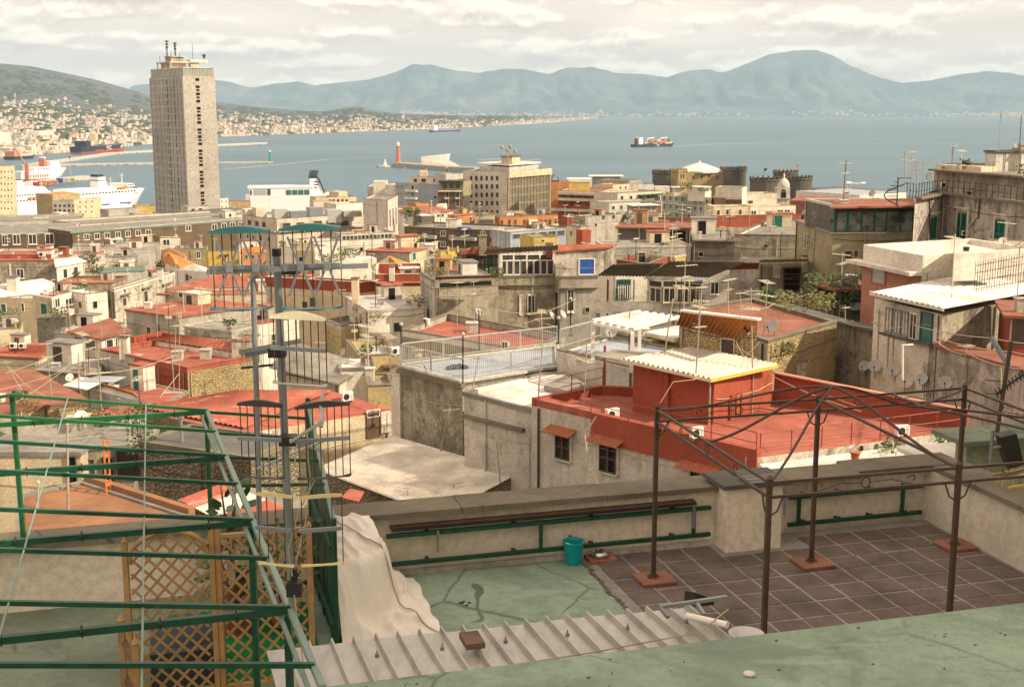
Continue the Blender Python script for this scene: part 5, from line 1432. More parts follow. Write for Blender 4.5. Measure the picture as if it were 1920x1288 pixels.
# grey railed terrace block
b = bd('weathered grey block with a railed blue-grey roof terrace', qp([(749, 688), (867, 717.5), (1047, 689.5), (1044, 650), (760, 684)], 66), ['dirty_wall', 'grey_wall', 'grey_wall'], 'blue_grey_roof', 0, name='apartment_building', cop='white_wall')
GT_ = b
m = MB(); P3 = [Vector((*p, b.z)) for p in b.poly]
for i in range(b.n): m.bar(P3[i] + Vector((0, 0, .06)), P3[(i+1) % b.n] + Vector((0, 0, .06)), .3, .12)
m.build('coping', 'pale_concrete', b.root)
m = MB(); f0, f1 = face_hit(b, 750, 694), face_hit(b, 866, 722); m.bar(f0[2] + f0[4] * .12, f1[2] + f1[4] * .12, .3, .25); m.build('ledge', 'coping_stone', b.root)
def railing(label, pts, h, mat, gap, posts=True, name='roof_railing', group=None):
    o = thing(name, label, 'railing', pts[0], group)
    mt, mb_, mk = MB(), MB(), MB()
    for a, c in zip(pts, pts[1:]):
        up = Vector((0, 0, h)); lo = Vector((0, 0, .1))
        mt.bar(a + up, c + up, .06, .06); mb_.bar(a + lo, c + lo, .04, .04)
        n_ = max(1, int((c - a).length / gap))
        for k in range(n_ + 1): 
            q = a.lerp(c, k / n_); mk.bar(q + lo, q + up, .022)
        for k in range(max(1, int((c - a).length / 2.5)) + 1):
            q = a.lerp(c, k / max(1, int((c - a).length / 2.5))); mp = MB(); mp.bar(q, q + up, .06); mp.build('post', mat, o)
    mt.build('top_rail', mat, o); mb_.build('bottom_rail', mat, o); s_ = mk.build('balusters', mat, o); s_['kind'] = 'stuff'
    return o
zz = b.z + .12
railing('grey steel railing around the near sides of the blue-grey terrace', [PZ(1043, 684, zz), PZ(868, 711, zz), PZ(752, 683, zz)], 1.05, 'aluminium', .13)
zz2 = b.z + .12
railing('grey steel railing along the far side of the blue-grey terrace', [PZ(755, 680, zz2), PZ(1044, 645, zz2)], 1.05, 'aluminium', .13)
railing('grey steel railing at the back of the blue upper terrace', [PZ(1050, 653, UT.z), PZ(1140, 628, UT.z), PZ(1200, 640, UT.z)], 1.0, 'aluminium', .14)
# white low roof and red terrace house
b = bd('low pale roof with stained parapet face between grey and red terraces', qp([(870, 737), (1006, 771), (1118, 738), (1060, 700), (1010, 702)], 58.5), ['pale_concrete', 'pale_concrete', 'grey_wall'], 'white_roof', .0, name='flat_roof_house')
LP = b
m = MB(); f0, f1 = face_hit(b, 872, 779), face_hit(b, 985, 806)
m.bar(f0[2] + f0[4] * .1, f1[2] + f1[4] * .1, .3, .16); m.build('ledge', 'coping_stone', b.root)
m = MB(); q = [PZ(*p, b.z + .3) for p in ((1020, 722), (1062, 732), (1098, 716), (1055, 706))]; m.slab(q, .28); m.build('roof_hatch', 'grey_roof', b.root)
m = MB(); m.bar(PZ(893, 733, b.z + .12), PZ(985, 714, b.z + .12), .3, .2); m.build('kerb', 'white_wall', b.root)
b = bd('big grey house with a bright red roof terrace and brown shutters', qp([(997, 760), (1421, 858), (1812, 806), (1450, 757), (1125, 738)], 54), ['pale_concrete', 'grimy_white_wall', 'red_wall', 'red_wall', 'pale_concrete'], 'bright_red_roof', 0, name='apartment_building')
RH = b
for x, y, w_, h_ in ((1056, 838, 27, 47), (1141, 859, 32, 54), (1315, 905, 40, 44)): 
    f = on_face(b, x, y, w_, h_)
    win(b, x, y, w_, h_, 'brown_shutter', surround='pale_concrete')
    X, e, nn, w, h, rz = f
    ztop = X.z + h / 2 + .22; A = X - e * (w * .95); B_ = X + e * (w * .95)
    for v in (A, B_): v.z = ztop
    corr('tile_canopy', A + nn * .62 - Vector((0, 0, .12)), B_ + nn * .62 - Vector((0, 0, .12)), B_ + Vector((0, 0, .1)), A + Vector((0, 0, .1)), 11, .07, 'terracotta', b.root)
P3 = [Vector((*p, b.z)) for p in b.poly]
def along(px_, py_): return face_hit(b, px_, py_)
# red parapets: low outer skirt on the street front, high wall at the back
def wall_run(b, nm, A, B_, h0, h1, th, mat, base=0.0):
    e = (B_ - A).normalized(); nn = Vector((-e.y, e.x, 0)) * th
    m = MB(); m.hexa([A, B_, B_ + nn, A + nn], [A + Vector((0, 0, h0)), B_ + Vector((0, 0, h1)), B_ + nn + Vector((0, 0, h1)), A + nn + Vector((0, 0, h0))]); m.build(nm, mat, b.root)
dn = Vector((0, 0, .62))
P01 = P3[0].lerp(P3[1], .30)
wall_run(b, 'parapet', P3[0] + Vector((0, 0, .004)), P01 + Vector((0, 0, .004)), .32, .32, .6, 'bright_red_roof')
e = (P3[1] - P3[0]).normalized(); nn = Vector((e.y, -e.x, 0))
m = MB(); a, c = P01, P3[1]
m.hexa([a + nn * .10 - Vector((0, 0, .9)), c + nn * .10 - Vector((0, 0, .9)), c + nn * .004 - Vector((0, 0, .9)), a + nn * .004 - Vector((0, 0, .9))], [a + nn * .06 + Vector((0, 0, .3)), c + nn * .06 + Vector((0, 0, .3)), c - nn * .25 + Vector((0, 0, .3)), a - nn * .25 + Vector((0, 0, .3))]); m.build('skirt_parapet', 'red_wall', b.root)
wall_run(b, 'back_wall', P3[2] + Vector((0, 0, .004)), P3[3] + Vector((0, 0, .004)), 0.78, 1.38, -.25, 'red_wall')
wall_run(b, 'parapet', P3[3] + Vector((0, 0, .004)), P3[4] + Vector((0, 0, .004)), .5, .4, .25, 'red_wall')
wall_run(b, 'parapet', P3[4] + Vector((0, 0, .004)), P3[0] + Vector((0, 0, .004)), .4, .35, .25, 'red_wall')
m = MB(); q0, q1 = P3[2] + Vector((0, 0, .79)), P3[3] + Vector((0, 0, 1.39)); m.bar(q0 + Vector((0, 0, .03)), q1 + Vector((0, 0, .03)), .34, .06); m.build('coping', 'pink_wall', b.root)
hutp = [PZ(*p, b.z) for p in ((1186, 771), (1337, 797), (1446, 762), (1300, 740))]
zt = PD(1337, 712, hutp[1].y).z
hb = bd('red rendered roof hut with a wooden door', [Vector((v.x, v.y, zt - (.0 if i in (1, 2) else -.35))) for i, v in enumerate(hutp)], 'red_wall', 'old_sheet', 0, h=None, name='roof_hut', cat='hut')
hb_h = zt - b.z
win(hb, 1378, 762, 17, 44, 'tiny', 'red_iron', 'red_wall'); win(hb, 1372, 764, 11, 38, 'tiny', 'red_wall', 'orange_wall')
q = [PZ(px_, py_, zt + dz) for px_, py_, dz in ((1332, 711, .12), (1458, 684, .12), (1294, 652, .5), (1164, 673, .5))]
corr('roof_sheet', q[0], q[3], q[2], q[1], 18, .075, 'corrugated_white', hb.root, True, sheets=4)
m = MB(); m.bar(q[0] - Vector((0, 0, .06)), q[1] - Vector((0, 0, .06)), .08, .14); m.build('fascia', 'yellow_fascia', hb.root)
m = MB(); m.bar(q[0] - Vector((0, 0, .06)), q[3] - Vector((0, 0, .06)), .08, .12); m.build('fascia', 'cream_paint', hb.root)
m = MB(); q2_ = [PZ(*p, zt + .32) for p in ((1116, 667), (1168, 676), (1210, 660), (1150, 655))]; m.slab(q2_, .05); m.build('side_canopy', 'old_sheet', hb.root)
f0 = face_hit(hb, 1253, 745); m = MB(); m.tube([Vector((f0[2].x, f0[2].y, b.z)) + f0[4] * .12, Vector((f0[2].x, f0[2].y, zt)) + f0[4] * .12], .1, 8); m.build('drainpipe', 'red_wall', hb.root)
m = MB(); a = PZ(1133, 737, b.z); m.tube([a, Vector((a.x, a.y, zt + .3))], .06, 6); m.build('canopy_post', 'red_iron', hb.root)
# thin red rails on the red terrace
def thin_rail(label, pts, h, mat, n_):
    o = thing('pipe_rail', label, 'railing', pts[0]); m = MB(); m2 = MB()
    for a, c in zip(pts, pts[1:]):
        for z in (h, h * .5): m.tube([a + Vector((0, 0, z)), c + Vector((0, 0, z))], .02, 5)
        for k in range(n_ + 1): mm = MB(); q = a.lerp(c, k / n_); mm.tube([q, q + Vector((0, 0, h))], .025, 5); mm.build('post', mat, o)
    m.build('rail', mat, o)
thin_rail('rusty pipe railing along the lit side of the red terrace', [PZ(1425, 853, RH.z), PZ(1806, 804, RH.z)], .85, 'red_iron', 7)
thin_rail('thin red pipe railing behind the red parapet skirt', [PZ(1108, 775, RH.z + .3), PZ(1418, 850, RH.z + .3)], .8, 'red_iron', 4)
thin_rail('red pipe railing beside the pale low roof', [PZ(1010, 755, RH.z + .3), PZ(1130, 725, RH.z + .3)], .9, 'red_iron', 2)
# stepped lower roof and back walls under the red house
b = bd('low sunlit white parapet strip below the red terrace', [PD(1424, 870, 45.2), PD(1835, 818, 48.0), PD(1850, 820, 49), PD(1440, 884, 44)], 'white_wall', 'white_roof', 0, h=4, name='boundary_wall', cat='wall')
# corrugated warehouse roof
b = bd('long shed with a pale corrugated metal roof', qs([(596, 884, 0), (830, 965, 0), (972, 893, .5), (737, 823, 0)], 59), 'dark_tuff_wall', 'old_sheet', 0, name='warehouse')
CW = b
roof_on(b, [(592, 880, .1), (736, 818, .1), (976, 887, .6), (826, 968, .1)], 30, .085, 'corrugated_white', sheets=9)
m = MB(); q = [PZ(px_, py_, b.z + .22) for px_, py_ in ((640, 932), (672, 940), (683, 921), (656, 915))]; m.slab(q, .06); m.build('red_roof_patch', 'bright_red_roof', b.root)
# grimy side blocks
b = bd('narrow white pier wall with window unit beside the grey block', [PD(733, 706, 67.5), PD(749, 706, 66.6), PD(752, 700, 69), PD(737, 700, 69)], 'white_wall', 'grey_roof', 0, name='house')
# ================================================================== OLD TOWN ROOFS, left
# far rows under the long brick range
bd('jumbled grey rooftop sheds below the brick range', q2((135, 462), (250, 459), 318, 8), 'grey_wall', 'grey_roof', .3, name='rooftop_block')
b = bd('pale rooftop house with glazed door under the brick range', q2((300, 447), (338, 446), 312, 5), 'white_wall', 'grey_roof', .2, name='roof_cabin'); win(b, 312, 455, 14, 12, 'glass')
bd('rusty red water tank shed among pale roofs', q2((196, 463), (216, 462), 300, 3), 'red_iron', 'brown_red_roof', 0, name='shed', h=4)
bd('pale stained wall house with stepped top under the brick range', q2((215, 457), (298, 455), 306, 6), 'pale_concrete', 'grey_roof', .2, name='house')
bd('long pale rubble wall behind the orange sloping roof', q2((134, 470), (300, 466), 290, 5), 'pale_concrete', 'grey_roof', 0, name='house')
b = bd('olive house with tall window behind the orange sloping roof', q2((325, 467), (386, 466), 300, 7), 'olive_wall', 'grey_roof', .3, name='house'); win(b, 372, 478, 8, 14, 'glass')
b = bd('yellow house with small hooded window', q3((386, 470), (390, 471), (446, 470), 292), 'yellow_wall', 'dark_roof', .2, name='house'); win(b, 420, 483, 9, 8, 'tiny'); strip(b, 'hood', (412, 479), (429, 478.5), 1.5, .5, 'brown_shutter')
b = bd('small orange-roofed house behind the aerials', qs([(452, 476, 0), (498, 474, 0), (492, 464, 1.2), (456, 466, 1.2)], 290), 'orange_wall', 'orange_roof', 0, name='house', eave=.2); wrow(b, [(462, 482), (474, 482), (486, 481)], 5, 8, style='tiny', frame='white_wall')
bd('brown pitched roof between the yellow house and the palazzo', qs([(444, 460, 0), (486, 460, 0), (482, 451, 1.5), (448, 452, 1.5)], 305), 'white_wall', 'brown_red_roof', 0, name='house', eave=.2)
b = bd('white balconied house below the beige palazzo', q2((560, 466), (612, 461), 262, 7), 'white_wall', 'orange_roof', .4, name='house'); wrow(b, [(572, 474), (586, 473), (600, 472)], 4, 8, style='tiny')
bd('long white garden wall with creeper under the glazed strip', q2((600, 489), (706, 484), 246, 4), 'white_wall', 'white_roof', 0, name='boundary_wall', cat='wall', h=6)
bd('olive gabled store among white houses', qs([(555, 470, 0), (590, 470, 0), (588, 455, 1.5), (558, 455, 1.5)], 252), 'olive_wall', 'olive_wall', 0, name='house')
b = bd('cream house under a red roof with grey stained flank', q3((686, 471), (768, 474), (799, 467), 254), ['grey_wall', 'cream_wall'], 'red_roof', 0, name='house', eave=.25); win(b, 776, 481, 6, 13, 'tiny', 'white_paint', 'teal_shutter')
bd('white upper house wall behind the cream red-roofed house', q2((786, 460), (818, 460), 262, 5), 'white_wall', 'white_roof', 0, name='house')
b = bd('small cream stair house with red roof above the red-roofed house', q3((741, 442), (752, 445), (787, 442), 268), 'cream_wall', 'red_roof', 0, name='roof_cabin', eave=.3)
b = bd('mustard yellow terrace house with pillared parapet', q3((814, 470), (826, 472), (857, 470), 246), 'yellow_wall', 'grey_roof', .4, name='house')
for x in (815, 838, 856): strip(b, 'pillar', (x, 474), (x + 3, 474), 12, .3, 'yellow_wall')
b = bd('cream rooftop greenhouse terrace beneath the mustard house', q2((800, 496), (862, 495), 214, 6), 'cream_wall', 'grey_roof', .3, name='roof_terrace'); win(b, 819, 490, 26, 10, 'tiny', 'pale_concrete', 'clear_glass')
b = bd('house with a pitched orange fabric roof and white gable', qs([(697, 500, 0), (757, 509, 0), (772, 498, 0), (728, 481, 2.2)], 214), 'white_wall', 'orange_roof', 0, name='house', eave=.2)
b = bd('white pitched gable house with air unit beside the orange fabric roof', qs([(722, 507, 0), (790, 510, 0), (786, 500, 0), (771, 493, 2.0)], 206), 'white_wall', 'white_roof', 0, name='house')
bd('low cream terrace row with red coping beneath the mustard house', q2((790, 508), (880, 510), 180, 8), 'cream_wall', 'red_roof', .4, name='terrace_block', pmat='cream_wall')
# middle left band
b = bd('broad cream wall house with a red parapet roof', q3((498, 519), (676, 530), (706, 527), 166), 'cream_wall', 'bright_red_roof', 1.4, name='apartment_building', pmat='red_wall', cop='cream_wall')
b = bd('ochre-cream wall house beside it with mossy patch and red parapet', q2((703, 515), (795, 514), 163, 12), 'cream_wall', 'bright_red_roof', 1.6, name='apartment_building', pmat='red_wall', cop='cream_wall')
strip(b, 'coping', (703.5, 531.5), (794, 531), 3, .25, 'pink_wall')
bd('low mossy stone parapet under the ochre-cream wall', q2((696, 572), (792, 565), 138, 1.0), 'dirty_wall', 'coping_stone', 0, h=1.2, name='boundary_wall', cat='wall')
b = bd('white rendered wall house catching the sun beside the railed terrace', q2((690, 583), (800, 577), 122, 10), 'white_wall', 'pale_grey_roof', 0, name='house')
b = bd('ochre ruinous house with rubble-topped roof', q3((610, 600), (640, 612), (723, 596), 124), 'ochre_wall', 'old_sheet', .4, name='house', pmat='pale_concrete')
win(b, 671, 656, 9, 27, 'tiny', 'ochre_wall', 'blue_shutter'); win(b, 706, 628, 22, 22, 'tiny', 'ochre_wall', 'grey_wall')
b = bd('lower ochre annexe with small awning under the ruinous house', q2((672, 668), (752, 664), 106, 8), 'ochre_wall', 'pale_grey_roof', .6, name='house')
strip(b, 'awning', (716, 687), (741, 686), 3, .8, 'old_wood')
bd('red terrace roof behind the twin antenna masts', q3((400, 606), (430, 612), (560, 590), 148), 'white_wall', 'bright_red_roof', .45, name='roof_terrace', pmat='bright_red_roof')
b = bd('cream house with big red roof on the slope', qs([(309, 541, 0), (400, 546, 0), (500, 532, .2), (428, 511, 1.4)], 214), 'cream_wall', 'red_roof', 0, name='house')
win(b, 342, 553, 12, 8, 'tiny'); strip(b, 'awning', (300, 552), (326, 552), 3, 1.2, 'brown_red_roof')
bd('long low cream roof house in front of the big sloped red roof', q2((375, 554), (520, 551), 190, 8), 'cream_wall', 'red_roof', .3, name='house')
b = bd('house under a sloping bright orange roof', qs([(300, 490, 0), (338, 503, 0), (366, 496, 0), (312, 473, 2.4)], 285), 'white_wall', 'orange_roof', 0, name='house', eave=.3)
bd('brown-red pitched roof just behind the orange sloping roof', qs([(276, 478, 0), (344, 484, 0), (350, 477, 0), (318, 466, 1.6)], 300), 'pale_concrete', 'orange_terrace', 0, name='house', eave=.2)
b = bd('white gabled house end facing the orange sloping roof', qs([(330, 506, 0), (390, 510, 0), (388, 502, 0), (362, 495, 1.4)], 268), 'white_wall', 'white_roof', 0, name='house')
b = bd('planted roof terrace with green netting and pergola', q2((158, 512), (272, 508), 266, 10), 'pale_concrete', 'orange_terrace', .4, name='roof_terrace')
strip(b, 'netting', (183, 511), (271, 508), 9, .2, 'pale_green_metal')
bd('ruinous pale gable wall behind the planted terrace', qs([(190, 482, 0), (258, 481, 0), (256, 477, 0), (192, 477, 0)], 276), 'grimy_white_wall', 'grey_roof', 0, name='house', h=8)
b = bd('sunlit old white palazzo with stone window hoods', q3((206, 541), (214, 544), (328, 510), 222), ['dirty_wall', 'grimy_white_wall'], 'orange_terrace', .4, name='palazzo', pmat='white_wall')
for x, y, h_ in ((233, 566, 14), (273, 556, 20), (311, 548, 18)): win(b, x, y, 7, h_, 'tiny', 'white_wall', 'brown_shutter'); strip(b, 'window_hood', (x - 8, y - h_ / 2 - 3), (x + 8, y - h_ / 2 - 5), 2.2, .6, 'coping_stone')
bd('grey stained wall beside the sunlit old palazzo', q2((102, 531), (210, 531), 226, 10), 'dirty_wall', 'orange_terrace', .3, name='house', pmat='orange_terrace')
b = bd('grey house with red flat roof and white rooftop block', q3((-40, 489), (104, 488.5), (136, 478), 262), ['dirty_wall', 'white_wall'], 'bright_red_roof', .3, name='apartment_building', pmat='red_roof')
win(b, 38, 513, 14, 18, 'glass'); strip(b, 'pipe', (20, 530), (22, 530), 36, .2, 'white_paint')
bd('stacked red roof storey with vents and plastic chairs', q3((-40, 478), (96, 478), (134, 466), 268), ['bright_red_roof', 'white_wall'], 'bright_red_roof', .5, name='roof_terrace', pmat=['bright_red_roof', 'white_wall'])
b = bd('white lean-to annexe with white sheet roof beside the grey house', qs([(106, 501, 0), (158, 492, 0), (146, 484, 1.0), (104, 487, 1.0)], 256), 'white_wall', 'white_roof', 0, name='house', eave=.3); wrow(b, [(122, 513), (142, 509)], 7, 16, style='tiny')
bd('red roof ribbon running behind the white lean-to', q2((134, 478), (196, 476), 272, 7), 'white_wall', 'bright_red_roof', 0, name='house')
bd('wide white gabled roof at the picture edge', qs([(-40, 562, 0), (62, 552, 0), (110, 537, 0), (82, 524, 1.6), (-40, 540, 1.6)], 226), 'white_wall', 'white_roof', 0, name='house', eave=.2)
b = bd('white house with tan flat roof, balcony and turquoise door', q3((61, 553), (97, 559), (164, 541), 208), ['cream_wall', 'white_wall'], 'orange_terrace', .25, name='villa', pmat='white_wall', cop='white_paint')
win(b, 83, 580, 11, 21, 'tiny', 'white_paint', 'teal_shutter'); win(b, 107, 568, 10, 18, 'glass'); win(b, 128, 569, 13, 20, 'glass'); win(b, 146, 563, 10, 14, 'glass')
strip(b, 'balcony', (119, 592), (162, 580), 10, 1.0, 'white_wall')
bd('white loggia frame house beside the balcony villa', q2((160, 552), (201, 547), 212, 7), 'white_wall', 'white_roof', .3, name='loggia')
bd('dark stained garden wall under the balcony villa', q2((41, 597), (122, 595), 198, 4), 'black_wall', 'coping_stone', 0, name='boundary_wall', cat='wall', h=9)
b = bd('cream house edge with red tile roof and turquoise shutter', qs([(-40, 567, 0), (60, 569, 0), (66, 560, 1.0), (-40, 556, 1.0)], 196), 'cream_wall', 'red_roof', 0, name='house'); win(b, 7, 578, 9, 15, 'tiny', 'white_paint', 'teal_shutter'); win(b, 43, 576, 5, 14, 'tiny')
b = bd('planted balcony block of cream render at the picture edge', q2((-40, 620), (38, 616), 178, 8), 'cream_wall', 'grey_roof', .5, name='apartment_building')
b = bd('glass-sided roof room under a dark red sloping roof', qs([(133, 624, 0), (190, 637, 0), (240, 622, .4), (203, 600, .8)], 132), 'white_wall', 'brown_red_roof', 0, name='roof_room', eave=.35)
for x, y in ((150, 641), (171, 646)): win(b, x, y, 18, 18, 'tiny', 'white_paint', 'clear_glass')
for x, y in ((205, 645), (222, 640)): win(b, x, y, 12, 16, 'tiny', 'white_paint', 'pane')
b = bd('large grey-walled house under a broad red slab roof', q3((236, 582), (335, 596), (480, 574), 132), 'grey_wall', 'red_roof', 0, name='apartment_building', eave=.15)
bd('crumbling pale wall and low sheet roof behind the red terraces', q2((345, 612), (434, 622), 122, 4), 'grimy_white_wall', 'old_sheet', 0, name='shed', h=6)
bd('grey railed walkway roof below the balcony villa', qp([(100, 625), (200, 632), (235, 606), (160, 598)], 146), 'pale_concrete', 'pale_grey_roof', .15, name='flat_roof_house')
bd('grey sagging concrete roof beside the double red terrace', qp([(55, 695), (188, 705), (190, 672), (110, 668)], 98), 'dirty_wall', 'grey_roof', 0, name='flat_roof_house')
b = bd('cream stepped house with a salmon roof and two air units', q3((-30, 668), (72, 673), (126, 650), 122), ['cream_wall', 'cream_wall'], 'red_roof', 0, name='house', eave=.15)
bd('red back parapet wall behind the two air units', q2((16, 648), (124, 645), 124, 1.0), 'bright_red_roof', 'bright_red_roof', 0, h=1.6, name='roof_wall', cat='wall')
# double red terrace with tuff wall
b = bd('tuff stone house with two stepped dark red roof terraces', q3((188, 655), (351, 690), (474, 668), 93), ['red_wall', 'tuff_wall'], 'bright_red_roof', .35, name='apartment_building', pmat=['bright_red_roof', 'bright_red_roof'], cop='bright_red_roof')
DR = b
m = MB(); f0, f1 = face_hit(b, 189, 690), face_hit(b, 254, 702)
A, B_ = f0[2].copy(), f1[2].copy(); A.z = B_.z = b.z - .1; nn = f0[4]
m.hexa([A + nn * .04 - Vector((0, 0, 2.6)), B_ + nn * .04 - Vector((0, 0, 2.6)), B_ + nn * .01 - Vector((0, 0, 2.6)), A + nn * .01 - Vector((0, 0, 2.6))], [A + nn * .04, B_ + nn * .04, B_ + nn * .01, A + nn * .01]); m.build('grey_render', 'concrete', b.root)
m = MB(); q = [PZ(*p, b.z + .9) for p in ((250, 640), (304, 632), (440, 664), (434, 668))]; 
wall_run(b, 'back_parapet', PZ(252, 652, b.zf), PZ(306, 641, b.zf), .9, .9, .3, 'red_wall'); wall_run(b, 'back_parapet', PZ(306, 641, b.zf), PZ(438, 668, b.zf), .8, .8, .3, 'red_wall')
bd('lower dark red terrace tucked under the double terrace', qp([(182, 740), (300, 764), (352, 735), (262, 716)], 88), 'red_wall', 'bright_red_roof', .0, name='roof_terrace')
b = bd('shed strip with pale pink ridged roof behind the double red terrace', qs([(295, 640, 0), (438, 664, 0), (436, 638, .6), (330, 628, .6)], 104), 'white_wall', 'old_sheet', 0, name='shed', h=3)
roof_on(b, [(262, 634, .1), (440, 660, .1), (438, 640, .7), (330, 627, .7)], 16, .09, 'red_roof', sheets=3)
bd('mottled grey pillar block beside the pale ridged shed', q2((434, 640), (474, 640), 98, 3), 'grimy_white_wall', 'red_roof', .2, name='house')
b = bd('white workshop under a striped pale ridged roof', qs([(520, 700, 0), (636, 722, -.3), (692, 688, .3), (560, 662, 1.2)], 92), 'white_wall', 'old_sheet', 0, name='workshop')
roof_on(b, [(636, 722, .0), (692, 687, .4), (548, 640, 2.2), (505, 690, .5)], 15, .12, 'corrugated_grey', True, sheets=5)
win(b, 660, 712, 10, 10, 'tiny', 'white_wall', 'grey_wall')
bd('white hall end wall with shadowed doorway by the striped roof', q2((636, 692), (700, 690), 90, 4), 'white_wall', 'white_roof', 0, name='house')
bd('dim courtyard store between the striped roof and grey block', q2((690, 724), (742, 722), 82, 4), 'ochre_wall', 'grey_roof', .3, name='house')
# long red ribbed roof
b = bd('tuff house under a long red ribbed sheet roof', qs([(264, 772, 0), (456, 812, 0), (734, 771, 0), (620, 738, .9), (445, 740, .9)], 74), ['dark_tuff_wall', 'cream_wall', 'cream_wall'], 'bright_red_roof', 0, name='apartment_building')
RR = b
roof_on(b, [(258, 764, .15), (457, 803, .15), (622, 733, 1.1), (443, 733, 1.1)], 22, .10, 'corrugated_red', sheets=6)
q = [PZ(px_, py_, b.z + dz) for px_, py_, dz in ((457, 803, .12), (733, 767, .12), (622, 733, 1.02))]
m = MB(); m.slab(q, .05); m.build('roof_slab', 'bright_red_roof', b.root)
q = [PZ(*p, b.z + .12) for p in ((457, 803), (610, 783), (615, 733.5))]
win(b, 700, 796, 24, 42, 'tiny', 'old_wood', 'old_wood'); win(b, 699, 772 + 3, 22, 12, 'tiny', 'white_paint', 'blue_grey_wall')
strip(b, 'white_panel', (714, 812), (731, 809), 42, .1, 'white_wall')
strip(b, 'pale_panel', (469, 850), (520, 842), 40, .06, 'white_wall')  # pale panel in the white wall colour on the cream side
# left foreground roofs
b = bd('house of tuff with a dark red sheet roof at the picture edge', qp([(-60, 790), (42, 769), (166, 754), (60, 696), (-60, 700)], 78), 'tuff_wall', 'brown_red_roof', 0, name='house', eave=.1)
b = bd('little hut with orange tile strip and pale sheet roofs', qs([(162, 728, 0), (262, 752, 0), (262, 742, .3), (190, 720, .3)], 80), 'concrete', 'white_roof', 0, name='shed', h=4)
corr('tile_strip', PZ(196, 724, b.z + .2), PZ(262, 746, b.z + .2), PZ(250, 737, b.z + .5), PZ(186, 718, b.z + .5), 18, .07, 'orange_roof', b.root)
m = MB(); q = [PZ(*p, b.z + .55) for p in ((118, 722), (162, 730), (200, 712), (150, 706))]; m.slab(q, .06); m.build('pale_sheet', 'white_roof', b.root)
m = MB(); q = [PZ(*p, b.z + .62) for p in ((150, 714), (212, 716), (236, 706), (184, 704))]; m.slab(q, .06); m.build('grey_sheet', 'blue_grey_roof', b.root)
bd('small salmon flat roof squeezed before the ribbed red roof', q3((166, 776), (200, 790), (272, 778), 70), 'pale_concrete', 'red_roof', 0, name='house', eave=.1)
b = bd('old shack with weathered tile and sheet roofs', qs([(-60, 826, 0), (62, 838, 0), (176, 816, .5), (150, 792, 1.0), (-60, 792, 1.0)], 58), 'cream_wall', 'old_sheet', 0, name='house', eave=.2)
b = bd('yellow-lit courtyard house with dark door and wall gate', q2((-40, 850), (150, 850), 54, 5), 'cream_wall', 'grey_roof', 0, name='house'); win(b, 136, 885, 16, 60, 'tiny', 'old_wood', 'dark_opening')
b = bd('dark passage wall with iron grille beside the courtyard house', q2((148, 838), (270, 836), 55, 3), 'dirty_wall', 'grey_roof', 0, name='house'); 
for k in range(11): strip(b, 'grille_bar', (222 + k * 4, 895), (223 + k * 4, 895), 60, .15, 'black_metal')
win(b, 203, 880, 20, 44, 'tiny', 'rust_brown', 'dark_opening'); win(b, 170, 880, 16, 40, 'tiny', 'dirty_wall', 'pane')
b = bd('ochre-floored roof terrace behind the pergola', qp([(36, 932), (155, 905), (352, 968), (330, 1030), (30, 1030)], 40), 'orange_terrace', 'orange_terrace', .0, name='roof_terrace')
OT = b
wall_run(b, 'kerb', PZ(157, 905, b.z), PZ(354, 968, b.z), .25, .25, .25, 'orange_terrace')
b = bd('tall weathered tuff side wall facing the ochre terrace', q2((262, 830), (470, 860), 47, 3), 'dark_tuff_wall', 'dark_roof', 0, name='house', h=None)
b = bd('small roof of half red and half pale ribbed sheets', qs([(333, 938, 0), (430, 985, 0), (600, 940, .3), (430, 905, .3)], 40), 'tuff_wall', 'old_sheet', 0, name='shed')
roof_on(b, [(333, 937, .1), (432, 988, .1), (540, 955, .3), (420, 905, .5)], 18, .05, ['corrugated_red', 'corrugated_white', 'corrugated_red'], sheets=3)
# ================================================================== THE NEAR TERRACE
TH_ = R(15.5)
UX, VX = Vector((-math.cos(TH_), -math.sin(TH_), 0)), Vector((math.sin(TH_), -math.cos(TH_), 0))
TO = PZ(1725, 970, CAMZ - 6.2)
def T(u, v, z=0.0):                       # u along the parapet, v towards the camera, z over the terrace floor
    p = TO + UX * u + VX * v; return Vector((p.x, p.y, TO.z + z))
def TU(px_, py_, z=0.0):
    p = PZ(px_, py_, TO.z + z) - TO; return p.x * UX.x + p.y * UX.y, p.x * VX.x + p.y * VX.y
def tb(m, u0, u1, v0, v1, z0, z1, mi=0):
    return m.hexa([T(u1, v0, z0), T(u0, v0, z0), T(u0, v1, z0), T(u1, v1, z0)][::-1], [T(u1, v0, z1), T(u0, v0, z1), T(u0, v1, z1), T(u1, v1, z1)][::-1], mi)
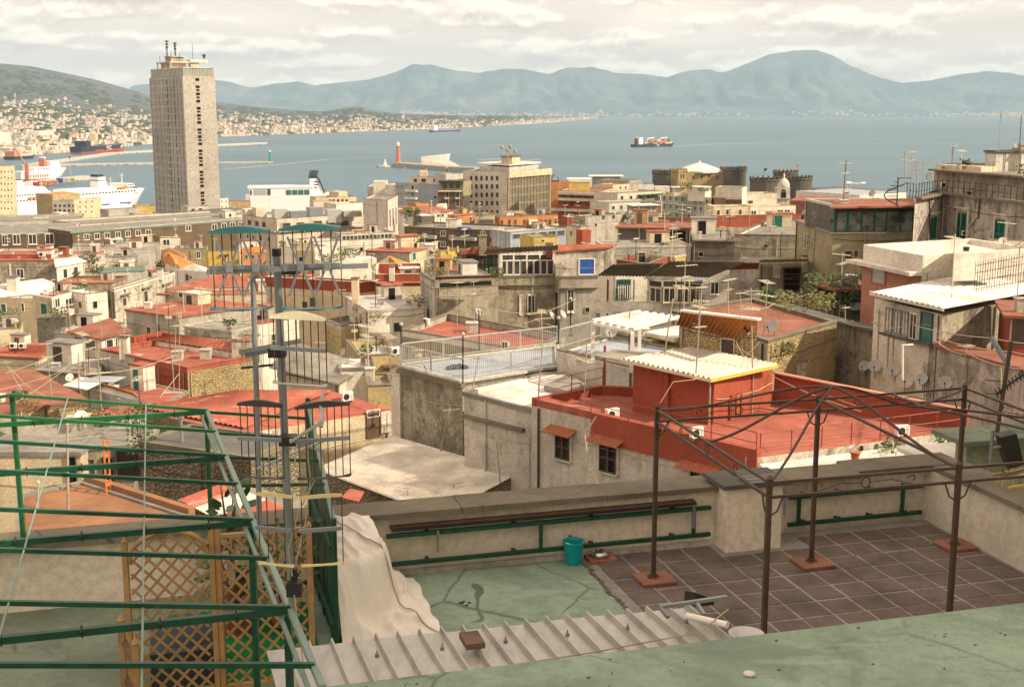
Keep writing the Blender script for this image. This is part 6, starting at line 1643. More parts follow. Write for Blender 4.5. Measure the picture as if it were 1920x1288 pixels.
# floors
m = MB(); tb(m, 5.72, 10.0, .2, 9.5, -.25, 0); tag(m.build('terrace_floor', 'terrace_green', None, loc=T(8, 2)), kind='structure')
m = MB(); tb(m, 10.003, 19, .2, 17, -.25, -.004); tag(m.build('terrace_floor', 'dirty_green', None, loc=T(12, 2)), kind='structure')
fl = None
m = MB(); tb(m, -.2, 5.717, .1, 9.5, -.25, -.002); fl = tag(m.build('tiled_floor', 'grout', None, loc=T(3, 3)), kind='structure')
tile_mats = []
tm = MB(); tm.hexa([(-.216,-.216,-.01),(.216,-.216,-.01),(.216,.216,-.01),(-.216,.216,-.01)], [(-.204,-.204,.007),(.204,-.204,.007),(.204,.204,.007),(-.204,.204,.007)])
tmesh = tm.mesh('tile', 'tile_brown')
for i in range(14):
    for j in range(17):
        u, v = .02 + (i + .5) * .46, .32 + (j + .5) * .46
        if v > 7.3 or u > 5.62 or (2.55 < u < 3.8 and v < .75): continue
        o = bpy.data.objects.new('tile', tmesh); COL.objects.link(o); o.parent = fl
        o.location = T(u + rnd.uniform(-.008, .008), v + rnd.uniform(-.008, .008), rnd.uniform(-.003, .004)) - WLOC[fl.name]
        o.rotation_euler = (rnd.uniform(-.008, .008), rnd.uniform(-.008, .008), TH_ + rnd.uniform(-.02, .02))
# ragged broken edge between the tiles and the green coating
m = MB()
for k in range(420):
    v = .4 + k * .0165; u = 5.71 + .05 * mnoise.noise(Vector((v * 2.2, 0, 0))) + rnd.uniform(-.03, .03); s_ = rnd.uniform(.004, .022)
    tb(m, u - s_, u + s_ * rnd.uniform(.5, 1.5), v - s_ * .8, v + s_, .0, rnd.uniform(.004, .016))
o = m.build('broken_edge', 'black_wall', None, loc=T(5.7, 3)); tag(o, kind='stuff')
# damp run and dark droppings on the green floor
m = MB(); pts = [(889, 1094, .03), (893, 1099, .07), (900, 1106, .05), (898, 1113, .065), (895, 1119, .03), (896, 1130, .018), (894, 1138, .024), (897, 1146, .016), (901, 1152, .03), (905, 1158, .022), (899, 1163, .05), (893, 1166, .08)]
Q = [(TU(x, y), w) for x, y, w in pts]
for ((u, v), w), ((u2, v2), w2) in zip(Q, Q[1:]): m.add([T(u - w, v, .003), T(u + w, v, .003), T(u2 + w2, v2, .003), T(u2 - w2, v2, .003)], [(3, 2, 1, 0)])
n = NT('damp_green'); n.base((.10, .16, .115)); n.rough(.5, .4)
tag(m.build('floor_stain', 'damp_green', None, loc=T(7, 1.5)), kind='stuff')
m = MB()
for x, y in ((863, 1130), (869, 1128), (880, 1130), (875, 1135), (866, 1131)): u, v = TU(x, y); m.lathe(T(u, v, 0), [(.022, .0), (.024, .008), (.01, .016), (0, .017)], 7)
tag(m.build('droppings', 'black_metal', None, loc=T(7, 1.5)), kind='stuff')
# parapet along the far side, pillar, right-hand wall
wl0 = thing('parapet_wall', 'cream terrace parapet wall with broad grey coping facing the city', 'wall', T(5, .1))
m = MB(); tb(m, 2.6, 19, -.15, .24, -9, .83); tb(m, -.3, 2.6, -.3, .0, -9, .83); m.build('wall', 'terrace_wall', wl0)
k = 0
edges = [-.55, 1.3, 3.2, 5.3, 7.4, 9.4, 11.5, 13.6, 16, 19]
for a, c in zip(edges, edges[1:]):
    m = MB(); sh_ = -.14 if c < 3 else 0
    tb(m, a + .004, c - .004, -.22 + sh_, .37 + sh_ * .9, .832, .91 + rnd.uniform(-.004, .004)); m.build('coping_slab', 'coping_stone', wl0)
m = MB()
for a, c in ((2.62, 10.0),): tb(m, a, c, .24, .30, 0, .07)
m.build('skirting', 'pale_concrete', wl0)
pl = thing('chimney_pier', 'square cream pier with flat grey cap against the parapet', 'pier', T(3.2, .5))
m = MB(); tb(m, 2.74, 3.6, .245, .66, 0, .955); m.build('shaft', 'terrace_wall', pl)
m = MB(); tb(m, 2.66, 3.7, .0, .74, .957, 1.02); m.build('cap', 'dark_roof', pl)
gr = thing('grill_rack', 'wire oven rack lying on the cap of the cream pier', 'wire rack', T(3.0, .5, 1.02))
m = MB()
for k in range(16): m.bar(T(2.74 + k * .042, .40, 1.035), T(2.74 + k * .042, .72, 1.035), .006)
m.build('wires', 'steel', gr)
m = MB()
for v in (.40, .56, .72): m.bar(T(2.73, v, 1.03), T(3.38, v, 1.03), .01)
m.build('frame', 'steel', gr)
rw = thing('side_wall', 'cream side wall of the tiled terrace with grey coping', 'wall', T(-.2, 3))
m = MB(); tb(m, -.4, -.02, .0, 9, -9, .86); m.build('wall', 'terrace_wall', rw)
for a, c in ((.38, 2.4), (2.4, 4.5), (4.5, 6.8), (6.8, 9)):
    m = MB(); tb(m, -.56, .08, a, c - .01, .862, .94); m.build('coping_slab', 'coping_stone', rw)
# near green roof and its wall
m = MB(); tb(m, -6, 10.38, 7.56, 15.4, 1.65, 2.0); gro = tag(m.build('roof_floor', 'terrace_green', None, loc=T(5, 9, 2)), kind='structure')
m = MB(); tb(m, -6, 10.3, 7.9, 15.4, -9, 1.645); tag(m.build('near_house', 'terrace_wall', None, loc=T(5, 9)), 'house whose green coated roof fills the bottom of the view', 'house')
m = MB()
for k in range(40):
    u = rnd.uniform(3, 10); v = 7.6 + abs(rnd.gauss(0, .5)); s_ = rnd.uniform(.002, .007)
    tb(m, u - s_ * 2, u + s_ * 2, v - s_, v + s_, 2.0, 2.0 + rnd.uniform(.004, .012))
tag(m.build('roof_debris', 'black_wall', None, loc=T(6, 8, 2)), kind='stuff')
def rock(name, label, c, s, mat):
    m = MB(); m.lathe((0, 0, 0), [(.01, -.4), (.8, -.3), (1, .05), (.7, .5), (.02, .62)], 9)
    m.v = [(x * s * rnd.uniform(.85, 1.15) * 1.2, y * s * rnd.uniform(.85, 1.15), z * s * .7) for x, y, z in m.v]
    o = m.build(name, mat, None, local=True, loc=c + Vector((0, 0, s * .28)), smooth=True); tag(o, label, 'stone')
rock('pebble', 'single pale pebble lying on the near green roof', T(*TU(1405, 1266, 2.0), 2.0), .045, 'white_wall')

# ---------------------------------------------------------------- gazebo
gz = thing('gazebo_frame', 'bare brown iron gazebo frame with scrolled double beams and curved roof ribs', 'gazebo', T(2.7, 3))
HB, HL = 2.36, 2.2
posts = {'A': (5.0, 1.38), 'B': (2.65, 1.40), 'E': (.3, 1.32), 'C': (5.1, 4.78), 'D': (2.83, 4.82), 'F': (.5, 4.86)}
for k, (u, v) in posts.items():
    m = MB(); m.bar(T(u, v, .045), T(u, v, HB + .03), .052, up=tuple(UX)); m.lathe(T(u, v, 0), [(.085, .045), (.085, .06), (.05, .065), (.05, .09), (.03, .095)], 12); m.build('post', 'rust_brown', gz)
    m = MB(); m.lathe(T(u, v, 0), [(.03, HB + .03), (.045, HB + .045), (.0, HB + .085)], 8); m.build('finial', 'rust_brown', gz)
def scroll(c, e, r, s=1):
    pts = []
    for k in range(22):
        t = k / 21; a = t * 4.6 * s; rr = r * (1 - .8 * t)
        pts.append(c + e * (rr * math.cos(a) * s) + Vector((0, 0, rr * math.sin(a) * s)))
    return pts
def beam(p, q, nm='beam'):
    a, c = posts[p], posts[q]
    A, C_ = T(*a, 0), T(*c, 0); e = (C_ - A).normalized(); L = (C_ - A).length
    for z in (HB, HL):
        m = MB(); m.bar(A + Vector((0, 0, z)), C_ + Vector((0, 0, z)), .032, .028); m.build('beam', 'rust_brown', gz)
    mid = (HB + HL) / 2; n_ = 2
    for k in range(1, 4):
        c0 = A + e * (L * k / 4) + Vector((0, 0, mid)); m = MB()
        if k == 2: m.tube([c0 + e * .05 * math.cos(t * .5236) + Vector((0, 0, .058 * math.sin(t * .5236))) for t in range(13)], .007, 5)
        else:
            s_ = 1 if k == 1 else -1
            m.tube(scroll(c0, e, .055, s_), .007, 5)
            c1 = A + e * (L * 2 / 4 - .05 * (1 if k == 1 else -1)) + Vector((0, 0, mid))
            m.tube([c0 + Vector((0, 0, -.055)), c0.lerp(c1, .5) + Vector((0, 0, .01)), c1], .006, 5)
        m.build('scroll', 'rust_brown', gz)
    for s_, P in ((1, A), (-1, C_)):
        m = MB(); m.tube([P + e * s_ * .03 + Vector((0, 0, HL - .2)), P + e * s_ * .10 + Vector((0, 0, HL - .16)), P + e * s_ * .16 + Vector((0, 0, HL - .01))], .011, 5); m.build('brace', 'rust_brown', gz)
for p, q in (('A', 'B'), ('B', 'E'), ('C', 'D'), ('D', 'F'), ('A', 'C'), ('E', 'F')): beam(p, q)
for z in (HB,):
    m = MB(); m.bar(T(*posts['B'], z), T(*posts['D'], z), .03); m.build('beam', 'rust_brown', gz)
def rib(a, b_, rise, nm='roof_rib'):
    a, b_ = Vector(a), Vector(b_); pts = []
    for k in range(15):
        t = k / 14; p = a.lerp(b_, t); p.z = a.z + (b_.z - a.z) * (t * t * (3 - 2 * t) * .75 + .25 * t); pts.append(p)
    m = MB(); m.tube(pts, .017, 6); m.build(nm, 'rust_brown', gz)
AP1 = T(3.4, 3.05, 2.93); N2 = T(1.95, 2.75, 2.52)
mid = lambda p, q: T((posts[p][0] + posts[q][0]) / 2, (posts[p][1] + posts[q][1]) / 2, HB)
for s_ in ('A', 'B', 'C', 'D'): rib(T(*posts[s_], HB), AP1, .55)
rib(mid('A', 'C'), AP1, .4); rib(AP1, N2, .35)
for s_ in ('E', 'F'): rib(N2, T(*posts[s_], HB), .4)
rib(N2, T(.0, 3.6, HB), .3); rib(mid('B', 'E'), N2, .35)
for i, (k, lab) in enumerate((('A', 'terracotta slab under the gazebo post nearest the green floor'), ('B', 'terracotta slab under the middle rear gazebo post'), ('E', 'dark terracotta slab under the gazebo post beside the side wall'))):
    u, v = posts[k]; m = MB(); tb(m, u - .25, u + .23, v - .20, v + .24, .016, .05); tag(m.build('paving_slab', 'slab_terracotta', None, loc=T(u, v)), lab, 'paving slab', 'slabs weighing down the gazebo posts')
u, v = TU(1125, 1048); m = MB(); tb(m, u - .2, u + .2, v - .16, v + .18, .004, .045); tag(m.build('paving_slab', 'slab_terracotta', None, loc=T(u, v)), 'terracotta slab with a metal bowl on it beside the turquoise bucket', 'paving slab')
bo = thing('pet_bowl', 'shiny steel bowl on a terracotta slab', 'bowl', T(u, v, .045))
m = MB(); m.lathe(T(u, v, .046), [(.0, .001), (.14, .001), (.105, .075), (.10, .075), (.09, .02), (.0, .02)], 24); m.build('bowl', 'steel', bo, smooth=True)
u, v = TU(1075, 1056); bk = thing('bucket', 'turquoise plastic bucket standing on the green floor', 'bucket', T(u, v))
m = MB(); m.lathe(T(u, v, 0), [(0, .003), (.105, .003), (.145, .30), (.16, .305), (.16, .335), (.148, .335), (.138, .30), (.10, .012), (0, .012)], 28); m.build('tub', 'bucket_plastic', bk, smooth=False)
m = MB(); m.tube([T(u + .155, v, .32)] + [T(u + .155 * math.cos(t), v + .155 * math.sin(t) , .33 + .01 * math.sin(t * 3)) for t in (.5, 1.0, 1.57, 2.1, 2.6)] + [T(u - .155, v, .32)], .006, 5); m.build('handle', 'steel', bk)
m = MB(); tb(m, u - .02, u + .02, v - .175, v - .15, .30, .36); m.build('spout_lug', 'bucket_plastic', bk)

# ---------------------------------------------------------------- green wall frames
def green_frame(label, u0, u1, v, z0, z1, ups):
    o = thing('wall_frame', label, 'steel frame', T((u0 + u1) / 2, v, z0))
    for z, nm in ((z1, 'top_rail'), (z0, 'bottom_rail')):
        m = MB(); m.bar(T(u0, v, z), T(u1, v, z), .05, .055); m.build(nm, 'green_paint', o)
    for u in ups:
        m = MB(); m.bar(T(u, v, z0), T(u, v, z1), .05, .045, up=tuple(UX)); m.build('upright', 'green_paint', o)
    for z in (z0, z1):
        for t in (.12, .38, .62, .88):
            m = MB(); a = T(u0 + (u1 - u0) * t, v, z); m.bar(a + VX * -.16, a, .04, .05); m.bar(a + Vector((0, 0, -.02)), a + Vector((0, 0, .06)), .03, .012); m.build('bracket', 'black_metal', o)
    return o
green_frame('long green steel frame bracketed to the parapet behind the bucket', 3.72, 8.45, .37, .2, .6, (3.98, 6.28))
green_frame('short green steel frame in the corner of the tiled terrace', .08, 2.35, .14, .14, .56, (.42, 2.18))
o = thing('wall_bench', 'dark weathered plank shelf on grey legs above the green frame', 'bench', T(6, .4, .6))
m = MB(); tb(m, 3.95, 8.38, .25, .36, .68, .715); m.build('plank', 'old_wood', o)
m = MB(); tb(m, 3.95, 8.38, .372, .40, .665, .70); m.build('front_board', 'black_metal', o)
for u in (4.0, 7.75):
    m = MB(); m.bar(T(u, .41, .33), T(u, .41, .63), .05, .03, up=tuple(UX)); m.build('leg', 'galvanised', o)
# wall stubs and small pipe on the pier
m = MB(); m.tube([T(2.72, .70, .80), T(2.72, .70, .5)], .02, 6); tag(m.build('pipe_stub', 'galvanised', None, loc=T(2.7, .7, .6)), 'short grey pipe hanging on the corner of the cream pier', 'pipe')

# ---------------------------------------------------------------- white cloth over a stack
cu0, cu1, cv0, cv1 = 8.1, 9.36, .42, 2.75
m = MB(); NU, NV = 70, 90
def sst(x): x = min(1, max(0, x)); return x * x * (3 - 2 * x)
def cloth_h(u, v):
    a = (u - cu0) / (cu1 - cu0); b_ = (v - cv0) / (cv1 - cv0)          # a = 0 free side, 1 at the fence
    lim = .40 - .06 * b_ + .34 * sst((b_ - .45) / .5)                   # where the stack's free edge lies
    fu = sst((a - lim + .10) / (.17 + .25 * sst((b_ - .4) / .5)))
    fv = sst((1.0 - b_) / (.30 + .25 * (1 - a)))
    top = .93 - .10 * b_ - .06 * (1 - a)
    h = top * fu * fv
    rid = 1 - abs(mnoise.noise(Vector((u * 2.4 + v * .8, v * 1.1 - u, 3)))) * 2
    rid2 = 1 - abs(mnoise.noise(Vector((u * 4.2, v * 2.6 + u * 1.5, 8)))) * 2
    skirt = 1 - fu
    fold = .13 * max(0, rid) ** 4 * (.25 + .75 * skirt) + .05 * max(0, rid2) ** 2 + .05 * max(0, math.sin(11 * b_ + 6 * a)) * skirt * sst(a / .25)
    flat = .02 + .10 * sst(a / .35) * (1 - fu)
    return max(.012, h + (fold + flat) * min(1, .2 + a * 3) * min(1, (1.02 - b_) * 8))
for i in range(NU + 1):
    for j in range(NV + 1):
        u = cu0 + (cu1 - cu0) * i / NU; v = cv0 + (cv1 - cv0) * j / NV
        h = cloth_h(u, v)
        m.v.append(tuple(T(u + .07 * mnoise.noise(Vector((v * 2, 3, h))) * (1 - i / NU), v + .05 * mnoise.noise(Vector((u * 3, 7, h))), h)))
for i in range(NU):
    for j in range(NV):
        a = i * (NV + 1) + j; m.f.append((a, a + 1, a + NV + 2, a + NV + 1)); m.m.append(0)
o = thing('cloth_cover', 'off-white canvas sheet draped over a stack beside the green fence', 'cloth', T(8.7, 1.5))
cl = m.build('canvas', 'cloth', o, smooth=True)
m = MB(); pts = []
for k in range(26):
    t = k / 25; u = 9.2 - 1.0 * t + .08 * math.sin(t * 5); v = .45 + 2.2 * t; pts.append(T(u, v, cloth_h(min(u, cu1), v) + .02))
m.tube(pts, .009, 5); tag(m.build('rope', 'old_mast', None, loc=T(8.7, 1.5)), 'thin brown cord running down across the canvas sheet', 'cord')

# ---------------------------------------------------------------- green fence, pergola
fe = thing('slat_fence', 'tall dark green slatted fence beside the canvas sheet', 'fence', T(9.42, 1.4))
def fz(v): return 2.42 - .80 * (v - .3) / 2.2
for k in range(19):
    v = .32 + k * .122
    m = MB(); m.bar(T(9.42 + rnd.uniform(-.012, .012), v, .03), T(9.42, v, fz(v) - .03), .10, .02, up=tuple(UX)); m.build('slat', 'green_paint' if k % 3 else 'green_paint', fe)
m = MB(); m.bar(T(9.42, .2, fz(.2)), T(9.42, 2.58, fz(2.58)), .05, .05); m.build('top_rail', 'pale_green_metal', fe)
for z in (.35, 1.3):
    m = MB(); m.bar(T(9.46, .2, z), T(9.46, 2.58, z), .04); m.build('rail', 'green_paint', fe)
for v in (.18, 2.58):
    m = MB(); m.bar(T(9.42, v, 0), T(9.42, v, fz(v) + .06), .055); m.build('post', 'green_paint', fe)
pg = thing('pergola_frame', 'green steel pergola frame with gabled trusses on the side terrace', 'pergola', T(12, 4))
ZE, ZR = 2.49, 2.85
def eu(v): return 10.74 - .055 * v
for u, v, zz_, nm in ((13.0, .43, ZR, 'post'), (10.72, .30, ZE, 'post')):
    m = MB(); m.bar(T(u, v - .1, .92), T(u, v, zz_), .05); m.build('post', 'sunlit_green', pg)
    m = MB(); tb(m, u - .08, u + .08, v - .16, v, .916, .93); m.build('foot_plate', 'sunlit_green', pg)
m = MB(); m.bar(T(eu(.3), .3, ZE), T(eu(8.6), 8.6, ZE), .045, .05); m.build('eave_beam', 'pale_green_metal', pg)
m = MB(); m.bar(T(eu(.3) + .07, .3, ZE - .06), T(eu(8.6) + .07, 8.6, ZE - .06), .03); m.build('eave_beam', 'pale_green_metal', pg)
for v in (.49, 2.72, 5.03, 7.22):
    m = MB(); m.bar(T(eu(v), v, ZE), T(15.6, v, ZE), .05, .055); m.build('tie_beam', 'sunlit_green' if v < 1 else 'green_paint', pg)  # far members take the sunlit copy, nearer shaded ones the darker paint
for v in (.49, 1.6, 2.72, 3.83, 5.03, 6.09, 7.22, 8.28):
    m = MB(); m.bar(T(eu(v), v, ZE + .02), T(13.0, v, ZR), .035, .035); m.bar(T(13.0, v, ZR), T(15.6, v, ZE + .02), .035, .035); m.build('rafter', 'sunlit_green' if v < 2 else 'green_paint', pg)
for v in (5.03, 7.22):
    m = MB(); m.bar(T(eu(v) + .02, v, 0), T(eu(v) + .02, v, ZE - .05), .055); m.build('post', 'green_paint', pg)
for v, z0 in ((.49, ZE), (1.6, ZE), (2.72, ZE), (3.83, ZE)):
    m = MB(); m.bar(T(eu(v), v, z0), T(9.46, v * .5 + .1, 2.35 - .12 * v), .035); m.build('link_beam', 'sunlit_green' if v < 2 else 'green_paint', pg)
for u, z0 in ((11.45, ZE + .14), (12.36, ZE + .28)):
    m = MB(); m.tube([T(u, .49, z0), T(u - .05, 8.6, z0)], .009, 5); m.build('wire', 'pale_green_metal', pg)
m = MB()
for v in (.49, 2.72, 5.03, 7.22):
    for k in range(8):
        u = eu(v) + .4 + k * .55; m.bar(T(u, v - .032, ZE - .032), T(u, v + .032, ZE + .034), .012, .062)
s_ = m.build('cable_ties', 'black_metal', pg); s_['kind'] = 'stuff'

# trellis
tr = thing('wooden_trellis', 'honey-coloured wooden lattice trellis with an arched panel', 'trellis', T(10.7, 3.3))
for u, z in ((11.68, 1.84), (10.80, 1.93), (10.74, 1.93), (9.78, 1.84)):
    m = MB(); m.bar(T(u, 3.3, .02), T(u, 3.3, z - .03), .055); m.lathe(T(u, 3.3, 0), [(.028, z - .03), (.036, z - .015), (.02, z + .02), (0, z + .05)], 8); m.build('post', 'wood', tr)
def lat(u0, u1, z0, ztop):
    du = u1 - u0; sp = .152
    for s_ in (1, -1):
        k = -30
        while k < 40:
            c0 = u0 + k * sp; pts = []
            zz_ = z0
            # clip the 45 degree slat against the panel outline
            N_ = 60; seg = []
            for i in range(N_ + 1):
                z = z0 + (2.1 - z0) * i / N_; u = c0 + s_ * (z - z0) * .92
                if u0 <= u <= u1 and z <= ztop((u - u0) / du): seg.append((u, z))
            if len(seg) > 2:
                (ua, za), (ub, zb_) = seg[0], seg[-1]
                m = MB(); m.bar(T(ua, 3.3 + .008 * s_, za), T(ub, 3.3 + .008 * s_, zb_), .026, .012, up=tuple(VX)); m.build('slat', 'wood', tr)
            k += 1
arch = lambda t: 1.60 + .30 * math.sqrt(max(0, 1 - (2 * t - 1) ** 2))
lat(10.84, 11.65, .12, arch); lat(9.81, 10.71, .12, lambda t: 1.78)
m = MB(); m.tube([T(10.84 + .81 * k / 16, 3.3, arch(k / 16)) for k in range(17)], .028, 6); m.build('arch_rail', 'wood', tr)
for u0, u1, z in ((9.8, 10.72, 1.80), (9.8, 10.72, .10), (10.84, 11.66, .10), ):
    m = MB(); m.bar(T(u0, 3.3, z), T(u1, 3.3, z), .05, .04); m.build('rail', 'wood', tr)
pf = thing('low_trellis_fence', 'short wooden fence posts at the free end of the trellis', 'fence', T(11.75, 3.6))
for u, v, z in ((11.74, 3.7, 1.15), (11.60, 4.1, 1.05)):
    m = MB(); m.bar(T(u, v, 0), T(u, v, z - .03), .06); m.lathe(T(u, v, 0), [(.03, z - .03), (.04, z - .01), (0, z + .06)], 8); m.build('post', 'wood', pf)
m = MB(); m.bar(T(11.72, 3.7, .9), T(11.6, 4.1, .8), .05); m.bar(T(11.72, 3.7, .5), T(11.6, 4.1, .4), .05); m.build('rail', 'old_wood', pf)
# things behind the trellis
m = MB(); tb(m, 9.6, 11.3, .9, 3.1, -.003, .012); tag(m.build('turf_mat', 'turf', None, loc=T(10.4, 2)), 'bright green artificial turf mat behind the trellis', 'mat')
def plant(name, label, c, n_, spread, hgt, ls, mat, cat='plant', pot=None, up=.5):
    o = thing(name, label, cat, c)
    m = MB()
    for k in range(n_):
        a = rnd.uniform(0, 6.283); rr = spread * rnd.random() ** .6; z = hgt * (.25 + .75 * rnd.random())
        p = c + Vector((rr * math.cos(a), rr * math.sin(a), z)); L = ls * rnd.uniform(.6, 1.2)
        d = Vector((math.cos(a + rnd.uniform(-1, 1)), math.sin(a + rnd.uniform(-1, 1)), rnd.uniform(-.5, up))).normalized(); s_ = d.orthogonal().normalized() * L * .24
        m.add([p, p + d * L * .3 + s_, p + d * L * .68 + s_ * .9, p + d * L, p + d * L * .68 - s_ * .9, p + d * L * .3 - s_], [(0, 1, 2, 3, 4, 5)])
    f_ = m.build('foliage', mat, o)
    m = MB()
    for k in range(5):
        a = rnd.uniform(0, 6.283); m.tube([c, c + Vector((spread * .3 * math.cos(a), spread * .3 * math.sin(a), hgt * .5)), c + Vector((spread * .6 * math.cos(a), spread * .6 * math.sin(a), hgt * .95))], [.012 * hgt + .004, .008 * hgt + .003, .003], 5)
    m.build('stems', 'old_wood', o)
    if pot:
        m = MB(); m.lathe(c, [(0, -pot * .9), (pot * .6, -pot * .9), (pot * .85, 0), (pot * .9, .02), (pot * .75, .02), (0, -.02)], 14); m.build('pot', 'terracotta', o)
    return o
plant('rubber_plant', 'dark rubber plant spreading behind the arched trellis', T(10.5, 1.6, .25), 60, .42, .95, .22, 'rubber_leaf', pot=.28)
plant('rubber_plant', 'rubber plant with big upright leaves rising above the trellis post', T(10.5, .9, .45), 34, .20, 1.3, .19, 'rubber_leaf', pot=.26, up=1.4)
plant('pot_plant', 'bushy dark potted plant behind the flat trellis panel', T(9.95, 1.6, .25), 110, .45, 1.1, .17, 'leaf', pot=.24)
o = thing('covered_seat', 'dark grey padded seat heaped behind the lattice', 'seat', T(11.1, 2.6))
m = MB(); tb(m, 10.7, 11.5, 2.2, 3.0, .0, .42); m.build('base', 'grey_cloth', o)
m = MB(); m.lathe(T(11.1, 2.5, .42), [(0, .16), (.2, .15), (.36, .08), (.4, 0)], 16); m.build('cushion', 'grey_cloth', o, smooth=True)
m = MB(); m.hexa([T(12.5, 4.2, 0), T(11.8, 4.0, 0), T(11.7, 6.0, 0), T(12.6, 6.0, 0)], [T(12.1, 4.4, .35), T(11.85, 4.2, .5), T(11.75, 5.8, .5), T(12.2, 5.8, .4)]); tag(m.build('floor_cover', 'grey_cloth', None, loc=T(12, 5)), 'dark grey cover heaped on the stained floor beside the trellis', 'cover')

# ---------------------------------------------------------------- translucent ribbed canopy
cn = thing('plastic_canopy', 'translucent ribbed plastic canopy along the edge of the near green roof', 'canopy', T(8.5, 6.8, 1.8))
A, B_ = T(10.46, 6.12, 1.70), T(6.63, 6.2, 1.70); C, D = T(6.75, 7.75, 1.90), T(10.46, 7.75, 1.90)
NS = 5
for s_ in range(NS):
    u0, u1 = s_ / NS, (s_ + 1) / NS
    a, b_, c, d_ = A.lerp(B_, u0), A.lerp(B_, u1), D.lerp(C, u1), D.lerp(C, u0)
    lift = Vector((0, 0, .008 * (s_ % 2)))
    m = MB(); us = []; nr = 4
    for k in range(nr):
        for f, h in ((.0, 0), (.80, .0), (.86, 1), (.93, 1), (.99, 0)):
            us.append(((k + f) / nr, h))
    us.append((1, 0))
    for u, h in us:
        o_ = Vector((0, 0, .055 * h)) + lift
        for p in (a.lerp(b_, u), d_.lerp(c, u)): m.v.append(tuple(p + o_)); m.v.append(tuple(p + o_ - Vector((0, 0, .004))))
    for k in range(len(us) - 1):
        i, j = 4 * k, 4 * k + 4
        m.f += [(i, j, j+2, i+2), (i+1, i+3, j+3, j+1), (i, i+1, j+1, j), (i+2, j+2, j+3, i+3)]
    m.m = [0] * len(m.f)
    m.build('sheet', 'plastic_sheet', cn)
m = MB()
for k in range(7):
    p = A.lerp(B_, (k + .55) / 7).lerp(D.lerp(C, (k + .55) / 7), .42); m.lathe(p + Vector((0, 0, .06)), [(.018, 0), (.018, .03), (.006, .03), (.006, .06), (0, .06)], 8)
m.build('bolts', 'galvanised', cn)['kind'] = 'stuff'
m = MB(); m.bar(A.lerp(D, .42) - Vector((0, 0, .05)), B_.lerp(C, .42) - Vector((0, 0, .05)), .06); m.build('support_bar', 'galvanised', cn)
u, v = TU(877, 1203, 1.86); m = MB(); tb(m, u - .11, u + .05, v - .10, v + .16, 1.86, 1.91); tag(m.build('brick', 'old_wood', None, loc=T(u, v, 1.86)), 'flat brown brick weighing down the plastic canopy', 'brick')
u, v = TU(1340, 1175, 1.9); m = MB(); m.tube([T(u + .16, v - .22, 1.93), T(u - .06, v + .12, 1.96)], .03, 10); tag(m.build('plastic_pipe', 'white_paint', None, loc=T(u, v, 1.93)), 'length of white plastic pipe at the end of the canopy', 'pipe')
m = MB(); m.bar(T(u + .33, v - .42, 1.95), T(u - .28, v - .36, 2.0), .035, .03); m.bar(T(u + .33, v - .42, 1.95), T(u + .30, v - .3, 1.9), .03); m.bar(T(u, v - .39, 1.97), T(u + .0, v - .22, 1.92), .03); tag(m.build('steel_bracket', 'galvanised', None, loc=T(u, v, 1.95)), 'grey steel bracket lying across the end of the canopy', 'bracket')
m = MB(); m.hexa([T(u + .02, v - .60, 1.9), T(u - .14, v - .55, 1.9), T(u - .20, v - .45, 1.9), T(u - .02, v - .45, 1.9)][::-1], [T(u + .02, v - .60, 2.0), T(u - .12, v - .56, 1.98), T(u - .20, v - .46, 1.95), T(u - .02, v - .46, 2.03)][::-1]); tag(m.build('rubber_block', 'black_metal', None, loc=T(u, v, 1.95)), 'black rubber scrap behind the grey steel bracket', 'scrap')
u, v = TU(1400, 1182, 2.0); pn = thing('metal_pan', 'dented aluminium pan on the edge of the green roof', 'pan', T(u, v, 1.95))
m = MB(); m.lathe(T(u, v, 1.9), [(0, .0), (.10, .0), (.14, .075), (.15, .078), (.135, .078), (.095, .015), (0, .015)], 24); m.build('pan', 'aluminium', pn, smooth=True)
m = MB(); m.tube([T(10.2, 7.45, 1.93), T(9.2, 7.5, 1.95), T(8.0, 7.42, 1.95), T(7.0, 7.3, 1.96), T(6.6, 7.0, 2.0)], .006, 5); tag(m.build('rope', 'old_mast', None, loc=T(8, 7.4, 1.95)), 'thin brown cord trailing along the plastic canopy', 'cord')

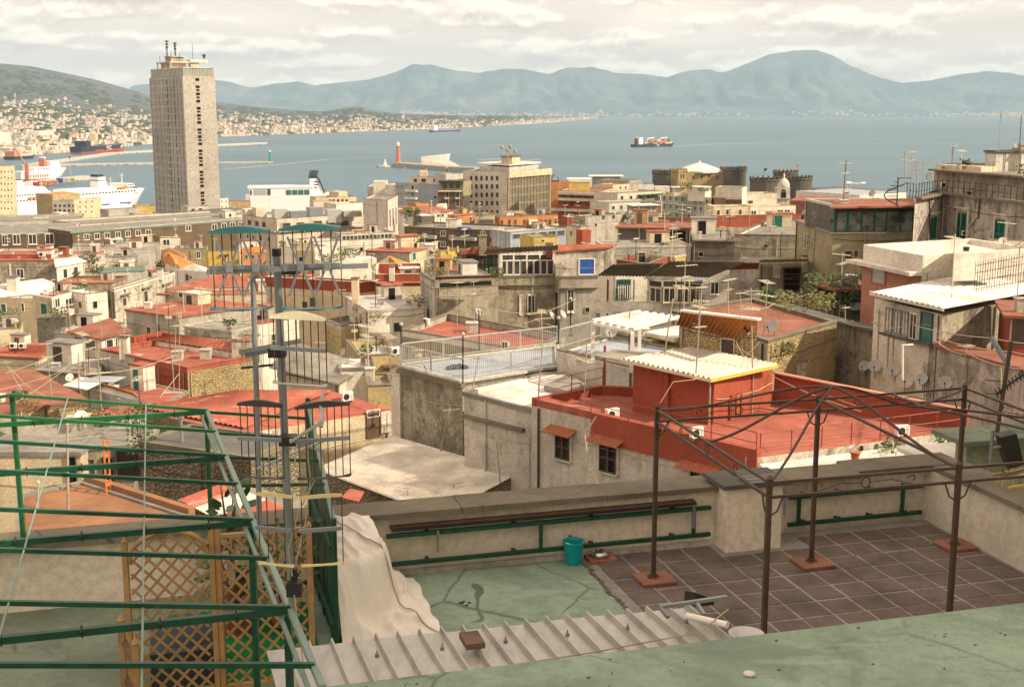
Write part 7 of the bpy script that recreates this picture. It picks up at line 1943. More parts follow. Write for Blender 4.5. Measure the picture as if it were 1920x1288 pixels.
# ---------------------------------------------------------------- television aerial masts
ZC = lambda px_, py_, d_: PD(px_, py_, d_)
def grid_panel(o, px0, px1, pyt, pyb, d_, plate, wires=7, slope=0.0, dip=True, arm=True, ph=9, thick=.05):
    """UHF panel: upright wires held between two lens-shaped plates, bow-tie dipoles on a cross arm"""
    a, b_ = PD(px0, pyt + slope, d_), PD(px1, pyt - slope, d_ - .05); h = (pyb - pyt) / FPX * d_
    e = (b_ - a); L = e.length; e.normalize(); out = Vector((e.y, -e.x, 0)).normalized()
    for top in (1, 0):
        m = MB(); z = 0 if top else -h; n_ = 8
        up, lo = [], []
        for k in range(n_ + 1):
            t = k / n_; bulge = ph / FPX * d_ * math.sin(math.pi * t) * (1 if top else -1)
            p = a + e * (L * t) + Vector((0, 0, z)); q0 = p + Vector((0, 0, bulge)) 
            lo.append(p - Vector((0, 0, .006))); up.append(q0 + Vector((0, 0, .010)))
        for k in range(n_):
            for oo in (0,):
                m.hexa([lo[k], lo[k+1], lo[k+1] + out * thick, lo[k] + out * thick], [up[k], up[k+1], up[k+1] + out * thick * .7, up[k] + out * thick * .7])
        pl_ = m.build('plate', plate, o)
    m = MB()
    for k in range(wires):
        t = .02 + .96 * k / (wires - 1); p = a + e * (L * t); m.tube([p, p - Vector((0, 0, h))], .0042, 5)
    w_ = m.build('wires', 'rust_brown', o)
    if dip:
        m = MB()
        for t in (.36, .80):
            c = a + e * (L * t) + out * .09 - Vector((0, 0, h * .46))
            for sx_, sz in ((-1, 1), (1, 1), (-1, -1), (1, -1)):
                m.bar(c + e * sx_ * .012 + Vector((0, 0, sz * .012)), c + e * sx_ * .09 + Vector((0, 0, sz * h * .38)), .016, .004, up=tuple(out))
            m.box(c.x - .02, c.x + .02, c.y - .02, c.y + .03, c.z - .03, c.z + .03)
        m.build('dipole', 'galvanised', o)
    if arm:
        m = MB(); m.bar(a + Vector((0, 0, -h * .46)) + out * .05, b_ + Vector((0, 0, -h * .46)) + out * .05, .022, .028); m.build('arm', 'galvanised', o)
m1 = thing('aerial_mast', 'thick grey aerial mast with teal-capped grid panels', 'tv aerial', PD(549, 1150, 9.0))
m = MB(); m.tube([PD(549, 1160, 9.0), PD(533, 800, 9.0), PD(519, 476, 9.0)], .0285, 10); m.build('mast', 'galvanised', m1)
m = MB(); m.tube([PD(519, 480, 9.0), PD(518.5, 466, 9.0)], .034, 10); m.build('mast_cap', 'black_metal', m1)
grid_panel(m1, 395, 507, 434, 577, 8.9, 'teal_plastic', slope=1.5, ph=8, thick=.10)
grid_panel(m1, 528, 640, 429, 576, 8.9, 'teal_plastic', slope=1.5, ph=8, thick=.10)
m = MB(); m.bar(PD(388, 510, 8.85), PD(690, 498, 8.85), .03, .035); m.build('cross_arm', 'galvanised', m1)
for px_, py_ in ((545, 505), (520, 660), (540, 825)):
    c = PD(px_, py_, 8.9); m = MB(); m.box(c.x - .06, c.x + .06, c.y - .05, c.y + .06, c.z - .035, c.z + .035); m.build('clamp', 'black_metal', m1)
grid_panel(m1, 510, 612, 596, 722, 8.8, 'cream_plastic', slope=-3, dip=False, ph=10, wires=8)
grid_panel(m1, 448, 530, 758, 900, 8.9, 'dark_plastic', slope=-2, dip=False, ph=7)
grid_panel(m1, 556, 656, 760, 900, 8.9, 'dark_plastic', slope=4, dip=False, ph=7, wires=8)
for x0, x1, y0, y1 in ((482, 549, 928, 1068), (563, 642, 930, 1068)):
    grid_panel(m1, x0, x1, y0, y1, 8.9, 'yellow_plastic', slope=-3 if x0 < 500 else 3, dip=False, ph=2, wires=5, thick=.03)
m = MB(); m.bar(PD(602, 800, 8.75), PD(604, 740, 8.9), .03); m.bar(PD(545, 828, 8.8), PD(605, 790, 8.6), .022); m.bar(PD(545, 825, 8.8), PD(610, 848, 9.3), .02); m.build('folded_dipole', 'aluminium', m1)
c = PD(552, 1103, 8.95); m = MB(); m.box(c.x - .055, c.x + .055, c.y - .04, c.y + .04, c.z - .055, c.z + .055); m.build('splitter_box', 'black_metal', m1)
c = PD(549, 1065, 9.0); m = MB(); m.tube([c, PD(550, 1090, 9.0)], .034, 8); m.build('mast_sleeve', 'black_metal', m1)
for k, pts in enumerate((((552, 1115), (560, 1180), (575, 1288)), ((548, 1080), (540, 1030), (560, 960), (590, 900)), ((575, 830), (582, 900), (572, 985), (556, 1050)))):
    m = MB(); m.tube([PD(x, y, 8.9) for x, y in pts], .005, 5); m.build('lead', 'cable', m1)
m2 = thing('aerial_mast', 'slimmer second aerial mast behind the thick one', 'tv aerial', PD(487, 1000, 11.0))
m = MB(); m.tube([PD(487, 1005, 11.0), PD(482, 760, 11.0), PD(474, 516, 11.0)], .026, 9); m.build('mast', 'galvanised', m2)
m = MB(); m.bar(PD(452, 660, 10.9), PD(560, 640, 10.4), .05, .04); m.bar(PD(462, 665, 10.9), PD(520, 652, 10.8), .07, .05); m.build('clamp_arm', 'galvanised', m2)
for k in range(6):
    x = 466 + 0 * k
    m = MB(); m.tube([PD(455 + k * 12, 570, 11.2), PD(458 + k * 12, 690, 11.2)], .004, 5); m.build('reflector_wire', 'old_mast', m2)
m = MB(); m.bar(PD(452, 690, 11.2), PD(512, 684, 11.2), .02); m.build('reflector_bar', 'black_metal', m2)
m = MB(); m.bar(PD(395, 508, 11.0), PD(560, 500, 10.9), .03); m.tube([PD(420, 512, 11), PD(418, 500, 11)], .05, 8); m.tube([PD(490, 508, 11), PD(488, 497, 11)], .05, 8); m.build('cross_arm', 'black_metal', m2)
m = MB(); m.tube([PD(480, 880, 11), PD(560, 845, 10.4), PD(610, 825, 10.0)], .012, 6)
for k in range(5):
    c = PD(505 + k * 24, 869 - k * 10, 10.8 - k * .17); m.tube([c + Vector((0, 0, -.13)), c + Vector((0, 0, .13))], .006, 5)
m.build('yagi', 'aluminium', m2)

# neighbour's yard beyond the side wall
b_ = thing('yard_wall', 'pale green rendered yard wall behind the gazebo at the picture edge', 'wall', T(-2.6, .8))
m = MB(); tb(m, -6, -1.2, -.9, -.6, -6, .95); m.build('wall', 'pale_green_wall', b_)
m = MB(); tb(m, -6, -1.0, -1.3, -.4, .955, 1.03); m.build('top_slab', 'dirty_green', b_)
m = MB(); tb(m, -6, -.42, -.6, 8, -.8, -.3); tag(m.build('yard_floor', 'dirty_green', None, loc=T(-2, 3, -.5)), kind='structure')
o = thing('flat_shed', 'white flat slab roof of the low yard shed beyond the gazebo', 'shed', T(-1.6, -2.6))
m = MB(); tb(m, -5, -.95, -2.2, -1.2, .42, .5); m.build('roof_slab', 'white_roof', o)
m = MB(); tb(m, -4.9, -1.05, -2.1, -1.3, -8, .415); m.build('wall', 'grimy_white_wall', o)
o = thing('yellow_rack', 'yellow metal drying rack on the side wall coping', 'rack', T(-.4, 1.6, .95))
m = MB(); m.bar(T(-.1, 1.6, 1.05), T(-1.3, 1.5, 1.12), .03); m.bar(T(-.1, 1.9, 1.03), T(-1.3, 1.85, 1.1), .03); m.build('rail', 'yellow_fascia', o)
for k in range(5): m = MB(); m.bar(T(-.22 - k * .18, 1.6, 1.06), T(-.22 - k * .18, 1.62, .78), .016); m.build('tine', 'yellow_fascia', o)
m = MB(); m.tube([T(-.35, 1.2, 1.0), T(-1.2, 1.15, 1.05)], .022, 6); tag(m.build('wooden_stick', 'wood', None, loc=T(-.6, 1.2, 1)), 'wooden stick lying behind the yellow rack', 'stick')
o = thing('floodlight', 'black floodlight on a grey bracket beyond the gazebo', 'floodlight', T(-1.5, -.6, 1.1))
m = MB(); c = PD(1893, 835, 19); m.hexa([c + Vector(v) for v in ((-.03,-.12,-.34),(.20,-.12,-.28),(.20,.12,-.28),(-.03,.12,-.34))], [c + Vector(v) for v in ((-.20,-.12,.16),(.05,-.12,.22),(.05,.12,.22),(-.20,.12,.16))]); m.build('lamp_head', 'black_metal', o)
m = MB(); m.tube([c + Vector((-.05, 0, 0)), c + Vector((-.30, 0, -.05))], .025, 6); m.tube([c + Vector((-.28, 0, .25)), c + Vector((-.28, 0, -.45))], .03, 8); m.build('bracket', 'galvanised', o)

# the house beside the terrace: its height keeps this side in shade in the afternoon
m = MB(); m.box(10.2, 26, -16, 18.2, 58, 97.5); tag(m.build('neighbouring_house', 'white_wall', None, loc=Vector((18, 0, 60))), 'tall plastered house just outside the view whose shade covers the terrace', 'building')
# ================================================================== ROOF CLUTTER
bpy.context.view_layer.update()
DG = bpy.context.evaluated_depsgraph_get()
def snap(px_, py_, d_, off=0.0):          # depth of the surface really standing there, so that things rest on it
    r = ray(px_, py_); D = Vector((r[0], 1, r[1])).normalized(); ok, loc, *_ = S.ray_cast(DG, cam.location + D * 24, D)
    return loc.y - off if ok and .72 < loc.y / d_ < 1.35 else d_
def at(px_, py_, b=None, d_=None):
    return PZ(px_, py_, b.zf) if b is not None else PD(px_, py_, snap(px_, py_, d_) if d_ > 30 else d_)
def aerial(label, base, top, b=None, d_=None, kind='yagi', r=.025, mat='old_mast', n_=2, ang=None):
    p = at(*base, b, d_); q = PD(top[0], top[1], p.y)
    o = thing('rooftop_aerial', label, 'aerial', p, 'television aerials over the old town roofs')
    m = MB(); m.tube([p, q], [r, r * .8], 6); m.build('mast', mat, o)
    H = (q - p).length
    for k in range(n_):
        c = q.lerp(p, .04 + .22 * k); a = (ang if ang is not None else rnd.uniform(-.9, .9)) + (1.57 if k % 2 else 0)
        e = Vector((math.cos(a), math.sin(a), rnd.uniform(-.05, .12))); f = Vector((-e.y, e.x, 0)).normalized()
        m = MB(); L = rnd.uniform(.45, .85)
        if kind == 'grid':
            for t in range(7): m.tube([c + f * (t - 3) * .11 + Vector((0, 0, -.3)), c + f * (t - 3) * .11 + Vector((0, 0, .3))], .008, 4)
            for z in (-.3, 0, .3): m.tube([c + f * -.35 + Vector((0, 0, z)), c + f * .35 + Vector((0, 0, z))], .012, 4)
        elif kind == 'pole':
            m.lathe(c, [(0, .0), (.05, .02), (.05, .10), (0, .12)], 7)
        else:
            m.tube([c - e * L * .45, c + e * L * .75], .02, 5)
            for t in range(7):
                s_ = c + e * (-.42 + 1.15 * t / 6) * L; w_ = .20 - .012 * t if kind == 'yagi' else .42 - .03 * t
                m.tube([s_ - f * w_, s_ + f * w_], .012, 4)
            if kind == 'yagi': 
                for z in (-.14, .14): m.tube([c - e * L * .45 + f * -.22 + Vector((0, 0, z)), c - e * L * .45 + f * .22 + Vector((0, 0, z))], .007, 4)
        m.build('aerial_head', 'cream_plastic' if rnd.random() < .6 else 'old_mast', o)
        if kind == 'pole': break
    return o
LA = [
 ('leaning thin aerial mast at the corner of the red roof hut', (1240, 700), (1262, 560), RH, None, 'pole', 1),
 ('twin-headed aerial rising through the white hut roof', (1305, 700), (1316, 532), None, 53, 'yagi', 3),
 ('slender aerial standing behind the ridged white hut roof', (1309, 664), (1311, 560), None, 56, 'vhf', 2),
 ('aerial pole in front of the orange ridged sheet roof', (1365, 606), (1365, 522), None, 70, 'yagi', 2),
 ('aerial mast beside the grey satellite dish on the orange roof', (1394, 668), (1387, 545), None, 64, 'yagi', 2),
 ('tall bare aerial mast at the edge of the white hut roof', (1411, 690), (1408, 540), None, 54, 'vhf', 2),
 ('bent aerial on the pale wall by the red pipe railing', (1095, 768), (1100, 645), RH, None, 'yagi', 2),
 ('white aerial mast on the pale low roof corner', (1009, 752), (1017, 645), LP, None, 'vhf', 1),
 ('aerial stuck on the railed terrace near its front corner', (880, 758), (898, 668), None, 57, 'yagi', 1),
 ('aerial clamped to the railing at the terrace end', (802, 700), (780, 655), None, 63, 'yagi', 2),
 ('old aerial rising from the red roof terrace beside its low wall', (857, 624), (857, 526), RT, None, 'vhf', 2),
 ('aerial beside the small dish on the red roof terrace', (889, 628), (888, 524), RT, None, 'yagi', 3),
 ('low aerial lying forward on the red roof terrace', (1010, 634), (1012, 585), RT, None, 'vhf', 1),
 ('guyed aerial leaning on the grey corrugated roof', (823, 858), (843, 765), CW, None, 'vhf', 1),
 ('small three-armed aerial low on the corrugated roof', (764, 936), (765, 915), CW, None, 'vhf', 1),
 ('little dark aerial near the corrugated roof verge', (850, 928), (851, 906), CW, None, 'vhf', 1),
 ('grid aerial in front of the railed block wall', (938, 905), (931, 828), None, 45, 'grid', 1),
 ('double grid aerial by the grey house corner', (994, 915), (993, 800), None, 44, 'grid', 2),
 ('aerial before the long damp wall, first from the tuff house', (1583, 700), (1585, 572), None, 66, 'yagi', 1),
 ('thin aerial next along the long damp wall', (1601, 700), (1598, 600), None, 66, 'pole', 1),
 ('beaded aerial pole in the middle of the damp wall', (1645, 682), (1648, 580), None, 62, 'yagi', 2),
 ('plain grey pole between two beaded aerials on the damp wall', (1664, 690), (1666, 602), None, 62, 'pole', 1),
 ('beaded aerial pole before the white sheet roof shed', (1674, 682), (1677, 566), None, 62, 'yagi', 1),
 ('short yellowish aerial at the shed veranda corner', (1702, 648), (1702, 606), None, 66, 'yagi', 1),
 ('grid aerial above the pink satellite dish', (1733, 745), (1734, 688), None, 54, 'grid', 1),
 ('pole aerial over the stained pale wall', (1811, 745), (1812, 645), None, 54, 'vhf', 1),
 ('tall double aerial on the palazzo terrace corner', (1697, 352), (1696, 282), None, 98, 'yagi', 3),
 ('multi-arm aerial beside the terrace corner railing', (1708, 352), (1709, 283), None, 99, 'vhf', 3),
 ('white clustered aerial on the palazzo terrace', (1719, 352), (1719, 310), None, 99, 'grid', 2),
 ('thin aerial by the big grey dish on the palazzo terrace', (1731, 352), (1731, 305), None, 100, 'yagi', 1),
 ('beaded aerial in front of the attic storey', (1755, 350), (1757, 300), None, 102, 'yagi', 2),
 ('tall aerial rising over the attic cornice', (1784, 352), (1785, 281), None, 103, 'pole', 1),
 ('aerial with side arms before the attic wall', (1822, 345), (1821, 302), None, 104, 'vhf', 1),
 ('slim aerial at the far end of the attic wall', (1862, 352), (1862, 300), None, 105, 'yagi', 1),
 ('aerial on the rust-red parapet row behind the grey block', (1308, 452), (1309, 366), None, 160, 'pole', 1),
 ('aerial on the flat roof of the tall grey block', (1452, 436), (1452, 398), None, 148, 'yagi', 1),
 ('tripod aerial at the sunlit corner of the tall grey block', (1529, 434), (1529, 398), None, 143, 'yagi', 2),
 ('crooked wooden aerial post at the black shed', (1201, 470), (1197, 420), None, 140, 'yagi', 1),
 ('aerial pole behind the red-walled roof terrace', (1262, 488), (1268, 428), None, 138, 'vhf', 1),
 ('stubby aerial on the red roof beside the blue shutter', (1033, 470), (1034, 440), None, 128, 'yagi', 1),
 ('pair of bare poles on the steel cage loggia', (905, 470), (905, 430), None, 134, 'pole', 1),
 ('aerial fixed to the glazed garden room front', (1310, 590), (1311, 538), None, 104, 'yagi', 1),
 ('aerial in front of the white panelled shed', (1161, 600), (1163, 537), None, 104, 'vhf', 1),
 ('tall aerial on the double red terrace', (336, 738), (337, 588), None, 84, 'grid', 1),
 ('wire-topped aerial in front of the broad red slab roof', (327, 690), (331, 583), None, 100, 'vhf', 2),
 ('aerial cluster on the far corner of the double red terrace', (236, 668), (231, 592), None, 96, 'yagi', 3),
 ('thin aerial over the glass-sided roof room', (192, 640), (187, 598), None, 118, 'pole', 1),
 ('aerial on the broad red slab roof', (349, 600), (348, 533), None, 130, 'yagi', 1),
 ('slanting aerial above the dark red sheet roof', (98, 752), (86, 640), None, 80, 'vhf', 2),
 ('aerial beside the little dish on the dark red sheet roof', (148, 728), (147, 662), None, 80, 'pole', 1),
 ('aerial leaning over the picture-edge red roof', (52, 752), (8, 676), None, 80, 'vhf', 1),
 ('tall thin aerial on the courtyard house', (128, 960), (126, 790), None, 44, 'pole', 1),
 ('short aerial on the ochre terrace kerb', (70, 960), (72, 905), None, 40, 'pole', 1),
 ('aerial by the brick wing windows', (33, 470), (34, 428), None, 290, 'yagi', 2),
 ('second aerial by the brick wing windows', (71, 470), (71, 430), None, 290, 'vhf', 2),
 ('grey mast on the roof behind the brick range', (131, 425), (131, 402), None, 380, 'pole', 1),
 ('second grey mast behind the brick range', (162, 424), (161, 400), None, 380, 'pole', 1),
 ('aerial on the corner of the beige palazzo', (505, 404), (503, 368), None, 336, 'pole', 1),
 ('aerial above the blind stone block', (758, 430), (758, 395), None, 300, 'yagi', 1),
 ('aerial on the arcaded roof storey', (1075, 446), (1075, 412), None, 244, 'vhf', 1),
 ('aerial by the cream gable end', (1085, 448), (1086, 412), None, 240, 'pole', 1),
 ('aerial on the weathered grey house', (1155, 440), (1156, 408), None, 200, 'yagi', 1),
 ('lone aerial over the cream wall house', (592, 545), (590, 505), None, 150, 'pole', 1),
 ('white stove pipe aerial on the sunlit white wall', (734, 652), (733, 600), None, 116, 'pole', 1),
 ('aerial on the striped workshop roof', (600, 690), (598, 640), None, 88, 'vhf', 1),
 ('aerial on the red parapet roof with broken wires', (430, 545), (428, 512), None, 190, 'vhf', 1),
]
for lab, ba, tp, b, d_, kd, n_ in LA: aerial(lab, ba, tp, b, d_, kd, .035 if kd != 'pole' else .045, n_=n_)
def dish(label, px_, py_, rpx, d_, az, mat='dish_grey', el=.55, post=None, cat='satellite dish'):
    if px_: d_ = snap(px_, py_ + rpx, d_, rpx / FPX * d_ * 1.3) if d_ > 30 else d_
    c = PD(px_, py_, d_); r = rpx / FPX * d_
    ax = Vector((math.cos(az) * math.cos(el), math.sin(az) * math.cos(el), math.sin(el))); Mx = ax.to_track_quat('Z', 'Y').to_matrix().to_4x4(); Mx.translation = c
    o = thing('satellite_dish', label, cat, c, 'satellite dishes on the roofs')
    m = MB(); m.lathe((0, 0, 0), [(0, 0), (r * .35, r * .03), (r * .7, r * .12), (r, r * .26), (r * 1.015, r * .25), (r * .7, r * .09), (r * .35, -.005), (0, -.02 * r - .01)], 24); m.xf(Mx); m.build('reflector', mat, o, smooth=True)
    m = MB(); m.tube([(0, -r * .98, r * .22), (0, -r * .45, r * .95)], .018, 5); m.tube([(0, -r * .5, r * .88), (0, -r * .38, r * 1.02)], .045, 7); m.xf(Mx); m.build('feed_arm', 'black_metal', o)
    m = MB(); m.tube([c - ax * .03 * r, c - ax * r * .45, c - ax * r * .45 - Vector((0, 0, r * 1.6))], .03, 6); m.build('bracket', 'galvanised', o)
    return o
AZ = -2.2                                  # dishes look south, towards the camera's right
for lab, x, y, rp, d_, az, mt in (
 ('large pale dish on the damp wall, pinkest of the cluster', 1697, 714, 16, 55, -1.9, 'dish_pink'),
 ('grey dish half hidden behind another at the head of the damp wall cluster', 1621, 687, 10.5, 60, -2.3, 'dish_grey'),
 ('grey dish with dark bracket showing, second in the damp wall cluster', 1641, 687, 12.5, 59, -2.0, 'dish_grey'),
 ('grey dish tucked above the pink dish', 1677, 694, 13, 57, -2.2, 'dish_grey'),
 ('grey dish shaded behind the grid aerial', 1729, 711, 12, 56, -2.3, 'dish_grey'),
 ('lone grey dish at the seam of the two boundary walls', 1773, 718, 13, 54, -2.0, 'dish_grey'),
 ('grey dish seen edge-on in front of the orange ridged roof', 1396, 616, 14, 62, -.5, 'dish_grey'),
 ('grey dish with rusted rim on the tuff house roof', 1449, 613, 14.5, 64, -2.5, 'dish_grey'),
 ('small thin dish standing on the red roof terrace', 895, 586, 8.5, 88, -.3, 'dish_grey'),
 ('dish by the wall between red terrace and blue shutter house', 1034, 592, 9, 92, -.4, 'dish_grey'),
 ('second dish by the wall next to the dark lamp post', 1055, 590, 9, 92, -.5, 'dish_grey'),
 ('big dark mesh dish on the roof behind the black shed', 1171, 411, 8.5, 190, -2.8, 'black_metal'),
 ('small dish on a pole behind the pigeon loft', 1270, 419, 5, 150, -2.3, 'dish_grey'),
 ('tall pale dish among the rust-red parapets', 1327, 404, 9.5, 175, -2.7, 'dish_grey'),
 ('dish below the tall pale one among the parapets', 1340, 421, 8, 165, -2.8, 'dish_grey'),
 ('dish lowest in the parapet cluster', 1318, 429, 7.5, 160, -.3, 'dish_grey'),
 ('big grey dish on the palazzo terrace', 1742, 331, 8, 100, -2.4, 'dish_grey'),
 ('round pale dish on a thin pole before the green shutters', 1880, 453, 8, 84, -1.75, 'dish_pink'),
 ('little round white dish over the dark red sheet roof', 131, 708, 8, 80, -1.7, 'white_paint'),
 ('white dish lying by the tuff wall at the picture edge', 152, 782, 13, 68, -1.6, 'white_paint'),
 ('dish against the red parapet of the cream wall house', 686, 520, 5, 160, -2.7, 'dish_grey'),
 ('small dish on the ruinous ochre house', 668, 580, 6, 122, -2.9, 'dish_grey')):
    dish(lab, x, y, rp, d_, az, mt)
def ac(label, px_, py_, w, d_, rz, h=None, drop=0.0):
    if d_ > 60: d_ = snap(px_, py_ + w * .42, d_, w / FPX * d_ * .2)
    c = PD(px_, py_, d_); w_ = w / FPX * d_; h = h or w_ * .72; dp = w_ * .38
    o = thing('air_conditioner', label, 'air conditioner', c, 'outdoor air conditioning units')
    Mx = Matrix.Translation(c) @ Matrix.Rotation(rz, 4, 'Z')
    m = MB(); m.box(-w_/2, w_/2, -dp/2, dp/2, -h/2, h/2); m.box(-w_/2 - .01, w_/2 + .01, -dp/2 - .01, dp/2 + .01, h/2 + .001, h/2 + .025); m.xf(Mx); m.build('casing', 'white_paint', o)
    m = MB(); m.lathe((0, 0, 0), [(0, .012), (h * .36, .012), (h * .40, .0)], 20); m.xf(Mx @ Matrix.Translation((-w_ * .16, -dp / 2 - .006, 0)) @ Matrix.Rotation(R(90), 4, 'X')); m.build('fan_grille', 'black_metal', o)
    m = MB()
    for k in range(5): m.box(w_ * .22, w_ * .42, -dp/2 - .012, -dp/2 - .002, -h*.35 + k * h * .14, -h*.30 + k * h * .14)
    m.xf(Mx); m.build('vent', 'galvanised', o)
    m = MB()
    for sx_ in (-1, 1): m.box(sx_ * w_ * .38 - .03, sx_ * w_ * .38 + .03, -dp/2, dp/2, -h/2 - .08, -h/2)
    m.xf(Mx); m.build('foot', 'galvanised', o)
for lab, x, y, w, d_, rz in (
 ('white air unit behind the red parapet skirt, nearer the low pale roof', 1148, 776, 27, 51.5, .5),
 ('white air unit behind the red parapet skirt, below the hut door', 1306, 811, 27, 47.5, .5),
 ('white air unit on the lit edge of the red terrace', 1692, 807, 26, 48.6, .25),
 ('white air unit on the low wall of the red roof terrace', 800, 603, 15, 88, -.9),
 ('white air unit on the salmon roof, first of the pair', 25, 648, 13, 120, .3),
 ('white air unit on the salmon roof, second of the pair', 42, 648, 13, 120, .3),
 ('framed air unit on the pier wall of the railed terrace', 741, 658, 19, 66.5, .8),
 ('air unit hung beside the middle green shutters', 1808, 437, 11, 99.5, .1),
 ('white air unit sitting on the ribbed red roof', 651, 743, 22, 70, .6),
 ('white air unit on the stacked red roof storey', 79, 477, 12, 255, .2),
 ('round-fan air unit on the white pitched gable', 750, 499, 8, 203, .2),
 ('white framed unit on the palazzo cornice terrace', 1770, 347, 14, 99, .2)): ac(lab, x, y, w, d_, rz)
# globe lamp posts on the railed terrace
for lab, x, y0, y1, d_ in (('black globe lamp post in the middle of the railed terrace', 868, 691, 630, 65.5), ('black globe lamp post at the narrow end of the railed terrace', 752, 684, 612, 67), ('black globe lamp post beyond the far railing over the red terrace', 898, 660, 586, 71), ('black globe lamp post at the step of the blue terrace', 1047, 644, 600, 68), ('black globe lamp post at the back of the blue terrace', 1070, 630, 564, 74)):
    p = PD(x, y0, d_); q = PD(x, y1, d_); o = thing('globe_lamp', lab, 'lamp post', p, 'globe lamps round the railed terraces')
    m = MB(); m.tube([p, q], .04, 7); m.lathe(p, [(.16, 0), (.16, .05), (.05, .08)], 8); m.build('post', 'black_metal', o)
    m = MB(); m.lathe(q, [(0, .0), (.07, .03), (.11, .10), (.11, .13), (.07, .20), (0, .22)], 12); m.build('globe', 'dish_grey', o, smooth=True)
# parasol base heap and tarpaulin on the terrace
p = PZ(860, 690, GT_.z + .02); m = MB()
for k in range(9): m.lathe(p + Vector((rnd.uniform(-.5, .45), rnd.uniform(-.3, .3), 0)), [(.22, 0), (.2, .1), (.1, .17), (0, .18)], 7)
tag(m.build('sandbags', 'grey_cloth', None, loc=p), 'dark sandbags heaped round the lamp post on the railed terrace', 'sandbags')
# palazzo terrace railing, spiral stair
zc = GP.z + .02
o = thing('terrace_railing', 'black iron railing on the palazzo cornice terrace', 'railing', PZ(1716, 372, zc))
pts = [PZ(1700, 369, zc), PZ(1717, 372.5, zc), PZ(1766, 362.5, zc), PZ(1930, 380.5, zc)]
m = MB(); mk = MB()
for a, c in zip(pts, pts[1:]):
    for z in (.55, 1.1): m.bar(a + Vector((0, 0, z)), c + Vector((0, 0, z)), .035)
    n_ = int((c - a).length / .75)
    for k in range(n_ + 1): q = a.lerp(c, k / max(1, n_)); mp = MB(); mp.bar(q, q + Vector((0, 0, 1.2)), .05); mp.build('post', 'black_metal', o)
m.build('rail', 'black_metal', o)
p = PD(1678, 385, 103); o = thing('spiral_stair', 'black spiral stair rail rising above the green veranda roof', 'stair', p)
m = MB(); m.tube([p + Vector((.15, 0, 0)), p + Vector((.15, 0, 2.2))], .05, 6); m.build('post', 'black_metal', o)
m = MB(); m.tube([p + Vector((.15 - 1.0 * math.sin(t * .33), -.5 * math.cos(t * .4), .0 + t * .15)) for t in range(13)], .05, 6); m.build('handrail', 'black_metal', o)
m = MB(); m.bar(p + Vector((.05, 0, 2.2)), p + Vector((1.3, 0, 2.2)), .06); m.build('landing_rail', 'black_metal', o)
for k in range(7):
    m = MB(); a = k * .5; c = p + Vector((.15, 0, .15 + k * .28)); m.hexa([c, c + Vector((-.9*math.sin(a), -.5*math.cos(a), 0)), c + Vector((-.9*math.sin(a+.35), -.5*math.cos(a+.35), 0))], [v + Vector((0, 0, .05)) for v in (c, c + Vector((-.9*math.sin(a), -.5*math.cos(a), 0)), c + Vector((-.9*math.sin(a+.35), -.5*math.cos(a+.35), 0)))]); m.build('tread', 'black_metal', o)
# agave, flue, iron grille on the white sheet roof
p = PD(1809, 312, 112); plant('agave', 'potted agave on the attic cornice', p, 26, .12, .45, .5, 'leaf', pot=.28, up=1.6)
p = PD(1808, 522, 73); q = PD(1812, 464, 73); o = thing('flue_pipe', 'rusty flue pipe standing on the white sheet roof', 'flue', p)
m = MB(); m.tube([p, q], .16, 10); m.build('pipe', 'rust_brown', o); m = MB(); m.tube([q - Vector((0, 0, .12)), q + Vector((0, 0, .03))], .19, 10); m.build('cap', 'black_metal', o); m = MB(); m.bar(p + Vector((-.6, 0, .9)), p + Vector((.35, 0, .9)), .04); m.tube([p + Vector((-.55, 0, 0)), p + Vector((-.5, 0, 1.6))], .03, 5); m.build('brace', 'rust_brown', o)
o = thing('iron_grille', 'rusted iron grille fence standing on the white sheet roof', 'fence', PD(1870, 545, 66))
a, c = PD(1826, 548, 68), PD(1990, 520, 64); m = MB()
for k in range(34): q = a.lerp(c, k / 33); m.bar(q, q + Vector((0, 0, 1.55)), .025); m.tube([q + Vector((0, 0, 1.55)), q + Vector((-.05, -.1, 1.68))], .012, 4)
m.build('bars', 'rust_brown', o)['kind'] = 'stuff'
m = MB()
for z in (.15, .6, 1.05, 1.45): m.bar(a + Vector((0, 0, z)), c + Vector((0, 0, z)), .03)
m.build('rails', 'rust_brown', o)
# leaning boom and aerial pole at the right edge
o = thing('pole_aerial', 'leaning dark pole with a long spiny aerial beyond the gazebo', 'aerial', PD(1852, 930, 20))
m = MB(); m.tube([PD(1850, 935, 20), PD(1896, 640, 20)], .035, 7); m.build('mast', 'rust_brown', o)
m = MB(); a, c = PD(1868, 738, 20), PD(1918, 702, 20); m.tube([a, c], .02, 5)
for k in range(9): q = a.lerp(c, k / 8); m.tube([q + Vector((-.02, 0, .07)), q + Vector((.03, 0, -.06))], .01, 4)
m.build('aerial_head', 'black_metal', o)
m = MB(); m.tube([PD(1893, 690, 20), PD(1858, 632, 20.3)], .045, 7); m.build('boom', 'galvanised', o)
o = thing('wire_aerial', 'pale thin pole with cross arms beside the leaning dark pole', 'aerial', PD(1826, 900, 26))
m = MB(); m.tube([PD(1880, 880, 26), PD(1876, 690, 26)], .025, 6); m.build('mast', 'old_mast', o)
m = MB(); 
for y in (712, 736): m.tube([PD(1848, y, 26), PD(1884, y + 3, 26)], .02, 5)
m.build('cross_arm', 'black_metal', o)
# white tee pipe on the damp wall
o = thing('vent_pipe', 'white elbow vent pipe in front of the damp wall', 'pipe', PD(1692, 700, 60)); m = MB(); m.tube([PD(1692, 712, 60), PD(1692, 647, 60), PD(1712, 646.5, 60)], .06, 8); m.build('pipe', 'white_paint', o)
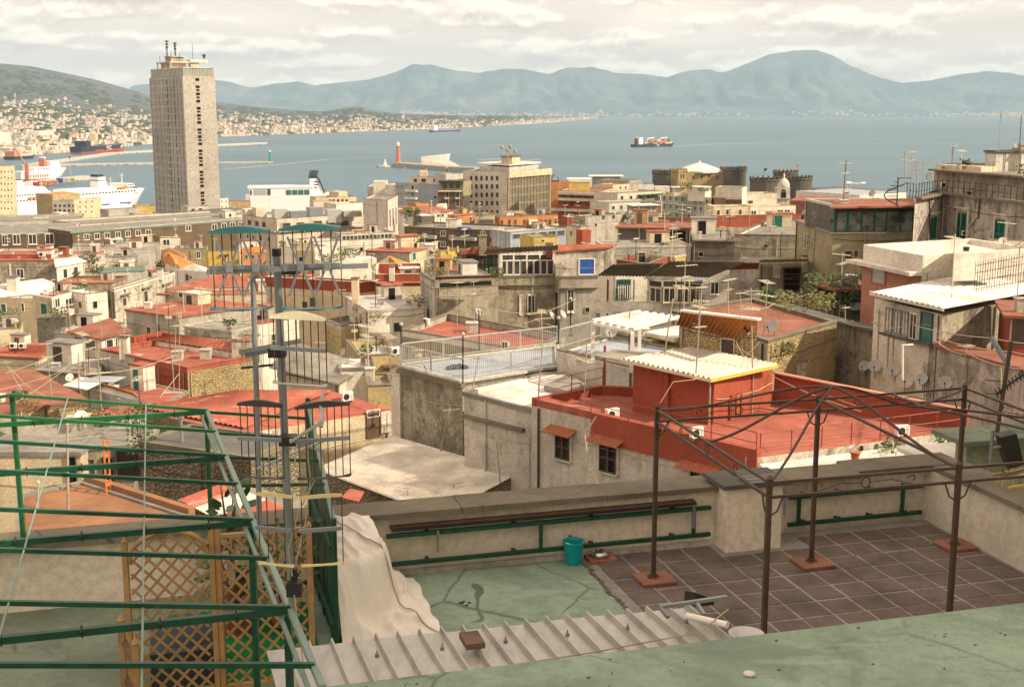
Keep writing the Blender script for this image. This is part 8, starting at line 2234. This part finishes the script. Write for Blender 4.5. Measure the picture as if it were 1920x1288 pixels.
# cables
def cable(label, pts, sag=.0, r=.02, mat='cable'):
    P = [PD(*p) for p in pts]; out = []
    for a, c in zip(P, P[1:]):
        n_ = 10
        for k in range(n_ + (1 if c is P[-1] else 0)):
            t = k / n_; q = a.lerp(c, t); q.z -= sag * (c - a).length * 4 * t * (1 - t); out.append(q)
    m = MB(); m.tube(out, r, 5); o = m.build('overhead_cable', mat, None, loc=P[0]); tag(o, label, 'cable', 'cables slung between the roofs')
CB = [
 ('pale cable dropping from the white hut roof to the terrace floor post', [(1423, 691, 54), (1614, 771, 50)], .03, .022),
 ('second pale cable from the hut roof towards the red back wall', [(1330, 612, 66), (1490, 708, 56), (1620, 765, 50)], .02, .02),
 ('long pale cable running to the picture edge above the stained wall', [(1713, 610, 60), (1862, 634, 50), (1960, 646, 44)], .01, .022),
 ('double cable sagging over the stained pale wall', [(1757, 633, 58), (1900, 660, 46), (1960, 668, 42)], .01, .022),
 ('loose cable drooping across the stained pale wall', [(1752, 637, 58), (1820, 665, 52), (1960, 690, 44)], .03, .022),
 ('cable from the veranda shed to the damp wall', [(1580, 604, 72), (1700, 612, 62)], .02, .02),
 ('cable crossing from tall red terrace aerial to the small dish', [(337, 663, 84), (250, 692, 82), (148, 703, 80)], .02, .022),
 ('cable hanging down the red wall of the double terrace', [(336, 700, 84), (300, 745, 78)], .0, .02),
 ('guy wire over the dark red sheet roof', [(10, 700, 76), (120, 660, 80)], .01, .015),
 ('second guy wire across the dark red sheet roof', [(20, 760, 70), (125, 690, 78)], .01, .015),
 ('third guy wire fanning over the picture-edge roofs', [(-20, 735, 70), (105, 700, 78), (160, 660, 84)], .01, .015),
 ('wire strung low above the old shack roof', [(0, 830, 52), (190, 815, 56)], .02, .012),
 ('slack cable by the shaded shack wall', [(20, 690, 74), (60, 730, 70), (100, 748, 72)], .02, .02),
 ('cable looping down the grey house front between its windows', [(1118, 780, 50.4), (1096, 815, 50.6), (1104, 870, 50.3), (1130, 920, 49)], .0, .03),
 ('pale cable on the side of the red hut', [(1238, 755, 49.5), (1262, 716, 49.5), (1300, 712, 49.5), (1325, 700, 50)], .0, .02),
 ('cable across the stained wall of the veranda palazzo', [(935, 582, 118), (1010, 588, 118), (1080, 560, 120)], .03, .035),
 ('washing line strung on the red roof terrace', [(965, 610, 92), (1005, 600, 92), (1040, 612, 92)], .02, .03),
 ('wires over the ridged orange roof', [(1262, 590, 70), (1420, 580, 68), (1450, 570, 72)], .02, .02),
 ('long cable from the garden room past the aerial poles', [(1110, 565, 104), (1290, 588, 90), (1400, 566, 86)], .02, .025),
 ('cable drooping below the red hut canopy', [(1380, 640, 60), (1395, 668, 60), (1425, 640, 60)], .06, .02)]
for lab, pts, sg, r_ in CB: cable(lab, pts, sg, r_)
# tangle of yellow flex on the gazebo
for k, lab in enumerate(('yellow flex tangled over the gazebo corner by the yard', 'second coil of yellow flex trailing into the yard')):
    m = MB(); pts = [T(.45 + .5 * math.sin(i * 1.3 + k) - i * .10, 4.2 - i * .18 + .25 * math.sin(i * 2.1 + k), 2.25 - .05 * k + .16 * math.sin(i * 1.7 + k * 2)) for i in range(14)]
    fine_ = []
    for a, c in zip(pts, pts[1:]): fine_ += [a.lerp(c, t / 4) for t in range(4)]
    m.tube(fine_, .008, 5); tag(m.build('flex', 'yellow_plastic', None, loc=pts[0]), lab, 'cable')
# greenery
for lab, x, y, d_, n_, sp, h, ls, mt in (
 ('dark leafy shrub beneath the sunlit flank of the grey block', 1545, 560, 100, 300, 1.2, 1.7, .38, 'leaf'),
 ('second dark bush against the olive house wall', 1588, 560, 98, 260, 1.1, 1.7, .36, 'leaf'),
 ('yellowish scrub on the terrace behind the damp wall', 1508, 585, 90, 420, 1.8, 1.2, .30, 'pale_leaf'),
 ('green creeper bush beside the blue tarpaulin lean-to', 1562, 580, 88, 360, 1.4, 1.5, .32, 'leaf'),
 ('small fan palm on the cream terrace wall', 1447, 566, 104, 70, .5, .7, .9, 'leaf'),
 ('tufts of scrub above the stained buttress wall', 808, 520, 118, 240, 1.2, 1.0, .3, 'pale_leaf'),
 ('creeper hanging beside the glazed veranda corner', 932, 524, 128, 150, .6, 1.2, .3, 'leaf'),
 ('leafy vine on the planted roof terrace', 168, 500, 264, 320, 2.2, 3.0, .7, 'leaf'),
 ('potted greenery at the end of the planted terrace', 186, 516, 262, 160, 1.2, 2.2, .6, 'leaf'),
 ('bush at the foot of the orange sloping roof', 306, 505, 270, 200, 1.6, 1.8, .6, 'leaf'),
 ('plants on the balcony villa ledge', 112, 596, 196, 200, 1.4, 1.8, .5, 'leaf'),
 ('potted plants on the cream balcony block', 14, 605, 174, 220, 1.6, 2.0, .45, 'leaf'),
 ('pot plant beside the sunlit old palazzo', 206, 580, 200, 140, .9, 2.0, .5, 'leaf'),
 ('creeper clump on the long white garden wall', 655, 484, 243, 260, 2.2, 2.0, .6, 'leaf'),
 ('second creeper clump on the white garden wall', 622, 492, 243, 220, 2.6, 1.6, .6, 'pale_leaf'),
 ('mossy growth along the ruinous house roof', 690, 600, 120, 220, 1.6, .8, .26, 'pale_leaf'),
 ('ivy trailing down the tuff side wall', 268, 880, 46, 320, .5, 2.6, .22, 'leaf'),
 ('weeds sprouting on the picture-edge tuff wall', 55, 765, 76, 120, .8, .5, .2, 'pale_leaf'),
 ('green shrub in the yard by the salmon roof', 192, 800, 66, 220, .8, .9, .25, 'leaf'),
 ('cypress-like green shrub beside the orange cube house', 762, 408, 300, 120, 1.6, 3.0, .9, 'leaf'),
 ('palm crown on the roof beside the dark shed', 776, 408, 296, 60, 1.0, 2.4, 1.6, 'leaf'),
 ('roof garden greenery on the teal-grey palazzo', 1287, 356, 436, 150, 2.2, 2.4, .9, 'leaf'),
 ('second clump of roof garden greenery above the palazzo windows', 1322, 360, 432, 150, 2.6, 1.6, .8, 'leaf'),
 ('pot plants on the lit parapet shade side of the red terrace', 1672, 850, 44, 90, .4, .6, .2, 'leaf'),
 ('agave in a bowl on the shaded parapet', 1772, 840, 44, 60, .3, .4, .35, 'leaf'),
 ('grey-green aloe on the tuff wall ledge', 1462, 668, 61, 160, .7, .8, .35, 'pale_leaf')):
    plant('shrub' if 'palm' not in lab else 'palm_plant', lab, PD(x, y, snap(x, y, d_)), n_, sp, h, ls * .8, mt, 'shrub' if 'palm' not in lab else 'palm')
p = PD(1603, 862, 44.5); o = thing('flower_pot', 'small terracotta pot on the lit white parapet', 'pot', p); m = MB(); m.lathe(p, [(0, 0), (.13, 0), (.18, .26), (.21, .26), (.21, .32), (.17, .32), (0, .28)], 14); m.build('pot', 'terracotta', o)
# orange ladder, chimneys and tanks
o = thing('step_ladder', 'orange folding step ladder on the ochre terrace', 'ladder', PZ(207, 925, OT.z)); a, c = PZ(200, 928, OT.z), PZ(208, 922, OT.z); tpz = Vector((0, 0, 1.9)); m = MB(); m.bar(a, a + tpz, .05); m.bar(c, c + tpz, .05); m.build('stile', 'ship_orange', o)
for k in range(5): m = MB(); m.bar(a + Vector((0, 0, .3 + k * .33)), c + Vector((0, 0, .3 + k * .33)), .04); m.build('rung', 'ship_orange', o)
for lab, x, y, d_, w_, h_, mt in (
 ('white chimney block on the grey house roof', 26, 545, 236, .9, 2.6, 'white_wall'),
 ('white chimney on the double red terrace corner', 234, 662, 95, .35, 1.3, 'white_wall'),
 ('squat red chimney on the stacked red roof storey', 120, 474, 262, .9, 1.2, 'red_wall'),
 ('rusty chimney stub on the red roof by the veranda', 1030, 474, 132, .35, .9, 'red_iron'),
 ('grey chimney between the cage loggia and the brick flats', 905, 470, 150, .4, 1.5, 'dirty_wall'),
 ('white stub chimney on the lean-to hut', 1510, 500, 112, .3, .9, 'white_wall'),
 ('pale stone block standing on the tuff house wall', 1500, 700, 58, .28, .7, 'grimy_white_wall'),
 ('white chimney on the sunlit palazzo roof', 300, 520, 226, .6, 1.6, 'white_wall'),
 ('terracotta-topped chimney by the orange fabric roof', 735, 520, 160, .35, 1.4, 'white_wall'),
 ('narrow white chimney on the cream wall house', 667, 570, 150, .35, 2.6, 'cream_wall')):
    p = PD(x, y, snap(x, y, d_)); o = thing('chimney', lab, 'chimney', p); m = MB(); m.box(p.x-w_, p.x+w_, p.y-w_, p.y+w_, p.z-.5, p.z+h_); m.build('stack', mt, o); m = MB(); m.box(p.x-w_*1.2, p.x+w_*1.2, p.y-w_*1.2, p.y+w_*1.2, p.z+h_+.002, p.z+h_+.15); m.build('cap', 'coping_stone', o)
# ================================================================== WEAR AND FITTINGS on the old town houses
def level(b): return max(b.zs) - min(b.zs) < .05
for b in BN:
    cx, cy = sum(p[0] for p in b.poly) / b.n, sum(p[1] for p in b.poly) / b.n
    if not 25 < cy < 420: continue
    nm = b.root.name.split('.')[0]
    if nm in ('boundary_wall', 'roof_wall', 'office_block', 'pergola', 'chimney_stack', 'castle_tower', 'canopy'): continue
    kids = [c.name.split('.')[0] for c in b.root.children]
    par = 'parapet' in kids
    if level(b) and not par and 'roof_sheet' not in kids:              # raised edge of the roof
        m = MB(); o = inset(b.poly, -.06); i_ = inset(b.poly, .16)
        for i in range(b.n):
            j = (i + 1) % b.n
            m.hexa([(*o[i], b.z - .14), (*o[j], b.z - .14), (*i_[j], b.z - .14), (*i_[i], b.z - .14)], [(*o[i], b.z + .08), (*o[j], b.z + .08), (*i_[j], b.z + .08), (*i_[i], b.z + .08)])
        m.build('roof_edge', rnd.choice(('coping_stone', 'grey_roof', 'pale_concrete')), b.root)
    if level(b) and 'roof_sheet' not in kids and b not in (RH, GT_, UT, CW, OT, LP, TH, RR, PH, LW):
        A = max((Vector((b.poly[i][0], b.poly[i][1])) - Vector((cx, cy))).length for i in range(b.n))
        for k in range(3 if A > 4 else 1):                          # vents, boxes and patches lying on the roof
            q = rnd.choice(b.poly); t = rnd.uniform(.2, .75); x, y = cx + (q[0] - cx) * t, cy + (q[1] - cy) * t
            s_ = rnd.uniform(.15, .45); h_ = rnd.uniform(.2, .9); m = MB(); z = b.zf
            if k == 2:
                m.hexa([(x - s_*3, y - s_, z + .004), (x + s_*3, y - s_*.7, z + .004), (x + s_*3, y + s_, z + .004), (x - s_*2.6, y + s_, z + .004)], [(x - s_*3, y - s_, z + .02), (x + s_*3, y - s_*.7, z + .02), (x + s_*3, y + s_, z + .02), (x - s_*2.6, y + s_, z + .02)]); m.build('roof_patch', rnd.choice(('grey_roof', 'pale_grey_roof', 'brown_red_roof', 'orange_roof')), b.root)
            elif rnd.random() < .5:
                m.box(x - s_, x + s_, y - s_, y + s_, z, z + h_); m.box(x - s_ - .06, x + s_ + .06, y - s_ - .06, y + s_ + .06, z + h_ + .002, z + h_ + .07); m.build('roof_box', rnd.choice(('pale_concrete', 'white_wall', 'grimy_white_wall')), b.root)
            else:
                m.tube([(x, y, z), (x, y, z + h_ + .4)], .07, 6); m.tube([(x, y, z + h_ + .38), (x, y, z + h_ + .5)], .13, 7); m.build('vent_pipe', rnd.choice(('old_mast', 'rust_brown', 'galvanised')), b.root)
    if level(b) and 'roof_sheet' not in kids and b not in (RH, GT_, UT, CW, OT, LP, TH, RR, PH, DR, GP, RT, ver) and 88 < cy < 330 and A > 4.5 and not (cx > 18 and cy < 135):
        j = max(range(b.n), key=lambda i: b.poly[i][1]); q = b.poly[j]         # stair head towards the rear of the roof
        x, y = cx + (q[0] - cx) * .42, cy + (q[1] - cy) * .42; e = Vector((b.poly[1][0] - b.poly[0][0], b.poly[1][1] - b.poly[0][1], 0)).normalized(); f = Vector((-e.y, e.x, 0)); c = Vector((x, y, b.zf)); w_, h_ = min(1.5, A * rnd.uniform(.14, .22)), rnd.uniform(1.2, 1.9)
        Q = [c - e * w_ - f * w_ * .7, c + e * w_ - f * w_ * .7, c + e * w_ + f * w_ * .7, c - e * w_ + f * w_ * .7]; U3 = Vector((0, 0, h_))
        m = MB(); m.hexa(Q, [v + U3 for v in Q]); m.build('stair_head', rnd.choice(('white_wall', 'cream_wall', 'grimy_white_wall', 'pale_concrete', 'ochre_wall')), b.root)
        m = MB(); o_ = [c + (v - c) * 1.12 + U3 + Vector((0, 0, .003)) for v in Q]; m.hexa(o_, [v + Vector((0, 0, .12)) for v in o_]); m.build('stair_head_roof', rnd.choice(('red_roof', 'brown_red_roof', 'grey_roof', 'white_roof')), b.root)
        m = MB(); d_ = [Q[0] + e * w_ * .5 - f * .03, Q[0] + e * w_ * 1.2 - f * .03, Q[0] + e * w_ * 1.2 - f * .005, Q[0] + e * w_ * .5 - f * .005]; m.hexa(d_, [v + Vector((0, 0, h_ * .85)) for v in d_]); m.build('door', rnd.choice(('old_wood', 'brown_shutter', 'teal_shutter', 'dark_opening')), b.root)
    for i in range(b.n):                                            # drainpipes, stray openings and hanging leads on walls in view
        p, q = Vector((*b.poly[i], 0)), Vector((*b.poly[(i+1) % b.n], 0)); e = q - p; L = e.length
        if L < 2: continue
        e.normalize(); nn = Vector((e.y, -e.x, 0))
        if nn.dot(p - Vector((0, 0, 0))) >= -.1 * p.length: continue
        zt_ = min(b.zs[i], b.zs[(i+1) % b.n]); rz = math.atan2(e.y, e.x)
        for k in range(1 + int(L > 9)):
            t = rnd.choice((.04, .96, rnd.uniform(.2, .8))); a = p + e * (L * t) + nn * .07; m = MB(); r_ = rnd.uniform(.03, .06)
            m.tube([(a.x, a.y, zt_ - .05), (a.x, a.y, max(b.zb, zt_ - 9))], r_, 5); m.build('drainpipe', rnd.choice(('old_mast', 'rust_brown', 'pale_concrete', 'grey_wall')), b.root)
        if 'window' not in kids and L > 3 and zt_ - b.zb > 2.5 and b not in (CW, GT_, LP, RH, UT, TH, LW, DR, RR, ver) and cy > 55:
            for k in range(1 + int(L > 7)):
                X = p + e * (L * rnd.uniform(.2, .8)); X.z = zt_ - rnd.uniform(1.3, 2.2)
                w_, h_ = rnd.choice(((.5, .5), (.8, 1.2), (.7, .9)))
                put(b, 'window', unit_mesh('tiny', rnd.choice(('white_wall', 'pale_concrete')), rnd.choice(('pane', 'brown_shutter', 'dark_opening'))), X, w_, h_, rz)
        if L > 4:
            a, c = p + e * (L * .02) + nn * .05, p + e * (L * .98) + nn * .05; za = zt_ - rnd.uniform(.5, 1.6); m = MB()
            m.tube([Vector((0, 0, za - .25 * math.sin(math.pi * k / 8) * rnd.uniform(.5, 1))) + a.lerp(c, k / 8) for k in range(9)], .018, 4); m.build('wall_cable', 'black_metal' if rnd.random() < .5 else 'cable', b.root)

# the many aerials, dishes and pot plants standing on these roofs
def whose(pre, b): return ' '.join((pre + ' ' + b.root['label']).split()[:16])
k = 0
for b in BN:
    cx, cy = sum(p[0] for p in b.poly) / b.n, sum(p[1] for p in b.poly) / b.n
    if not (58 < cy < 340) or b.root.name.split('.')[0] in ('boundary_wall', 'roof_wall', 'chimney_stack', 'canopy', 'glazed_wing') or b in (RH, GT_, LP, hb, PH, CW): continue
    k += 1
    lv = level(b)
    i = rnd.randrange(b.n); t = rnd.uniform(.5, .8) if lv else .0
    x, y = cx + (b.poly[i][0] - cx) * t, cy + (b.poly[i][1] - cy) * t
    p = Vector((x, y, b.zf - .2 if lv else b.zs[0] - .3)) if lv else Vector((*b.poly[0], b.zs[0] - .3))
    o = thing('rooftop_aerial', whose(('thin aerial on the', 'rooftop aerial of the', 'bent aerial over the')[k % 3], b), 'aerial', p, 'television aerials over the old town roofs')
    H = rnd.uniform(2.2, 4.2); r = .02 + cy * .00018; q = p + Vector((rnd.uniform(-.12, .12), rnd.uniform(-.1, .1), H)); m = MB(); m.tube([p, q], r, 5); m.build('mast', rnd.choice(('old_mast', 'cream_plastic', 'rust_brown')), o)
    for j in range(rnd.choice((1, 2, 2))):
        m = MB(); c = q.lerp(p, .05 + .22 * j); a = rnd.uniform(0, 3.1); e = Vector((math.cos(a), math.sin(a), .05)); f = Vector((-e.y, e.x, 0)); m.tube([c - e * .5, c + e * .7], r * .7, 4)
        for t in range(6): g = c + e * (-.48 + .22 * t); m.tube([g - f * .28, g + f * .28], r * .5, 4)
        m.build('aerial_head', 'cream_plastic', o)
    if k % 4 == 1 and lv:
        dish(whose('small dish on the', b), 0, 0, 10, 80, rnd.choice((-2.4, -2.0, -.6)), 'dish_grey')
        ro = [o for o in COL.objects if o.name.startswith('satellite_dish') and o.parent is None][-1]
        bx = b.poly[(i + 2) % b.n]; ro.location = Vector((cx + (bx[0] - cx) * .7, cy + (bx[1] - cy) * .7, b.zf + .55))
    if k % 3 == 0 and lv:
        bx = b.poly[(i + 1) % b.n]; bz = b.z if b.z > b.zf + .1 else b.zf
        plant('pot_plant', whose('potted greenery on the', b), Vector((cx + (bx[0] - cx) * .82, cy + (bx[1] - cy) * .82, b.zf + .25)), 70, .35 + cy * .0012, .7 + cy * .002, .22 + cy * .0008, rnd.choice(('leaf', 'leaf', 'pale_leaf')), 'plant', pot=.26)
